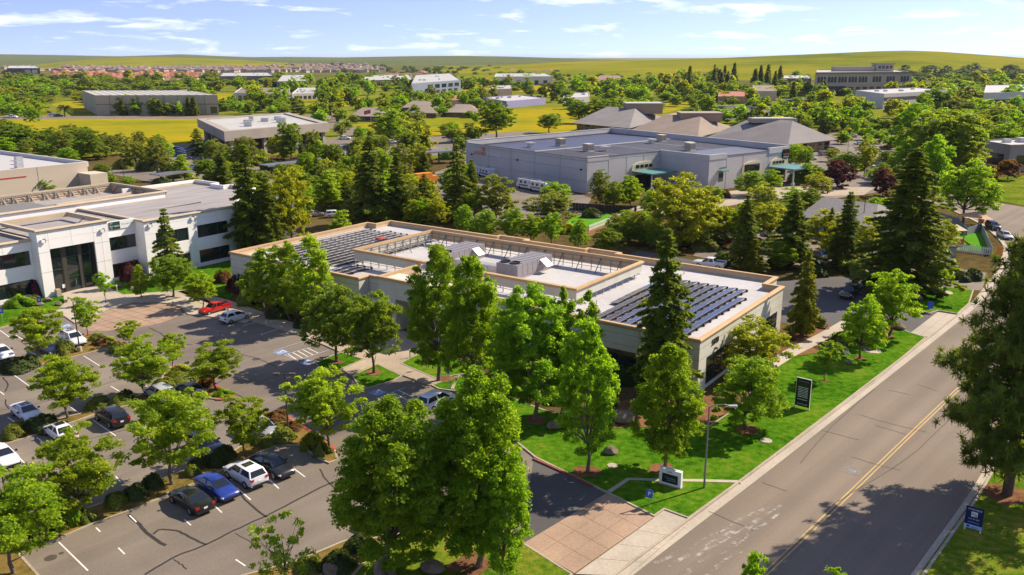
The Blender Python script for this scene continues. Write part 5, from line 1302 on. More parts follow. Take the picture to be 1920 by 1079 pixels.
# ------------------------------------------------------------------ lamps, signs, boulders, fences
def lamp(label, x, y, ytop, heads=1, m='pole', base=False, arm=None):
    p = G(x, y); h = zof(p, ytop); T = empty('lamp_post', p, 0, label, 'lamp post')
    MB().tube([(0, 0, 0), (0, 0, h)], [.10, .06], 10).build('pole', M[m], T)
    if base: MB().lathe([(0, .75), (.28, .75), (.30, 0)], 14).build('base', M['concrete'], T)
    if arm:
        MB().tube([(0, 0, h - .1), (arm * .3, 0, h + .12), (arm * .75, .0, h + .15), (arm, 0, h + .05)], [.05, .045, .04, .04], 8).build('arm', M[m], T)
        MB().prism([(arm - .1, -.14), (arm + .65, -.16), (arm + .65, .16), (arm - .1, .14)], h - .06, h + .08).build('luminaire', M['galv'], T)
    else:
        for sg in ((-1, 1) if heads == 2 else (1,)):
            MB().box(min(0, sg * .9), max(0, sg * .9), -.03, .03, h - .05, h).build('arm', M[m], T)
            MB().prism([(sg * .45, -.2), (sg * 1.05, -.2), (sg * 1.05, .2), (sg * .45, .2)], h - .08, h + .06).build('luminaire', M['galv'] if m != 'pole_brown' else M[m], T)
lamp('brown lamp post on concrete foot beside white crossover', 150, 661, 566, 1, 'pole_brown', True)
lamp('twin-headed grey lamp post in planter beside clipped hedges', 541, 812, 701, 2, 'pole_brown')
lamp('brown lamp post at left edge by foreground lot tree', 20, 985, 882, 2, 'pole_brown', True)
lamp('grey street lamp with curved arm on lawn beside monument sign', 1320, 917, 762, 1, 'pole', arm=1.7)
lamp('white-headed lamp post before the concrete office', 556, 316, 275, 1)
lamp('pale lamp post in car park behind the storage building', 1627, 290, 246, 1)
lamp('thin lamp post at corner of slate hip-roofed office', 1527, 283, 255, 1)
lamp('dark lamp post rising in front of day care roof', 1615, 445, 371, 1, 'pole_brown')
lamp('tall thin lamp post beside purple-leaved tree', 1587, 308, 252, 1)
for x, y, yt, l in ((234, 275, 252, 'twin-headed lamp post at edge of yellow meadow'), (213, 280, 255, 'slim lamp post left of twin-headed one at meadow edge'), (302, 318, 267, 'slim lamp post among pines beside the car park'), (234, 345, 305, 'pale lamp post in planter behind white office')): lamp(l, x, y, yt, 2 if 'twin-headed lamp' in l else 1, 'pole_brown')
for x, l in ((1297 / 4.16, 'left'), (0, '')):
    pass
T = empty('flag_pole', G(696, 238), 0, 'flagpole with flag beside leftmost grey bungalow', 'flagpole')
hf = zof(G(696, 238), 205); MB().tube([(0, 0, 0), (0, 0, hf)], .09, 8).build('pole', M['galv'], T)
fl = MB(); nn_ = 8
fl.add([(-i * .5, .25 * math.sin(i * 1.1), hf - .2 - j * 2.0 - i * .12) for i in range(nn_) for j in range(2)], [(2 * i, 2 * i + 1, 2 * i + 3, 2 * i + 2) for i in range(nn_ - 1)])
fo = fl.build('flag', mat('flag_cloth', (.36, .10, .14), .9, .5, .9), T); so = fo.modifiers.new('thick', 'SOLIDIFY'); so.thickness = .02

def flat_sign(name, label, x, y, ang, w, h, z0, m, posts, cat='sign', t=.06):
    p = G(x, y); T = empty(name, p, math.radians(ang), label, cat)
    pc(T, 'panel', -w / 2, w / 2, -t / 2, t / 2, z0, z0 + h, m)
    for px in posts: pc(T, 'post', px - .045, px + .045, t / 2 + .005, t / 2 + .095, 0, z0 + h * .9, M['sign_white'] if len(posts) == 2 else M['galv'])
    return T, (lambda xx, zz: Matrix.Translation((xx, -t / 2 - .006, zz)) @ Matrix.Rotation(math.pi / 2, 4, 'X'))
# tall black leasing sign on the lawn
T, R = flat_sign('leasing_sign', 'tall black leasing sign with white text rows on lawn by road', 1503, 768, -40, 1.55, 3.1, .35, M['sign_black'], (-.72, .72))
for x0 in (-.79, .775): pc(T, 'frame_edge', x0, x0 + .02, -.05, .05, 0, 3.47, M['sign_white'])
pc(T, 'frame_edge', -.79, .795, -.05, .05, 3.452, 3.48, M['sign_white'])
text(T, 'AVAILABLE', .22, R(.0, 3.12), M['letter_grey']); text(T, '916 573 3300', .2, R(0, .6), M['sign_white'])
for i, z in enumerate((2.45, 2.27, 2.09, 1.91, 1.73, 1.55, 1.37, 1.08)):
    for a, b in ((-.55, -.12), (-.06, .5)) if i % 2 else ((-.55, .1), (.16, .52)): pc(T, 'text_row', a, b, -.04, -.031, z, z + .06, M['sign_white'])
for z in (2.85, 2.72): pc(T, 'text_row', -.5, .5, -.04, -.031, z, z + .05, M['sign_green'])
# navy AVAILABLE sign at lower right
T, R = flat_sign('available_sign', 'navy AVAILABLE sign with white square emblem at lower right roadside', 1822, 1000, -38, 1.25, 1.6, .62, M['sign_navy'], (-.55, .55))
pc(T, 'footer', -.625, .625, -.045, -.031, .42, .72, M['sign_blue']); pc(T, 'footer_back', -.62, .62, -.03, .03, .42, .619, M['sign_blue'])
text(T, 'AVAILABLE', .2, R(0, 2.02), M['sign_white']); text(T, '(916) 381-2002', .125, R(0, 1.22), M['sign_white'])
pc(T, 'emblem', -.22, .22, -.045, -.031, 1.42, 1.84, M['sign_white'])
for k in range(3): pc(T, 'emblem_bar', .03 + k * .06, .055 + k * .06, -.05, -.046, 1.42, 1.74 - k * .06, M['sign_navy'])
for k in range(2): pc(T, 'emblem_bar', -.18, -.02, -.05, -.046, 1.56 + k * .12, 1.6 + k * .12, M['sign_navy'])
pc(T, 'text_row', -.4, .4, -.04, -.031, .92, .95, M['sign_blue'])
text(T, 'Jackson', .17, R(.16, .54) @ Matrix.Translation((0, 0, .02)), M['sign_navy']); pc(T, 'footer_emblem', -.42, -.25, -.055, -.046, .48, .65, M['sign_navy'])
# monument sign
p = G(1257, 912); T = empty('monument_sign', (p.x, p.y, .12), math.radians(-33), 'white monument sign numbered 5870 with black inset panel', 'sign')
MB().box(-1.0, 1.0, -.2, .2, 0, 1.5).build('block', M['sign_white'], T)
pc(T, 'base', -1.06, 1.06, -.26, .26, -.02, .08, M['concrete']); pc(T, 'inset_panel', -.72, .72, -.225, -.201, .25, 1.08, M['sign_black'])
R = lambda x, z: Matrix.Translation((x, -.232, z)) @ Matrix.Rotation(math.pi / 2, 4, 'X')
text(T, '5870', .24, Matrix.Translation((-.05, -.206, 1.27)) @ Matrix.Rotation(math.pi / 2, 4, 'X'), M['letter_dark']); text(T, 'Teledata', .3, R(0, .72), M['letter_grey']); pc(T, 'text_row', -.3, .6, -.235, -.226, .48, .53, M['letter_grey'])
# small post signs
def post_sign(label, x, y, ytop, m, ang=-30, w=.45, cat='sign', diamond=False, sym=None, name='post_sign'):
    p = G(x, y); h = zof(p, ytop); T = empty(name, p, math.radians(ang), label, cat)
    MB().tube([(0, 0, 0), (0, 0, h)], .035, 6).build('post', M['galv'], T)
    pn = pc(T, 'panel', -w / 2, w / 2, -.06, -.038, h - w * 1.35, h, m)
    if sym: text(T, sym, w * .9, Matrix.Translation((0, -.064, h - w * .68)) @ Matrix.Rotation(math.pi / 2, 4, 'X'), M['sign_white'])
post_sign('blue parking sign on lawn beside driveway apron', 1217, 951, 918, M['blue_paint'], -30, .55, sym='P')
post_sign('blue sign on lawn near boulders past second driveway', 1743, 587, 566, M['blue_paint'], -30, .75)
post_sign('blue sign at far left on office lawn', 6, 607, 577, M['blue_paint'], 10, .6, sym='&')
post_sign('blue sign on office lawn beside boulders and purple shrub', 76, 580, 557, M['blue_paint'], 10, .6, sym='&')
post_sign('blue sign at end of entrance path by grass corner', 841, 730, 692, M['blue_paint'], -30, .4)
post_sign('pale sign on post in shaded lawn beside plaza', 800, 694, 660, M['sign_white'], -30, .35)
post_sign('orange warning sign beside dark parked car', 1838, 425, 407, M['orange'], -10, 1.1, 'warning sign')
post_sign('orange warning sign by rocky bed near pine', 1873, 482, 463, M['orange'], -10, 1.1, 'warning sign')
for x, y, l in ((769, 673, 'short bollard light at edge of entrance plaza'), (220, 549, 'white bollard light on lawn before white office'), (1793, 512, 'white bollard in planting beyond second lawn')):
    p = G(x, y); T = empty('bollard', p, 0, l, 'bollard'); MB().tube([(0, 0, 0), (0, 0, 1.0)], .08, 10).build('post', M['galv'], T); MB().lathe([(0, 1.22), (.1, 1.2), (.1, 1.0), (0, 1.0)], 12).build('head', M['sign_white'], T)
p = G(124, 566); T = empty('bench', (p.x, p.y, .14), math.radians(-62), 'pale concrete bench on plaza before white office', 'bench')
pc(T, 'seat', -1.3, 1.3, -.25, .25, .4, .52, M['concrete']); pc(T, 'leg', -1.1, -.8, -.2, .2, 0, .4, M['concrete']); pc(T, 'leg', .8, 1.1, -.2, .2, 0, .4, M['concrete'])
p = G(110, 557); T = empty('litter_bin', (p.x, p.y, .14), A0, 'tan square litter bin beside white office entrance', 'bin'); MB().prism([(-.35, -.35), (.35, -.35), (.35, .35), (-.35, .35)], 0, 1.0).build('body', M['concrete'], T); pc(T, 'lid', -.3, .3, -.3, .3, 1.0, 1.12, M['tan_cap'])
p = G(1769, 480); T = empty('utility_cabinet', p, math.radians(-5), 'grey utility enclosure at red-kerbed rocky bed', 'cabinet'); pc(T, 'body', -1.9, 1.9, -.8, .8, 0, 1.8, M['fence_grey']); pc(T, 'lid', -2.0, 2.0, -.9, .9, 1.8, 1.9, M['steel_dark']); pc(T, 'door_seam', -.03, .03, -.83, -.8, .1, 1.7, M['steel_dark'])

# boulders
def boulder(seed):
    r = random.Random(seed); bm = bmesh.new(); bmesh.ops.create_icosphere(bm, subdivisions=3, radius=1)
    dirs = [Vector((r.uniform(-1, 1), r.uniform(-1, 1), r.uniform(-.3, 1))).normalized() for _ in range(11)]; ds = [r.uniform(.62, .92) for _ in dirs]
    for v in bm.verts:
        k = 1.0
        for d, s in zip(dirs, ds):
            c = v.co.normalized().dot(d)
            if c > .05: k = min(k, s / c)
        v.co = v.co * k; v.co.z = max(v.co.z, -.35)
    me = bpy.data.meshes.new('boulder'); bm.to_mesh(me); bm.free(); me.materials.append(M['rock']); return me
BM = [boulder(i) for i in range(4)]
for i, (x, y, s, l) in enumerate(((1145, 852, .95, 'squarish boulder alone on front lawn'), (1088, 850, .6, 'dark boulder behind trunk on front lawn'), (1165, 792, 1.7, 'large grey boulder in shade at bed edge'), (1040, 805, 1.1, 'boulder in deep tree shade on lawn'), (1718, 562, 1.3, 'tan boulder nearest blue sign on second lawn'), (1724, 553, 1.1, 'tan boulder behind another on second lawn'),
        (1750, 552, 1.3, 'flat tan boulder beside pale slab on second lawn'), (1685, 619, 1.1, 'round boulder beside second driveway'), (1640, 605, 1.8, 'wide low boulder at top of garden bed'), (1648, 622, .9, 'small tan boulder under bright green tree'), (1632, 658, .8, 'upright stone among slabs on lawn'), (1590, 683, .7, 'small upright stone beside young tree'), (1622, 650, .6, 'pale stone behind upright stone'),
        (90, 567, .9, 'tan boulder on office lawn near plaza'), (110, 574, .75, 'round tan boulder on office lawn beside bench'), (75, 574, .8, 'tan boulder beside blue sign on office lawn'), (247, 545, .75, 'tan boulder on lawn left of thin tree'), (226, 540, .7, 'low boulder beside white bollard light'), (720, 1075, 1.3, 'grey boulder at bottom under foreground tree'), (812, 1072, 1.2, 'grey boulder right of another at bottom edge'), (800, 678, .8, 'shaded boulder on lawn beside pale sign'), (620, 1079, 1.0, 'dark boulder at bottom by clipped shrubs'))):
    p = G(x, y); o = bpy.data.objects.new('boulder', BM[i % 4]); link(o); o.location = (p.x, p.y, .1 + s * .3); s *= .82; o.scale = (s, s * .8, s * .62); o.rotation_euler = (0, 0, i * 1.3); tag(o, l, 'boulder', None)
for x, y, w, l in ((1635, 660, 1.1, 'flat pale stone slab beside upright stone'), (1770, 550, 1.3, 'flat pale slab by tan boulder on second lawn'), (1148, 876, .5, 'round pale valve cover on front lawn'), (1436, 829, .6, 'round drain cover on lawn near kerb')):
    p = G(x, y); o = MB().lathe([(0, .19), (w * .95, .185), (w, .12)], 9, (0, 0)).build('stone_slab' if w > 1 else 'drain_cover', M['concrete']); o.location = (p.x, p.y, 0); tag(o, l, 'slab' if w > 1 else 'cover')

# picket fences: rails, posts and every picket
def fence(label, pts, h, m, step, gap=.4, name='fence'):
    P = [G(*q) for q in pts]; T = empty(name, P[0], 0, label, 'fence'); o0 = P[0]
    if m.name not in CUBE: CUBE[m.name] = MB().box(-.5, .5, -.5, .5, -.5, .5).mesh('piece', m)
    for a, b in zip(P, P[1:]):
        a, b = a - o0, b - o0; L = (b - a).length; d = (b - a).normalized(); an = math.atan2(d.y, d.x)
        for z in (.35, h - .3): MB().bar(a + Vector((0, 0, z)), b + Vector((0, 0, z)), .05, .1).build('rail', m, T)
        k = max(2, int(L / step))
        for i in range(k + 1):
            q = a + d * (L * i / k); o = bpy.data.objects.new('picket', CUBE[m.name]); link(o, T)
            o.location = (q.x, q.y, h / 2); o.scale = (step * (1 - gap), .03, h); o.rotation_euler = (0, 0, an)
fence('white picket fence along front of play yard', [(1745, 465), (1800, 472), (1858, 480)], 1.5, M['sign_white'], .34, .45)
fence('grey board fence on road side of play yard', [(1858, 480), (1845, 448), (1838, 434)], 1.7, M['fence_grey'], .5, .04)
fence('grey board fence behind play yard and shade tree', [(1838, 434), (1812, 442), (1795, 424), (1760, 412)], 1.7, M['fence_grey'], .5, .04)
fence('white wire fence running diagonally above bare earth', [(1105, 434), (1140, 420), (1205, 394)], 1.4, M['sign_white'], .6, .6)
fence('dark board fence beneath storage building planting', [(1070, 394), (1130, 398), (1190, 400)], 1.8, M['fence_dark'], .8, .03)
T = empty('play_structure', G(1788, 462), .3, 'tan and orange play structure on green turf', 'play structure')
for x in (-1.2, 1.2):
    for y in (-1.0, 1.0): pc(T, 'post', x - .1, x + .1, y - .1, y + .1, 0, 3.4, M['brown_wall'])
pc(T, 'deck', -1.3, 1.3, -1.1, 1.1, 1.5, 1.65, M['brown_wall']); MB().add([(-1.6, -1.4, 3.3), (1.6, -1.4, 3.3), (1.6, 1.4, 3.3), (-1.6, 1.4, 3.3), (0, 0, 4.4)], [(0, 1, 4), (1, 2, 4), (2, 3, 4), (3, 0, 4)]).build('roof', M['storage_cream'], T)
MB().add([(1.3, -.5, 1.6), (1.3, .5, 1.6), (3.8, .5, .15), (3.8, -.5, .15), (1.3, -.5, 1.5), (1.3, .5, 1.5), (3.8, .5, .05), (3.8, -.5, .05)], [(0, 3, 2, 1), (4, 5, 6, 7), (0, 4, 7, 3), (1, 2, 6, 5)]).build('slide', M['orange'], T)
pc(T, 'panel', -1.3, 1.3, -1.12, -1.05, .3, 1.4, M['redkerb'])
T = empty('shade_sail', G(1825, 432), 0, 'peach shade sail stretched over play yard corner', 'shade sail')
MB().add([(-2.5, 2, 3.2), (2.5, 3, 3.6), (3, -2, 2.6), (-3, -1.5, 3.0), (0, .3, 2.8)], [(0, 1, 4), (1, 2, 4), (2, 3, 4), (3, 0, 4)]).build('sail', plain('sail_cloth', (.55, .33, .20), .9), T)
for x, y, h in ((-2.5, 2, 3.2), (2.5, 3, 3.6), (3, -2, 2.6), (-3, -1.5, 3.0)): MB().tube([(x, y, 0), (x, y, h)], .06, 6).build('post', M['pole'], T)

# ------------------------------------------------------------------ vegetation
def leaf_mesh(name, C, N, S, tint, m, aspect=1.5, blend=.2, seed=0):
    """one small four-sided leaf cluster per point: C centres, N outward directions, S sizes"""
    r = np.random.default_rng(seed); n = len(C)
    rnd = r.normal(size=(n, 3)); rnd /= np.linalg.norm(rnd, axis=1)[:, None]
    Nn = N / np.maximum(np.linalg.norm(N, axis=1), 1e-6)[:, None]
    g = Nn * .35 + rnd * .75 + np.array([.12, .05, .5]); g /= np.linalg.norm(g, axis=1)[:, None]
    g *= np.sign(np.sum(g * Nn, axis=1) + 1e-9)[:, None]
    t = np.cross(g, r.normal(size=(n, 3))); t /= np.maximum(np.linalg.norm(t, axis=1), 1e-6)[:, None]
    b = np.cross(g, t); L = (S * aspect / 2)[:, None]; Wd = (S / 2)[:, None]
    bend = g * (S * .18)[:, None]
    V = np.stack([C - t * L - bend, C - b * Wd, C + t * L - bend, C + b * Wd], axis=1).reshape(-1, 3)
    return quads(name, V, np.repeat(Nn * blend + g * (1 - blend), 4, axis=0), np.repeat(tint, 4), m)

def quads(name, V, VN, T, m):
    n = len(V) // 4; me = bpy.data.meshes.new(name)
    me.vertices.add(len(V)); me.vertices.foreach_set('co', V.astype(np.float32).ravel())
    me.loops.add(len(V)); me.loops.foreach_set('vertex_index', np.arange(len(V), dtype=np.int32))
    me.polygons.add(n); me.polygons.foreach_set('loop_start', np.arange(0, 4 * n, 4, dtype=np.int32)); me.polygons.foreach_set('loop_total', np.full(n, 4, dtype=np.int32))
    at = me.attributes.new('tint', 'FLOAT', 'POINT'); at.data.foreach_set('value', T.astype(np.float32))
    me.materials.append(m); me.update(calc_edges=True)
    return me

def trunk_mesh(H, r0, top, limbs, seed, m, lean=.02):
    r = random.Random(seed); b = MB()
    pts = [Vector((H * lean * math.sin(i * .9 + seed), H * lean * math.cos(i * 1.1 + seed) - H * lean, top * i / 6)) for i in range(7)]
    pts[0] = Vector((0, 0, -.1)); rad = [r0 * (1.25 if i == 0 else 1 - .13 * i) for i in range(7)]
    b.tube(pts, rad, 8)
    for e, f in limbs:
        i = max(1, min(5, int(f * 6))); a = pts[i]; e = Vector(e); mid = a.lerp(e, .5) + Vector((0, 0, -.06 * (e - a).length))
        b.tube([a, mid, e], [r0 * .42, r0 * .26, r0 * .07], 5)
    return b.mesh('trunk', m, smooth=True)

def broad(name, H, Wd, base, prof, nc, per, cr, ls, m, seed, shell=.45, bark='trunk', r0=.16, flat=.8, lump=.28, aspect=1.5, nl=10, stem=True, style='puff', nlobe=9):
    """crown of leaf clumps gathered in lobes: upright flames round a leader, or puffs round a spreading head"""
    r = np.random.default_rng(seed); Hc = H * (1 - base); z0 = H * base
    px_, py_ = [p[0] for p in prof], [p[1] for p in prof]
    lobes = []                                             # centre x, y, bottom z, height, radius
    if style == 'flame':
        lobes.append((0, 0, z0, Hc, Wd * .27))
        for k in range(nlobe):
            a = 2.4 * k + r.random() * .7; t = .02 + .62 * ((k + .5 * r.random()) / nlobe); hgt = Hc * (.30 + .16 * r.random())
            q = Wd / 2 * np.interp(min(t + .12, 1), px_, py_); rad = Wd * (.13 + .06 * r.random())
            off = max(q - rad * .9, 0) * (.85 + .3 * r.random()); lobes.append((off * np.cos(a), off * np.sin(a), z0 + t * Hc, hgt, rad))
    else:
        for k in range(nlobe):
            a = 2.4 * k + r.random() * .8; t = .12 + .68 * ((k + .6 * r.random()) / nlobe)
            q = Wd / 2 * np.interp(t, px_, py_); rad = Wd * (.17 + .08 * r.random())
            off = max(q - rad * .85, 0) * (.75 + .45 * r.random()); hgt = min(rad * 1.7, Hc * .6)
            lobes.append((off * np.cos(a), off * np.sin(a), z0 + t * Hc - hgt * .45, hgt, rad))
        lobes.append((0, 0, z0 + Hc * .52, Hc * .48, Wd * .24)); lobes.append((0, 0, z0 + Hc * .2, Hc * .5, Wd * .26))
    L = np.array(lobes); wgt = L[:, 3] * L[:, 4]; wgt /= wgt.sum(); li = r.choice(len(L), nc, p=wgt)
    t = r.random(nc); a = r.random(nc) * 2 * np.pi
    lp = np.sqrt(np.maximum(1 - (2 * t - 1) ** 2, .02)) if style == 'puff' else np.interp(t, [0, .12, .35, .65, .88, 1], [.55, .9, 1, .78, .42, .08])
    rr = L[li, 4] * lp * (shell + (1 - shell) * np.sqrt(r.random(nc)))
    CC = np.stack([L[li, 0] + rr * np.cos(a), L[li, 1] + rr * np.sin(a), L[li, 2] + t * L[li, 3]], axis=1)
    CC[:, 2] = np.minimum(CC[:, 2], H * .985)
    R = cr * (.55 + .8 * r.random(nc)); k = per
    d = r.normal(size=(nc, k, 3)); d /= np.linalg.norm(d, axis=2)[:, :, None]
    d[:, :, 2] = np.where(d[:, :, 2] < -.2, -d[:, :, 2], d[:, :, 2])
    rad = (.35 + .75 * r.random((nc, k))) * R[:, None]
    Pp = CC[:, None, :] + d * rad[:, :, None] * np.array([1, 1, flat])
    N = d * .8 + np.array([0, 0, .35])
    tint = np.clip(r.random(nc)[:, None] * .55 + r.random((nc, k)) * .45, 0, 1)
    S = ls * (.6 + .8 * r.random(nc * k))
    cm = leaf_mesh('crown', Pp.reshape(-1, 3), N.reshape(-1, 3), S, tint.ravel(), m, aspect, seed=seed)
    tm = None
    if stem:
        limbs = [((l[0] * .95, l[1] * .95, l[2] + l[3] * .4), min(.95, max(.35, (l[2] - z0) / Hc * .8))) for l in lobes[:nl]]
        idx = r.choice(nc, min(nl, nc), replace=False)
        limbs += [((CC[i, 0] * .95, CC[i, 1] * .95, CC[i, 2]), min(.95, .25 + .6 * (CC[i, 2] - z0) / Hc)) for i in idx]
        tm = trunk_mesh(H, r0, H * (base + (1 - base) * .62), limbs, seed, M[bark])
    PROTO.setdefault(name, []).append((cm, tm, H, Wd))

def conifer(name, H, Wd, m, seed, whorl=44, br=8, dens=13, droop=.22, base=.06, ls=.5, bark='trunk', r0=.22, pw=.85, aspect=2.6, ragged=.25):
    r = np.random.default_rng(seed); C, N, S, T = [], [], [], []; limbs = []
    ph = r.random(3) * 6.28
    for w in range(whorl):
        t = base + (1 - base) * (w + r.random() * .6) / whorl
        Lm = Wd / 2 * (1 - t) ** pw * (1.05 if t > base + .08 else .75) + .12
        for k in range(br):
            a = 2 * np.pi * (k + r.random() * .8) / br + w * .7
            L = Lm * (1 - ragged + 2 * ragged * r.random() * (.7 + .3 * np.sin(3 * a + ph[0] + t * 9)))
            n = max(3, int(dens * L / (Wd / 2) * 2.0)); s = np.sqrt(r.random(n)) * .9 + .1
            tl = r.random()
            side = r.normal(size=n) * .17 * L * (1.15 - s)
            up = (.25 - droop * s * s * (1.5 - t)) * L * .6 + r.normal(size=n) * .028 * L
            x = s * L; dx, dy = np.cos(a), np.sin(a)
            C.append(np.stack([x * dx - side * dy, x * dy + side * dx, H * t + up], axis=1))
            N.append(np.stack([dx * .8 + 0 * s, dy * .8 + 0 * s, .75 + 0 * s], axis=1)); S.append(ls * (.6 + .7 * r.random(n))); T.append(np.clip(tl * .6 + .4 * r.random(n), 0, 1))
            if w % 3 == 0 and k % 2 == 0 and t < .8: limbs.append(((L * .8 * dx, L * .8 * dy, H * t), t))
    cm = leaf_mesh('crown', np.concatenate(C), np.concatenate(N), np.concatenate(S), np.concatenate(T), m, aspect, .25, seed)
    b = MB(); b.tube([(0, 0, -.1), (0, 0, H * .45), (0, 0, H * .97)], [r0 * 1.2, r0 * .7, .03], 8)
    for e, t in limbs: b.tube([(0, 0, e[2]), (e[0], e[1], e[2] + .1)], [r0 * .18, .02], 4)
    PROTO.setdefault(name, []).append((cm, b.mesh('trunk', M[bark], smooth=True), H, Wd * .86))

PROTO = {}
L_ = {}
L_['lot'] = leaf_mat('leaf_lot', (0.165, 0.285, 0.018), (0.400, 0.510, 0.040), 0.66)
L_['gum'] = leaf_mat('leaf_gum', (0.125, 0.265, 0.016), (0.325, 0.480, 0.030), 0.64)
L_['bright'] = leaf_mat('leaf_bright', (0.140, 0.285, 0.016), (0.350, 0.500, 0.032), 0.66)
L_['mid'] = leaf_mat('leaf_mid', (0.110, 0.200, 0.018), (0.280, 0.375, 0.036), 0.58)
L_['yellow'] = leaf_mat('leaf_yellow', (0.190, 0.250, 0.018), (0.430, 0.465, 0.040), 0.63)
L_['olive'] = leaf_mat('leaf_olive', (0.130, 0.180, 0.028), (0.290, 0.330, 0.060), 0.56)
L_['dark'] = leaf_mat('leaf_dark', (0.056, 0.113, 0.017), (0.133, 0.198, 0.029), 0.50)
L_['red'] = leaf_mat('needle_redwood', (0.068, 0.118, 0.014), (0.225, 0.275, 0.032), 0.50)
L_['redlite'] = leaf_mat('needle_light', (0.122, 0.166, 0.014), (0.313, 0.322, 0.026), 0.53)
L_['pine'] = leaf_mat('needle_pine', (0.070, 0.115, 0.020), (0.200, 0.255, 0.042), 0.46)
L_['purple'] = leaf_mat('leaf_purple', (0.067, 0.023, 0.032), (0.167, 0.049, 0.061), 0.50)
L_['rust'] = leaf_mat('leaf_rust', (0.130, 0.062, 0.026), (0.270, 0.150, 0.040), 0.53)
L_['hedge'] = leaf_mat('leaf_hedge', (0.100, 0.151, 0.017), (0.333, 0.350, 0.058), 0.48)
L_['hedge_dark'] = leaf_mat('leaf_hedge_dark', (0.037, 0.070, 0.014), (0.108, 0.141, 0.035), 0.43)
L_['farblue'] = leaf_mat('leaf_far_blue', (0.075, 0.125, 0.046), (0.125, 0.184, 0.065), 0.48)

OV = [(0, .35), (.12, .78), (.35, 1), (.6, .92), (.85, .55), (1, .12)]
CO = [(0, .55), (.10, .85), (.28, 1), (.5, .92), (.72, .68), (.9, .34), (1, .07)]
VS = [(0, .28), (.2, .7), (.5, 1), (.75, .9), (.92, .5), (1, .15)]
NA = [(0, .6), (.2, 1), (.6, .9), (.85, .55), (1, .12)]
for s in (1, 2, 3): broad('lot', 6.2, 6.0, .28, VS, 180, 112, .44, .125, L_['lot'], s, .45, 'trunk_grey', .11, .7, nl=12, nlobe=10)
for s in (11, 12, 13, 14): broad('gum', 13, 7.2, .13, CO, 430, 105, .54, .15, L_['gum'], s, .55, 'trunk_grey', .2, .85, nl=12, style='flame', nlobe=13)
for s in (15, 16): broad('gum_big', 13, 7.2, .10, CO, 640, 110, .52, .135, L_['gum'], s, .55, 'trunk_grey', .22, .85, nl=12, style='flame', nlobe=16)
for s in (21, 22): broad('narrow', 12, 4.0, .08, NA, 200, 95, .48, .155, L_['gum'], s, .45, 'trunk_grey', .16, .9, style='flame', nlobe=8)
for s in (31, 32, 33): broad('birch', 10, 4.4, .10, CO, 190, 95, .44, .14, L_['lot'], s, .45, 'trunk_grey', .12, .85, style='flame', nlobe=9)
for s in (41, 42): broad('mid', 9, 7.5, .22, OV, 290, 95, .54, .155, L_['mid'], s, .55, 'trunk', .18, .75, nlobe=14)
for s in (51, 52, 53): broad('bright', 8, 6.5, .16, OV, 225, 95, .5, .145, L_['bright'], s, .5, 'trunk', .15, .75, nlobe=12)
for s in (61, 62, 63): broad('yellow', 8, 7.5, .12, OV, 240, 90, .52, .15, L_['yellow'], s, .5, 'trunk', .15, .75, nlobe=13)
for s in (71, 72): broad('olive', 8, 8, .14, OV, 215, 90, .57, .155, L_['olive'], s, .5, 'trunk', .18, .7, nlobe=11)
for s in (81,): broad('purple', 6, 6.5, .12, OV, 200, 56, .46, .22, L_['purple'], s, .5, 'trunk', .14, .75, nlobe=11)
for s in (85,): broad('rust', 4, 4.5, .12, OV, 120, 50, .38, .18, L_['rust'], s, .5, 'trunk', .1, .75)
for s in (91,): broad('young', 4.6, 2.6, .34, VS, 70, 44, .30, .14, L_['bright'], s, .4, 'trunk', .05, .8, nl=6, nlobe=7)
for s in (95,): broad('sparse', 4.5, 5.6, .10, VS, 70, 30, .40, .15, L_['lot'], s, .3, 'trunk_grey', .10, .7, nl=16, nlobe=9)
for s in (101, 102, 103): conifer('redwood', 17, 6.2, L_['red'], s, 27, 7, 52, .34, .06, .27, ragged=.42)
for s in (105,): conifer('big_redwood', 17, 6.2, L_['red'], s, 38, 8, 66, .34, .04, .19, ragged=.40)
for s in (111,): conifer('redwood_light', 11, 4.6, L_['redlite'], s, 26, 7, 42, .30, .06, .21, ragged=.38)
for s in (121,): conifer('cedar', 12, 5.6, L_['red'], s, 17, 6, 58, .40, .05, .24, ragged=.48)
# low-cost trees for the middle and far distance
for s in (201, 202, 203): broad('far_mid', 9, 8, .06, OV, 60, 30, 1.15, .62, L_['mid'], s, .5, lump=.4, stem=True, nl=4)
for s in (211, 212): broad('far_bright', 9, 8, .06, OV, 60, 30, 1.1, .6, L_['bright'], s, .5, lump=.4, nl=4)
for s in (221, 222): broad('far_yellow', 8, 8, .05, OV, 60, 30, 1.1, .6, L_['yellow'], s, .5, lump=.4, nl=4)
for s in (231, 232): broad('far_olive', 8, 8.5, .05, OV, 60, 28, 1.15, .6, L_['olive'], s, .5, lump=.4, nl=4)
for s in (241, 242): broad('far_dark', 9, 8, .05, OV, 55, 28, 1.15, .6, L_['dark'], s, .5, lump=.4, nl=4)
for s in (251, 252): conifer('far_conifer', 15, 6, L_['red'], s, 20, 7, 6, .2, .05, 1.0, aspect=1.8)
for s in (261, 262): broad('far_blue', 9, 9, .03, OV, 40, 22, 1.4, .8, L_['farblue'], s, .5, lump=.4, nl=3)

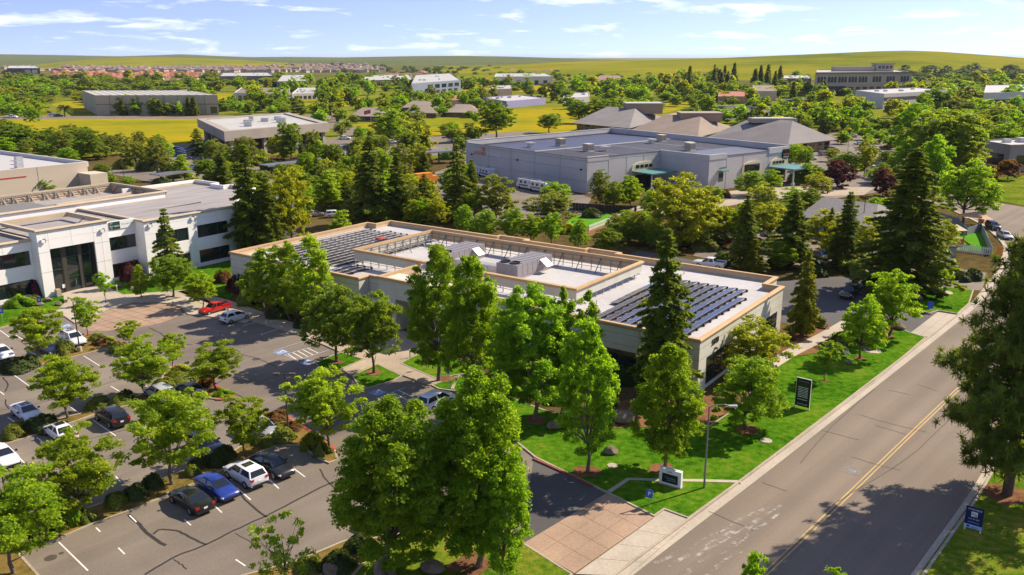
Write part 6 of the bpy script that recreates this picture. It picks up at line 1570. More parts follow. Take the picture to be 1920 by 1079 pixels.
# the big pine at the right: limbs that end in needle tufts
def pine():
    H, r = 19.0, np.random.default_rng(77); b = MB()
    b.tube([(0, 0, -.1), (.15, 0, 4), (.1, .2, 10), (.4, 0, 16), (.5, 0, 18.5)], [.46, .38, .30, .16, .05], 10)
    C, N, S, T = [], [], [], []
    for i in range(120):
        t = .13 + .84 * ((i + r.random()) / 120); a = i * 2.39996 + r.normal() * .3
        Lm = 6.2 * (np.interp(t, [.12, .22, .45, .7, .9, 1], [.6, .95, 1.0, .75, .45, .22])) * (.6 + .5 * r.random())
        e = np.array([Lm * np.cos(a), Lm * np.sin(a), H * t + Lm * (.05 + .25 * (t - .3))])
        b.tube([(0.2, 0, H * t - .6), (e[0] * .5, e[1] * .5, H * t - .25), tuple(e)], [.10, .07, .02], 5)
        for k in range(int(7 + 5.0 * Lm)):
            s = .32 + .72 * r.random() ** .7
            c = np.array([e[0] * s, e[1] * s, H * t - .4 + (e[2] - H * t + .4) * s]) + r.normal(size=3) * np.array([.55, .55, .32])
            n = 30; d = r.normal(size=(n, 3)); d[:, 2] += .5; d /= np.linalg.norm(d, axis=1)[:, None]
            C.append(c + d * .26); N.append(d); S.append(np.full(n, .085)); T.append(np.full(n, r.random()))
    C, N, S, T = map(np.concatenate, (C, N, S, T)); n = len(C)
    side = np.cross(N, r.normal(size=(n, 3))); side /= np.linalg.norm(side, axis=1)[:, None]
    V = np.stack([C - N * .26 - side * .035, C - N * .26 + side * .035, C + N * .22 + side * .02, C + N * .22 - side * .02], axis=1).reshape(-1, 3)
    up = N * .6 + np.array([0, 0, .5])
    cm = quads('crown', V, np.repeat(up, 4, axis=0), np.repeat(T, 4), L_['pine'])
    PROTO['pine'] = [(cm, b.mesh('trunk', M['trunk'], smooth=True), H, 12.0)]
pine()

ORD = 'leftmost second third fourth fifth sixth seventh eighth ninth tenth eleventh twelfth thirteenth fourteenth fifteenth sixteenth seventeenth eighteenth nineteenth twentieth'.split()
def ordinal(i, n):
    if i == n - 1: return 'rightmost'
    j = n - 1 - i
    if i == 0: return 'leftmost'
    return ORD[i] + ' from left' if i <= j else ORD[j] + ' from right'
rt = random.Random(5); CNT = {}
NAMES = {'lot': 'lot_tree', 'gum': 'sweetgum_tree', 'gum_big': 'sweetgum_tree', 'narrow': 'columnar_tree', 'birch': 'birch_tree', 'mid': 'broadleaf_tree', 'bright': 'broadleaf_tree', 'yellow': 'yellowing_tree', 'olive': 'olive_green_tree', 'purple': 'purple_leaf_plum', 'rust': 'red_leaf_maple',
         'young': 'young_tree', 'sparse': 'sparse_tree', 'redwood': 'redwood_tree', 'redwood_light': 'young_redwood', 'cedar': 'cedar_tree', 'pine': 'pine_tree', 'big_redwood': 'redwood_tree', 'far_bright': 'bright_broadleaf_tree', 'far_yellow': 'yellow_broadleaf_tree', 'far_olive': 'olive_green_broadleaf', 'far_blue': 'bluish_broadleaf_tree', 'far_dark': 'dark_broadleaf_tree', 'far_mid': 'mid_broadleaf_tree'}  # far kinds are plain broadleaf trees in different leaf tints, species not known
def tree(kind_, x, yb, ytop, w, label, group=None, dx=0, parts=True, cat='tree', rot=None):
    """x, yb: foot of the trunk in the photograph; ytop: row of the tip; w: crown width in its pixels"""
    v = PROTO[kind_]; i = CNT.get(kind_, 0); CNT[kind_] = i + 1
    cm, tm, H, Wd = v[i % len(v)]; p = G(x, yb); h = zof(p, ytop); dd = depth(Vector((p.x, p.y, h / 2)))
    wid = w / FPX * dd
    nm = NAMES.get(kind_, 'conifer_tree' if 'conifer' in kind_ else 'broadleaf_tree')
    s = (wid / Wd, wid / Wd, h / H); rz = rt.uniform(0, 6.28) if rot is None else rot
    if parts:
        T = empty(nm, p, rz, label, cat, group); T.scale = s
        link(bpy.data.objects.new('crown', cm), T)
        if tm: link(bpy.data.objects.new('trunk', tm), T)
    else:
        T = bpy.data.objects.new(nm, cm); link(T); T.location = p; T.rotation_euler = (0, 0, rz); T.scale = s; tag(T, label, cat, group)
    return T

# --- parking lot trees
for a in ((28, 1078, 892, 215, 'leafy lot tree in bottom left corner'), (155, 974, 820, 165, 'bushy lot tree left of the black sedan'), (325, 910, 742, 185, 'wide airy lot tree above blue sedan'), (128, 785, 676, 132, 'round lot tree beside white sedan and hedge'),
          (273, 738, 642, 115, 'lot tree behind pale grey crossover'), (75, 680, 582, 98, 'lot tree at left beside dark navy car'), (165, 631, 560, 55, 'slim lot tree at edge of round drop-off'), (242, 647, 603, 46, 'tiny round lot tree at drop-off kerb'),
          (326, 693, 628, 56, 'slim lot tree at top of middle island'), (406, 732, 646, 104, 'spreading lot tree above red kerb tip'), (461, 856, 750, 102, 'lot tree over hidden silver car'), (617, 843, 702, 156, 'bright lot tree right of twin-headed lamp post')):
    tree('lot', *a, group=None)
tree('sparse', 535, 1100, 972, 130, 'thin half-bare tree at bottom between lot and shrubs')
# --- before the white office
for k, *a in (('young', 198, 570, 512, 30, 'thin young tree on plaza before glass entrance'), ('birch', 266, 559, 498, 32, 'slim yellowish tree on walk before lease bay'), ('mid', 325, 559, 478, 84, 'dense round tree on plaza right of slim yellowish tree'), ('cedar', 320, 530, 388, 66, 'slender cedar rising against white office'), ('lot', 380, 579, 512, 66, 'airy tree beside red pickup'), ('lot', 368, 566, 530, 36, 'small tree behind airy tree on walk')): tree(k, *a)
# --- around the solar office
for k, *a in (('birch', 498, 592, 470, 84, 'leftmost of three light trees at solar office front'), ('birch', 545, 600, 452, 78, 'middle of three light trees at solar office front'), ('birch', 588, 612, 444, 92, 'rightmost of three light trees at solar office front'),
              ('mid', 632, 681, 538, 126, 'dark round tree left of entrance path'), ('mid', 701, 701, 549, 108, 'dark round tree between two entrance paths'),
              ('gum', 822, 716, 463, 128, 'tall sweetgum right of entrance portal'), ('gum', 888, 742, 485, 120, 'tall sweetgum second from entrance portal'), ('gum', 1001, 789, 534, 150, 'broad tall sweetgum before rooftop screen'), ('narrow', 955, 772, 560, 80, 'narrow sweetgum squeezed between two broad ones'),
              ('narrow', 1052, 778, 538, 58, 'narrow sweetgum with tip before rooftop screen corner'), ('narrow', 1098, 770, 545, 56, 'narrow sweetgum left of dark redwood'), ('gum', 1101, 887, 602, 122, 'sweetgum on front lawn nearest driveway'), ('redwood', 1238, 752, 425, 128, 'dark redwood standing at solar office corner'),
              ('gum', 1246, 884, 648, 138, 'sweetgum on front lawn behind monument sign'), ('yellow', 1412, 706, 600, 138, 'yellow-green bushy tree at solar office right wall'), ('bright', 1400, 808, 672, 150, 'bright wide tree by mulch bed near street lamp'), ('redwood_light', 1503, 632, 470, 60, 'pale young redwood at right of solar office'),
              ('bright', 1665, 632, 507, 108, 'bright tree above garden boulders, right of two'), ('bright', 1612, 674, 556, 84, 'bright leaning tree beside garden path'), ('young', 1547, 716, 643, 54, 'small young tree on lawn beyond black sign'), ('young', 1768, 564, 508, 30, 'small young tree on second lawn'),
              ('gum_big', 740, 1086, 750, 225, 'massive foreground sweetgum, left of pair'), ('gum_big', 896, 1066, 696, 195, 'massive foreground sweetgum, right of pair'), ('gum', 942, 1098, 850, 120, 'low foreground sweetgum beside driveway apron'),
              ('pine', 1888, 930, 440, 265, 'huge dark pine at right roadside'), ('bright', 1408, 1190, 1040, 70, 'treetop poking up at bottom beside road'), ('bright', 1556, 1200, 1066, 60, 'small treetop at bottom edge on road side')): tree(k, *a)
# --- redwoods and others behind
for k, *a in (('redwood', 474, 486, 268, 92, 'dark redwood between white office and solar office'), ('redwood', 508, 488, 330, 70, 'shorter redwood right of dark redwood by white office'), ('yellow', 548, 468, 312, 92, 'tall yellow-green tree right of the dark redwood'), ('redwood', 698, 420, 254, 88, 'tallest redwood behind solar office back wall'), ('redwood', 747, 418, 287, 62, 'slim redwood right of tallest one behind solar office'), ('cedar', 858, 412, 268, 72, 'dark spiky cedar left of storage building'), ('cedar', 797, 408, 324, 50, 'small slim cedar before orange truck'),
              ('redwood', 1393, 505, 362, 66, 'redwood behind solar office, left of white cars'), ('redwood_light', 1413, 513, 448, 48, 'pale small redwood at solar office back corner'), ('redwood', 1481, 500, 358, 86, 'redwood right of white cars'), ('redwood', 1581, 506, 358, 70, 'slim redwood before day care'), ('big_redwood', 1690, 545, 276, 172, 'huge redwood at right, largest of all'),
              ('redwood', 418, 352, 284, 42, 'small redwood behind white office roof'), ('birch', 640, 470, 398, 60, 'light tree behind solar office parapet left'), ('bright', 960, 452, 388, 56, 'bright tree behind solar office back parapet, leftmost'), ('bright', 910, 448, 395, 56, 'bright bushy tree behind back parapet by cedar'), ('bright', 995, 456, 402, 50, 'bright tree second behind back parapet'), ('bright', 1035, 458, 398, 44, 'narrow bright tree behind back parapet'), ('mid', 1140, 478, 428, 60, 'mid-green bush tree behind solar office parapet near fence'), ('bright', 1085, 470, 412, 44, 'small tree by white wire fence'),
              ('olive', 930, 418, 330, 88, 'yellow-olive tree before storage wall'), ('bright', 1040, 388, 342, 70, 'light green tree below storage building corner'), ('olive', 1035, 425, 358, 100, 'greyish olive tree before storage corner'), ('olive', 1125, 392, 322, 48, 'thin olive tree at storage corner'), ('bright', 1180, 392, 330, 48, 'light tree before storage canopy'), ('yellow', 1275, 462, 330, 150, 'big yellow-green tree below storage entrances'), ('yellow', 1330, 455, 372, 80, 'yellow tree right of big yellow-green one'),
              ('yellow', 1440, 452, 378, 92, 'yellow-green tree beyond white cars'), ('yellow', 1540, 470, 395, 80, 'yellow tree left of slim redwood'), ('yellow', 1620, 488, 408, 76, 'yellow-green tree left of huge redwood'), ('yellow', 1762, 478, 410, 70, 'yellow-green tree right of huge redwood'),
              ('bright', 1405, 368, 322, 62, 'pale bush tree before storage arched window'), ('bright', 1445, 362, 318, 44, 'pale tree before right storage canopy'), ('purple', 1570, 352, 302, 62, 'purple-leaved tree left of huge redwood'), ('purple', 1655, 368, 318, 46, 'purple-leaved tree beside huge redwood'), ('yellow', 1532, 368, 325, 56, 'light yellow tree before purple one'),
              ('gum', 1744, 392, 254, 78, 'tall bright tree right of huge redwood'), ('bright', 1806, 420, 300, 112, 'wide bright tree above parked cars'), ('mid', 1765, 330, 205, 150, 'large dark broadleaf tree left of brown office'), ('bright', 1710, 300, 195, 90, 'pale tall tree behind large dark broadleaf'), ('yellow', 1620, 330, 262, 46, 'small yellow tree in car park beside tall lamp'),
              ('bright', 730, 272, 200, 72, 'vivid green tree beside flagpole'), ('mid', 930, 262, 188, 74, 'big dark tree standing before yellow field'), ('mid', 1030, 250, 212, 50, 'dark round tree before slate roof'), ('mid', 1085, 232, 188, 50, 'left of two dark round trees on meadow'), ('mid', 1128, 232, 182, 62, 'right of two dark round trees on meadow'),
              ('olive', 255, 315, 265, 50, 'leftmost dark pine-like tree by car park'), ('olive', 295, 320, 260, 50, 'dark pine-like tree with bare trunk by car park'), ('mid', 50, 285, 238, 66, 'dark tree behind beige office, left'), ('mid', 150, 285, 238, 70, 'large round tree by yellow meadow'), ('bright', 130, 308, 276, 40, 'pale tree before large round tree'), ('mid', 95, 282, 240, 50, 'brownish tree between two dark trees at meadow'), ('bright', 10, 290, 258, 50, 'green tree at left edge behind beige office'), ('bright', 35, 362, 334, 44, 'left green tree before beige wall'), ('bright', 55, 362, 334, 40, 'middle green tree before beige wall'), ('bright', 82, 362, 332, 44, 'right green tree before beige wall'),
              ('bright', 210, 348, 326, 26, 'small bright tree behind white office screen'), ('bright', 240, 350, 330, 28, 'second small bright tree behind white office screen'), ('cedar', 372, 292, 240, 44, 'dark fir left of concrete office'), ('olive', 405, 316, 262, 58, 'olive tree before concrete office left'), ('olive', 460, 320, 258, 66, 'tall olive tree at concrete office corner'), ('mid', 545, 300, 228, 50, 'birch-like tree before concrete fascia'), ('olive', 590, 300, 245, 40, 'thin bare-topped tree right of concrete office'), ('mid', 780, 264, 228, 36, 'round dark tree in car park left of storage'), ('mid', 848, 268, 240, 42, 'round dark tree in car park near storage'), ('purple', 800, 318, 290, 30, 'dark plum beside solar carport'), ('purple', 600, 340, 306, 46, 'dark red plum behind tall yellow-green tree'),
              ('olive', 630, 380, 318, 56, 'olive tree beside yellow-green tree'), ('mid', 590, 375, 330, 50, 'dark tree behind yellow-green tree'), ('olive', 770, 420, 345, 50, 'olive bush tree between cedars'), ('mid', 890, 415, 360, 46, 'dark tree beside cedar at storage yard'), ('bright', 870, 440, 385, 40, 'bright tree behind back parapet left'), ('yellow', 520, 420, 340, 46, 'yellow tree behind shorter redwood'), ('yellow', 450, 375, 340, 40, 'yellow bush tree behind white office corner'),
              ('yellow', 820, 425, 372, 60, 'yellow-olive tree left of spiky cedar'), ('olive', 660, 395, 340, 40, 'olive tree left of tallest redwood'), ('mid', 1180, 450, 405, 46, 'dark tree right of white wire fence'), ('dark' if 0 else 'mid', 1230, 470, 425, 46, 'dark tree behind redwood at solar office corner'), ('rust', 1855, 340, 310, 34, 'red-leaved small tree before brown office'), ('rust', 1890, 338, 300, 46, 'dark red tree right of red-leaved one')): tree(k, *a)
# shrubs -------------------------------------------------------------------------------------------------
def shrub_proto(name, m, seed, n=2600, ls=.13, lump=.2, core='hedge_core'):
    r = np.random.default_rng(seed); d = r.normal(size=(n, 3)); d[:, 2] = np.abs(d[:, 2]); d /= np.linalg.norm(d, axis=1)[:, None]
    a = np.arctan2(d[:, 1], d[:, 0]); k = (1 + lump * (np.sin(3 * a + seed) * .5 + np.sin(5 * a + 4 * d[:, 2]) * .4)) * (.84 + .2 * r.random(n))
    C = d * k[:, None] * np.array([1, 1, 1.0]) / 1.05
    cm = leaf_mesh('crown', C, d + np.array([0, 0, .15]), ls * (.7 + .6 * r.random(n)), r.random(n), m, 1.4, .3, seed)
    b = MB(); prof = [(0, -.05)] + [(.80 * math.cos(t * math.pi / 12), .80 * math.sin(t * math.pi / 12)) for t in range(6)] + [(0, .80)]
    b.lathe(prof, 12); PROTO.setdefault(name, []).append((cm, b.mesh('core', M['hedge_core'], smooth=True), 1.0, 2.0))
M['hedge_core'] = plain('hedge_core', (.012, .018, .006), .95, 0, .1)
shrub_proto('hedge', L_['hedge'], 301); shrub_proto('hedge', L_['hedge'], 302)
shrub_proto('hedge_dark', L_['hedge_dark'], 311); shrub_proto('loose', L_['olive'], 321, 1500, .2, .4); shrub_proto('rustbush', L_['rust'], 331, 1500, .17, .35); shrub_proto('greenbush', L_['bright'], 341, 1600, .18, .35); shrub_proto('purplebush', L_['purple'], 351, 1600, .18, .35); shrub_proto('yellowbush', L_['yellow'], 361, 1600, .18, .35)
def shrub(k, x, yb, ytop, w, label, group=None, dep=1.0, rot=0.0):
    v = PROTO[k]; i = CNT.get(k, 0); CNT[k] = i + 1; cm, core, H, Wd = v[i % len(v)]
    p = G(x, yb); wid = w / FPX * depth(p); p = p + Vector((0, wid * .35 * dep, 0)); h = max(zof(p, ytop), .25)
    T = empty('shrub', (p.x, p.y, .08), rot, label, 'shrub', group); T.scale = (wid / 2, wid / 2 * dep, h)
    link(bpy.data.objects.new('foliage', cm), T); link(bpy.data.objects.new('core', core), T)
    return T
for a in (('hedge', 115, 668, 641, 38, 'clipped oval hedge between dark navy car and lamp post'), ('hedge_dark', 20, 702, 675, 66, 'dark clipped hedge at left edge', 1.0), ('hedge_dark', 45, 694, 668, 46, 'dark clipped hedge behind white edge car'), ('hedge', 15, 828, 800, 42, 'pale clipped hedge at left edge of second strip'), ('hedge_dark', 68, 815, 782, 66, 'dark clipped hedge before white sedan with sunroof'), ('hedge', 30, 814, 793, 34, 'pale hedge between dark hedge and left edge'),
          ('hedge', 171, 771, 753, 42, 'flat-topped pale hedge beside black crossover'), ('hedge', 180, 758, 745, 34, 'pale hedge behind flat-topped one'), ('hedge', 218, 763, 743, 38, 'round clipped hedge at middle strip'), ('hedge_dark', 232, 756, 733, 34, 'dark clipped hedge behind round one'), ('hedge', 300, 735, 712, 46, 'pale hedge before pale grey crossover'), ('hedge', 333, 722, 702, 64, 'long clipped pale hedge above charcoal sedan'),
          ('hedge_dark', 282, 920, 891, 40, 'dark round hedge on third strip left of airy tree'), ('hedge', 210, 955, 926, 46, 'pale low hedge on third strip'), ('hedge_dark', 248, 942, 912, 50, 'dark hedge beside dark round one on third strip'), ('hedge', 356, 897, 875, 32, 'small bright clipped hedge beside airy tree trunk'), ('hedge_dark', 368, 882, 860, 40, 'dark hedge left of navy crossover'), ('hedge_dark', 402, 880, 850, 40, 'dark hedge between blue sedan and navy crossover'), ('hedge_dark', 418, 866, 838, 44, 'tall dark hedge under navy crossover'),
          ('hedge', 495, 840, 818, 50, 'pale low hedge by black sedan at row end'), ('hedge', 522, 834, 806, 56, 'big pale clipped hedge beside twin-headed lamp'), ('hedge', 520, 812, 796, 46, 'long pale hedge under twin-headed lamp'), ('hedge_dark', 672, 1040, 1008, 64, 'dark round hedge at bottom left of massive trees'), ('hedge_dark', 630, 1078, 1040, 72, 'dark round hedge at bottom edge'), ('hedge', 575, 1079, 1050, 56, 'pale round hedge at bottom edge'),
          ('loose', 120, 985, 945, 60, 'loose shrub behind bushy lot tree trunk'), ('loose', 75, 1010, 960, 70, 'leafy shrub in left planter'), ('greenbush', 100, 1000, 930, 70, 'green shrub beside corner lot tree'), ('loose', 40, 1030, 985, 60, 'loose shrub at left planter corner'), ('loose', 160, 985, 962, 30, 'small shrub at bushy lot tree foot'),
          ('rustbush', 512, 797, 776, 52, 'rust-brown shrub at top of third island'), ('yellowbush', 585, 846, 815, 46, 'orange-tinged shrub left of bright lot tree'), ('loose', 600, 858, 835, 36, 'low brown shrub by bright lot tree trunk'), ('rustbush', 548, 810, 793, 40, 'rust shrub at foot of twin-headed lamp'), ('yellowbush', 370, 712, 692, 36, 'orange shrub along red kerb'), ('rustbush', 385, 728, 710, 34, 'rust shrub beside spreading lot tree'), ('yellowbush', 335, 706, 688, 40, 'orange-green shrub at top of middle island'), ('greenbush', 415, 746, 733, 36, 'low green shrub at red kerb tip'),
          ('loose', 178, 640, 628, 30, 'low shrub by red kerb near slim lot tree'), ('rustbush', 185, 650, 637, 32, 'rust shrub right of lamp foot'), ('loose', 218, 662, 645, 40, 'brown-green shrub on far island'), ('rustbush', 230, 668, 650, 34, 'rust shrub at far island end'), ('yellowbush', 200, 645, 634, 26, 'small orange shrub at far island'),
          ('greenbush', 28, 580, 558, 52, 'light green shrub before white office'), ('hedge', 55, 574, 556, 34, 'green hedge clump before white office left'), ('purplebush', 66, 560, 530, 34, 'purple shrub before white office left bay'), ('purplebush', 240, 530, 497, 46, 'red-brown shrub before lease bay'), ('greenbush', 250, 540, 528, 34, 'bright green clump on office lawn'), ('greenbush', 285, 536, 526, 36, 'green clump by dense round tree'), ('rustbush', 415, 533, 510, 34, 'dark red shrub at solar office left corner'), ('purplebush', 440, 550, 520, 40, 'deep purple shrub at solar office left corner'), ('loose', 460, 575, 545, 40, 'dark shrub along solar office left front'), ('hedge_dark', 520, 600, 575, 50, 'shaded shrub under three light trees'), ('hedge_dark', 570, 618, 592, 46, 'shaded shrub right under three light trees'),
          ('hedge_dark', 1808, 530, 510, 34, 'rounded dark bush on second lawn, left of two'), ('hedge_dark', 1830, 528, 505, 34, 'rounded dark bush on second lawn, right of two'), ('greenbush', 1770, 520, 497, 40, 'green mound bush beside silver-blue crossover'), ('loose', 1700, 545, 510, 60, 'loose grey-green bush at foot of huge redwood'), ('loose', 1745, 540, 508, 50, 'loose bush behind small young tree'), ('loose', 1620, 625, 600, 44, 'rosy low shrub at top of garden path'), ('loose', 1590, 650, 628, 50, 'low shrub under leaning tree'), ('hedge_dark', 1570, 665, 648, 60, 'shaded low shrub by garden path'), ('loose', 1500, 625, 612, 40, 'low brown shrub at pale redwood foot'), ('rustbush', 1540, 618, 606, 36, 'rosy shrub beside garden path top'), ('loose', 1520, 605, 590, 40, 'low olive shrub behind garden path'), ('rustbush', 1480, 640, 628, 30, 'small rosy shrub on mulch'),
          ('hedge_dark', 1170, 725, 690, 60, 'dark shrub under redwood at office corner'), ('greenbush', 1345, 775, 765, 14, 'small tuft on mulch bed, left'), ('greenbush', 1372, 772, 764, 12, 'small tuft on mulch bed, right'), ('greenbush', 1340, 788, 780, 12, 'small tuft on mulch bed, front'), ('hedge_dark', 980, 742, 715, 70, 'dark shrub under narrow sweetgum by office wall'), ('hedge_dark', 1060, 760, 730, 70, 'dark shrub under sweetgums near office corner'), ('hedge_dark', 1130, 775, 745, 60, 'dark shrub before office corner redwood'), ('hedge_dark', 930, 722, 698, 60, 'dark shrub left under tall sweetgums'), ('loose', 1320, 705, 685, 44, 'shaded shrub below window band of solar office'), ('greenbush', 1380, 640, 615, 60, 'bright shrub at solar office right wall'),
          ('loose', 1260, 460, 435, 90, 'grey-olive shrub mass behind solar office'), ('loose', 1330, 470, 445, 80, 'grey-olive shrubs beside red car'), ('hedge_dark', 1360, 500, 475, 50, 'dark shrub behind white pickup'), ('hedge_dark', 1530, 520, 490, 60, 'dark shrubs along rear lane'), ('hedge_dark', 1460, 505, 485, 46, 'dark shrub between redwoods'), ('loose', 1615, 520, 495, 50, 'brown-green shrubs beneath slim redwood'), ('yellowbush', 1600, 495, 478, 28, 'yellow bush by silver-green car'), ('hedge_dark', 1650, 545, 520, 60, 'dark shrubs at foot of huge redwood left'),
          ('purplebush', 1328, 375, 360, 24, 'dark red shrub at storage corner, left'), ('rustbush', 1362, 372, 358, 20, 'red shrub at storage corner, right'), ('greenbush', 1500, 345, 325, 40, 'green bushes by storage canopy'), ('greenbush', 1600, 322, 305, 46, 'round bushes left of white utility pickup'), ('hedge', 1590, 312, 298, 40, 'clipped bushes behind round ones')):
    shrub(*a)
MS = ((430, 305), (480, 312), (505, 320), (620, 298), (700, 282), (230, 318), (270, 322), (330, 335), (395, 340), (560, 335), (300, 352), (840, 300), (900, 440), (1070, 440), (1110, 410), (1200, 425), (720, 335), (690, 330), (650, 350), (760, 380), (480, 355), (360, 352))
for i, (x, y) in enumerate(MS):
    shrub(('loose', 'yellowbush', 'hedge_dark', 'greenbush')[i % 4], x, y, y - 18, 40, 'low shrub clump between car parks in middle distance, ' + ordinal(sorted(MS).index(MS[i]), len(MS)), 'middle distance shrubs')

# far trees: scattered belts ---------------------------------------------------------------------------
rf = random.Random(21)
def belt(kinds, n, x0, x1, y0, y1, hpx, wpx, label, group, skew=1.0):
    xs = sorted(rf.uniform(x0, x1) for _ in range(n))
    for i, px in enumerate(xs):
        py = y0 + (y1 - y0) * rf.random() ** skew
        h = rf.uniform(*hpx); w = rf.uniform(*wpx); k = rf.choice(kinds)
        tree(k, px, py, py - h, w, label + ', ' + ordinal(i, n), group, parts=False)
def wood(name, kinds, n, x0, x1, y0, y1, hpx, wpx, label):
    """trees too small to tell apart: one mass of foliage"""
    Vs, Ts = [], []
    for i in range(n):
        px = rf.uniform(x0, x1); py = rf.uniform(y0, y1); h = rf.uniform(*hpx); w = rf.uniform(*wpx)
        cm, tm, H, Wd = rf.choice(PROTO[rf.choice(kinds)]); p = G(px, py); hh = zof(p, py - h); wid = w / FPX * depth(p)
        co = np.empty(len(cm.vertices) * 3, dtype=np.float32); cm.vertices.foreach_get('co', co); co = co.reshape(-1, 3).astype(np.float64)
        a = rf.uniform(0, 6.28); c_, s_ = math.cos(a), math.sin(a); q = co @ np.array([[c_, s_, 0], [-s_, c_, 0], [0, 0, 1]])
        t = np.empty(len(cm.vertices), dtype=np.float32); cm.attributes['tint'].data.foreach_get('value', t)
        q = (q * np.array([wid / Wd, wid / Wd, hh / H]) + np.array(p)).reshape(-1, 4, 3)[::2]; mid_ = q.mean(axis=1, keepdims=True)   # half the leaves, each a little larger
        Vs.append((mid_ + (q - mid_) * 1.3).reshape(-1, 3)); Ts.append(t.reshape(-1, 4)[::2].ravel())
    V, T_ = np.concatenate(Vs), np.concatenate(Ts)
    q = V.reshape(-1, 4, 3); nn = np.cross(q[:, 1] - q[:, 0], q[:, 3] - q[:, 0]); nn += np.array([0, 0, 1e-6])
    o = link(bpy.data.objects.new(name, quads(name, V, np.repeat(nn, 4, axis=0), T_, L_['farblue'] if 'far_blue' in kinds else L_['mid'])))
    tag(o, label, 'trees'); o['kind'] = 'stuff'
wood('far_wood', ('far_mid', 'far_bright'), 70, -30, 420, 150, 178, (8, 18), (22, 36), 'dense green wood at far left behind the warehouse')
belt(('far_mid', 'far_mid', 'far_bright', 'far_dark'), 26, -10, 150, 168, 188, (14, 30), (26, 46), 'tree in dense green wood at far left', 'far left wood')
belt(('far_olive', 'far_mid', 'far_yellow'), 26, -10, 240, 178, 198, (10, 18), (22, 40), 'olive-green tree at edge of far left wood', 'far left scrub')
belt(('far_mid', 'far_bright', 'far_yellow'), 14, -10, 78, 205, 222, (16, 30), (20, 32), 'tree beside far street at left edge', 'left street trees')
belt(('far_olive', 'far_mid'), 16, 150, 330, 160, 175, (8, 16), (18, 30), 'scrubby tree between orange estate and warehouse', 'scrub behind warehouse')
belt(('far_conifer', 'far_bright', 'far_mid'), 18, 216, 380, 215, 218, (22, 40), (16, 26), 'street tree standing before the long olive warehouse', 'warehouse trees')
belt(('far_mid', 'far_bright', 'far_olive'), 26, 412, 620, 205, 216, (14, 26), (20, 34), 'tree in green hedge row right of warehouse', 'hedge row trees')
belt(('far_yellow', 'far_bright', 'far_mid'), 22, 430, 660, 158, 184, (12, 24), (14, 26), 'tree around the far business park', 'business park trees')
belt(('far_bright', 'far_mid', 'far_conifer'), 14, 600, 670, 178, 205, (22, 34), (18, 30), 'tall tree beside far street bend', 'street bend trees')
belt(('far_bright', 'far_mid', 'far_mid'), 18, 690, 800, 190, 206, (18, 30), (16, 30), 'tree among grey bungalows', 'bungalow trees')
belt(('far_bright', 'far_mid', 'far_olive'), 16, 790, 910, 186, 200, (14, 28), (18, 30), 'tree between bungalows and blue office', 'blue office trees')
belt(('far_bright', 'far_mid', 'far_bright', 'far_dark'), 34, 1040, 1300, 168, 194, (14, 34), (22, 36), 'leafy tree before the right green hill', 'trees before right hill')
belt(('far_conifer',), 16, 1265, 1470, 158, 172, (26, 48), (12, 18), 'dark spire-shaped conifer before right hill', 'hillside conifers')
belt(('far_bright', 'far_yellow', 'far_mid'), 34, 1270, 1530, 168, 188, (12, 22), (18, 32), 'bright tree in belt below hillside conifers', 'belt below conifers')
belt(('far_mid', 'far_bright', 'far_yellow'), 22, 1450, 1640, 212, 250, (20, 38), (26, 44), 'tree around carport and bank at right', 'carport trees')
belt(('far_bright', 'far_yellow'), 10, 1500, 1710, 262, 282, (18, 26), (22, 32), 'small bright tree in right car park', 'right car park trees')
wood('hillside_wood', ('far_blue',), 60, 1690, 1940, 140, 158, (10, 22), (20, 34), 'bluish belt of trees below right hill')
belt(('far_yellow', 'far_bright', 'far_mid'), 24, 1700, 1930, 160, 190, (14, 30), (22, 40), 'yellow-green tree behind banded white office', 'trees behind banded office')
belt(('far_mid', 'far_bright', 'far_yellow', 'far_olive'), 26, 1690, 1930, 205, 262, (26, 50), (36, 62), 'large tree right of banded white office', 'right edge trees')
wood('estate_trees', ('far_blue',), 70, 100, 700, 122, 135, (3, 6), (8, 16), 'scattered small trees among far brown-roofed houses')
wood('valley_trees', ('far_blue',), 46, 640, 960, 128, 142, (4, 8), (10, 18), 'scattered far trees in centre valley')
belt(('far_mid', 'far_blue'), 16, 760, 1000, 136, 146, (5, 8), (6, 9), 'small round tree in row along far centre road', 'far row trees')
wood('hill_foot_trees', ('far_blue',), 60, 960, 1470, 138, 147, (4, 9), (10, 18), 'line of small trees along foot of green hill')
belt(('far_mid', 'far_bright', 'far_olive'), 16, 620, 900, 232, 262, (10, 20), (16, 28), 'small tree on meadow slope left of storage building', 'meadow trees')
belt(('far_olive', 'far_mid', 'far_bright', 'far_yellow'), 14, 560, 700, 290, 340, (20, 40), (26, 40), 'bushy tree behind redwoods near thin carport', 'trees behind redwoods')
belt(('far_mid', 'far_olive', 'far_dark'), 6, 1290, 1640, 448, 478, (20, 34), (30, 46), 'dark bushy tree among cars behind the solar office', 'trees among rear cars')
belt(('far_mid', 'far_dark'), 10, 1690, 1830, 330, 372, (20, 34), (26, 40), 'shaded tree under large dark broadleaf at right', 'shade trees at right')
def inside(p, poly):
    c = False; n = len(poly)
    for k in range(n):
        a, b = poly[k], poly[k - 1]
        if (a[1] > p.y) != (b[1] > p.y) and p.x < (b[0] - a[0]) * (p.y - a[1]) / (b[1] - a[1]) + a[0]: c = not c
    return c
ROADS = [PX(LEFT + RIGHT)]
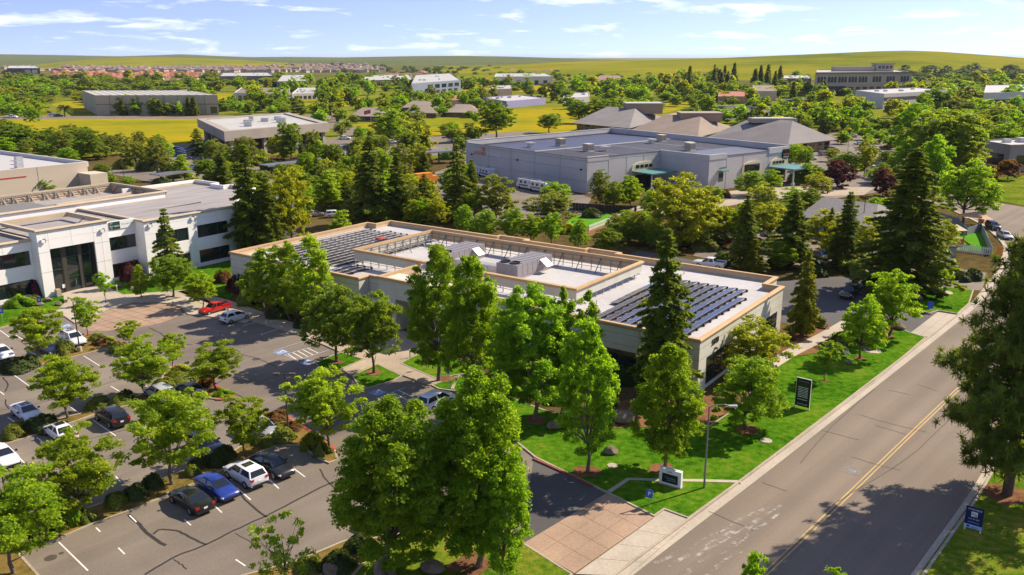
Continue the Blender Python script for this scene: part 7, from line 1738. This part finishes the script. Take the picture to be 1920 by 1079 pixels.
PAVED = [PX(q) for q in ([(300, 300), (330, 256), (400, 254), (420, 290), (380, 330)], [(610, 262), (690, 256), (905, 268), (900, 288), (760, 288), (630, 296)], [(870, 330), (1000, 345), (1100, 372), (1080, 385), (900, 350)], [(1545, 262), (1720, 252), (1700, 300), (1640, 340), (1500, 345)], [(1180, 400), (1330, 362), (1640, 352), (1440, 372), (1300, 400)], [(1400, 420), (1560, 430), (1660, 470), (1850, 512), (1715, 530), (1560, 495), (1440, 470)], [(1060, 446), (1060, 405), (1210, 392), (1240, 420)], [(1690, 420), (1860, 425), (1870, 545), (1690, 560)])]
FIELDS = [PX(q) for q in ([(60, 200), (180, 180), (330, 172), (470, 178), (470, 186), (360, 196), (190, 214), (70, 214)], [(500, 206), (560, 188), (700, 180), (760, 182), (700, 200), (600, 208)], [(620, 236), (760, 226), (960, 206), (960, 250), (740, 256)], [(-60, 223), (420, 221), (600, 224), (380, 236), (386, 255), (300, 276), (60, 266), (-60, 262)], [(760, 226), (960, 206), (1290, 192), (1300, 200), (1100, 245), (960, 258), (760, 252)], [(1840, 330), (2100, 330), (2100, 410), (1840, 390)])]
PUT = []
def scatter(kinds, n, x0, x1, y0, y1, hm_, ratio, label, group, space=4.0):
    """individual trees by their real height, kept off roofs, roads, most paving and the open fields"""
    got, tries = [], 0
    while len(got) < n and tries < n * 40:
        tries += 1; x, y = rf.uniform(x0, x1), rf.uniform(y0, y1); p = G(x, y)
        if any(inside(p, offset(q, -2.5)) for q in BLOCK) or any(inside(p, q) for q in ROADS): continue
        if any(inside(p, q) for q in PAVED) and rf.random() > .10: continue
        if any(inside(p, q) for q in FIELDS) and rf.random() > .06: continue
        if any((p.xy - q).length < space for q in PUT): continue
        PUT.append(p.xy.copy()); got.append((x, y))
    got.sort()
    for i, (x, y) in enumerate(got):
        k = rf.choice(kinds); h = rf.uniform(*hm_) * (1.35 if 'wood' in k or 'conifer' in k else 1); v = PROTO[k]; c_ = CNT.get(k, 0); CNT[k] = c_ + 1
        cm, tm, H, Wd = v[c_ % len(v)]; p = G(x, y); w = h * rf.uniform(*ratio) * (.5 if 'wood' in k or 'conifer' in k else 1)
        lab = label + ', ' + ordinal(i, len(got)) if len(got) <= 40 else label
        o = bpy.data.objects.new(NAMES.get(k, 'conifer_tree'), cm); link(o); o.location = p; o.rotation_euler = (0, 0, rf.uniform(0, 6.28)); o.scale = (w / Wd, w / Wd, h / H); tag(o, lab, 'tree', group)
scatter(('mid', 'yellow', 'yellow', 'bright', 'redwood', 'birch'), 28, 560, 900, 292, 415, (5, 10), (.7, 1.0), 'tree in thick grove left of storage building', 'thick grove by storage')
scatter(('bright', 'mid', 'olive', 'yellow'), 20, 1150, 1345, 388, 470, (4, 7.5), (.8, 1.1), 'garden tree below storage entrances', 'gardens below storage')
scatter(('yellow', 'yellow', 'bright', 'birch', 'redwood'), 8, 1330, 1700, 395, 520, (5, 8), (.7, 1.0), 'tree in planting around rear car park', 'rear car park planting')
scatter(('mid', 'olive', 'yellow', 'birch'), 16, 190, 560, 282, 352, (5, 9), (.8, 1.1), 'tree in planting behind white office', 'planting behind white office')
scatter(('bright', 'yellow', 'mid'), 20, 1470, 1730, 250, 350, (4.5, 8), (.8, 1.0), 'tree beside mid-right car park', 'mid-right car park planting')
scatter(('mid', 'bright', 'yellow', 'bright'), 34, 1690, 1935, 215, 340, (8, 15), (.8, 1.0), 'big tree in grove around brown office', 'brown office grove')
scatter(('mid', 'olive', 'bright'), 14, -10, 190, 226, 304, (6, 11), (.9, 1.2), 'tree between beige office and meadow', 'beige office planting')
scatter(('far_mid', 'far_bright', 'far_olive', 'far_yellow'), 20, 600, 910, 196, 292, (6, 12), (.8, 1.1), 'tree on slope between bungalows and storage', 'slope planting')
scatter(('far_mid', 'far_bright', 'far_yellow', 'far_bright'), 30, 1290, 1690, 200, 252, (7, 13), (.8, 1.1), 'tree around carports and upper bank', 'upper bank planting')
scatter(('far_mid', 'far_bright', 'far_olive', 'far_olive', 'far_yellow'), 28, -10, 420, 150, 214, (10, 18), (.8, 1.2), 'tree in valley wood left of warehouse', 'valley wood', 8)
scatter(('far_mid', 'far_bright', 'far_yellow', 'far_yellow'), 26, 420, 720, 150, 216, (9, 16), (.8, 1.1), 'tree around business park', 'business park planting', 8)
scatter(('far_mid', 'far_bright', 'far_dark', 'far_olive'), 24, 720, 1060, 145, 200, (8, 15), (.8, 1.1), 'tree around blue-grey office and dock building', 'centre planting', 8)
scatter(('far_mid', 'far_bright', 'far_yellow', 'far_yellow'), 30, 1060, 1330, 150, 200, (9, 17), (.8, 1.1), 'tree in leafy belt before green hill', 'leafy belt before hill', 8)
scatter(('far_bright', 'far_mid', 'far_yellow', 'far_yellow', 'far_conifer'), 34, 1330, 1930, 150, 200, (10, 18), (.8, 1.1), 'tree around arcaded office', 'arcaded office planting', 8)
belt(('mid', 'olive', 'yellow', 'redwood', 'yellow'), 16, 560, 880, 318, 392, (40, 66), (40, 58), 'tree in dense grove left of storage building', 'grove left of storage')
belt(('bright', 'mid', 'yellow'), 10, 1480, 1700, 295, 345, (24, 40), (28, 44), 'tree among parked cars beside hip-roofed office', 'hip office car park trees')
belt(('yellow', 'mid', 'bright', 'olive'), 8, 1300, 1690, 400, 440, (40, 60), (44, 66), 'leafy tree among redwoods behind the solar office', 'trees among redwoods')
belt(('olive', 'mid', 'bright'), 7, 0, 420, 262, 322, (26, 46), (34, 54), 'tree in belt between beige office and concrete office', 'left middle trees')
belt(('mid', 'bright', 'olive'), 10, 640, 900, 258, 292, (24, 40), (28, 42), 'tree in car park left of storage building', 'far car park trees')
belt(('mid', 'olive', 'bright', 'yellow'), 12, 640, 850, 395, 425, (34, 60), (44, 66), 'leafy tree in belt between solar office and storage yard', 'storage yard belt')
belt(('bright', 'mid', 'olive'), 12, 1150, 1345, 420, 462, (24, 44), (36, 56), 'bushy tree behind right half of solar office', 'rear garden trees')
belt(('mid', 'olive', 'yellow'), 7, 410, 640, 330, 372, (30, 50), (34, 52), 'mixed tree behind white office roof and redwoods', 'trees behind white office')
belt(('far_mid', 'far_olive', 'far_bright'), 8, 380, 640, 285, 322, (18, 36), (24, 38), 'tree around concrete office car park', 'concrete office trees')
belt(('far_mid', 'far_olive'), 8, 0, 200, 268, 300, (22, 40), (30, 50), 'tree in clump at near edge of yellow meadow', 'meadow edge trees')
belt(('far_mid', 'far_bright', 'far_olive'), 14, 640, 900, 206, 232, (12, 24), (18, 30), 'tree along lane past grey bungalows', 'bungalow lane trees')
belt(('far_mid', 'far_dark', 'far_bright'), 12, 880, 1060, 150, 182, (10, 18), (14, 24), 'tree around pale dock building', 'dock building trees')
belt(('far_mid', 'far_dark', 'far_bright', 'far_mid'), 18, 1340, 1640, 222, 258, (20, 34), (26, 40), 'tree along bank right of carports', 'bank trees')
belt(('far_bright', 'far_mid'), 12, 1060, 1330, 196, 212, (14, 26), (22, 34), 'tree at meadow edge behind hip roofs', 'meadow edge trees right')
belt(('far_mid', 'far_dark', 'far_bright'), 12, 1700, 1925, 262, 300, (28, 50), (36, 60), 'tree around brown office at right', 'brown office trees')
wood('middle_wood', ('far_mid', 'far_bright'), 60, 640, 1340, 146, 172, (7, 14), (16, 28), 'mixed trees scattered over middle distance below hills')
wood('right_wood', ('far_mid', 'far_bright'), 70, 1280, 1940, 160, 200, (9, 18), (18, 32), 'green tree cover around carports and arcaded office')
wood('left_wood', ('far_mid', 'far_bright'), 40, 400, 700, 148, 166, (7, 13), (16, 26), 'tree cover around far business park')
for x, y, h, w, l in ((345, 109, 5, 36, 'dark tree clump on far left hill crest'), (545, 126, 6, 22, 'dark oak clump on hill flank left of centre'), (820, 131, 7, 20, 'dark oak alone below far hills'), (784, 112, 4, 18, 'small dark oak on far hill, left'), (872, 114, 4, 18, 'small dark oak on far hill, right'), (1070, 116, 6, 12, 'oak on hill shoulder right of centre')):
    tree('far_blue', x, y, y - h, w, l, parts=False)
# palms
def palm(label, x, yb, ytop, w):
    p = G(x, yb); h = zof(p, ytop); wid = w / FPX * depth(p); T = empty('palm_tree', p, 0, label, 'palm'); r = random.Random(int(x))
    MB().tube([(0, 0, 0), (0, 0, h * .62)], [h * .06, h * .045], 8).build('trunk', M['trunk'], T)
    b = MB()
    for k in range(46):
        a = r.uniform(0, 6.28); e = r.uniform(-.25, 1.3); L = wid / 2 * r.uniform(.8, 1.1); q = []
        for s in range(6):
            t = s / 5; q.append(Vector((L * t * math.cos(a) * math.cos(e * .8), L * t * math.sin(a) * math.cos(e * .8), h * .62 + L * (t * math.sin(e) - .55 * t * t))))
        n_ = Vector((-math.sin(a), math.cos(a), 0)) * L * .09
        for s in range(5):
            w0, w1 = (1 - abs(2 * s / 5 - 1) * .7), (1 - abs(2 * (s + 1) / 5 - 1) * .7)
            b.add([q[s] - n_ * w0 - Vector((0, 0, .1 * L * w0)), q[s], q[s + 1], q[s + 1] - n_ * w1 - Vector((0, 0, .1 * L * w1))], [(0, 1, 2, 3)])
            b.add([q[s], q[s] + n_ * w0 - Vector((0, 0, .1 * L * w0)), q[s + 1] + n_ * w1 - Vector((0, 0, .1 * L * w1)), q[s + 1]], [(0, 1, 2, 3)])
    b.build('fronds', L_['olive'], T)
palm('broad palm with drooping fronds at warehouse car park', 122, 219, 194, 34)
palm('slim palm on far street corner, left of two', 656, 182, 162, 14)
palm('slim palm on far street corner, right of two', 668, 183, 160, 16)

# ------------------------------------------------------------------ the air
hz = MB().box(-29500, 29500, -29500, 29500, -3, 66).build('haze', bpy.data.materials.new('haze_air'))
hz['kind'] = 'stuff'
hm_ = hz.data.materials[0]; hm_.use_nodes = True; hn = hm_.node_tree.nodes; hn.clear()
ho = hn.new('ShaderNodeOutputMaterial'); hv = hn.new('ShaderNodeVolumePrincipled')
hv.inputs['Color'].default_value = (.80, .87, .98, 1); hv.inputs['Density'].default_value = 0.00003
hm_.node_tree.links.new(hv.outputs[0], ho.inputs['Volume'])
tag(hz, 'thin pale summer haze over the whole valley', 'haze')
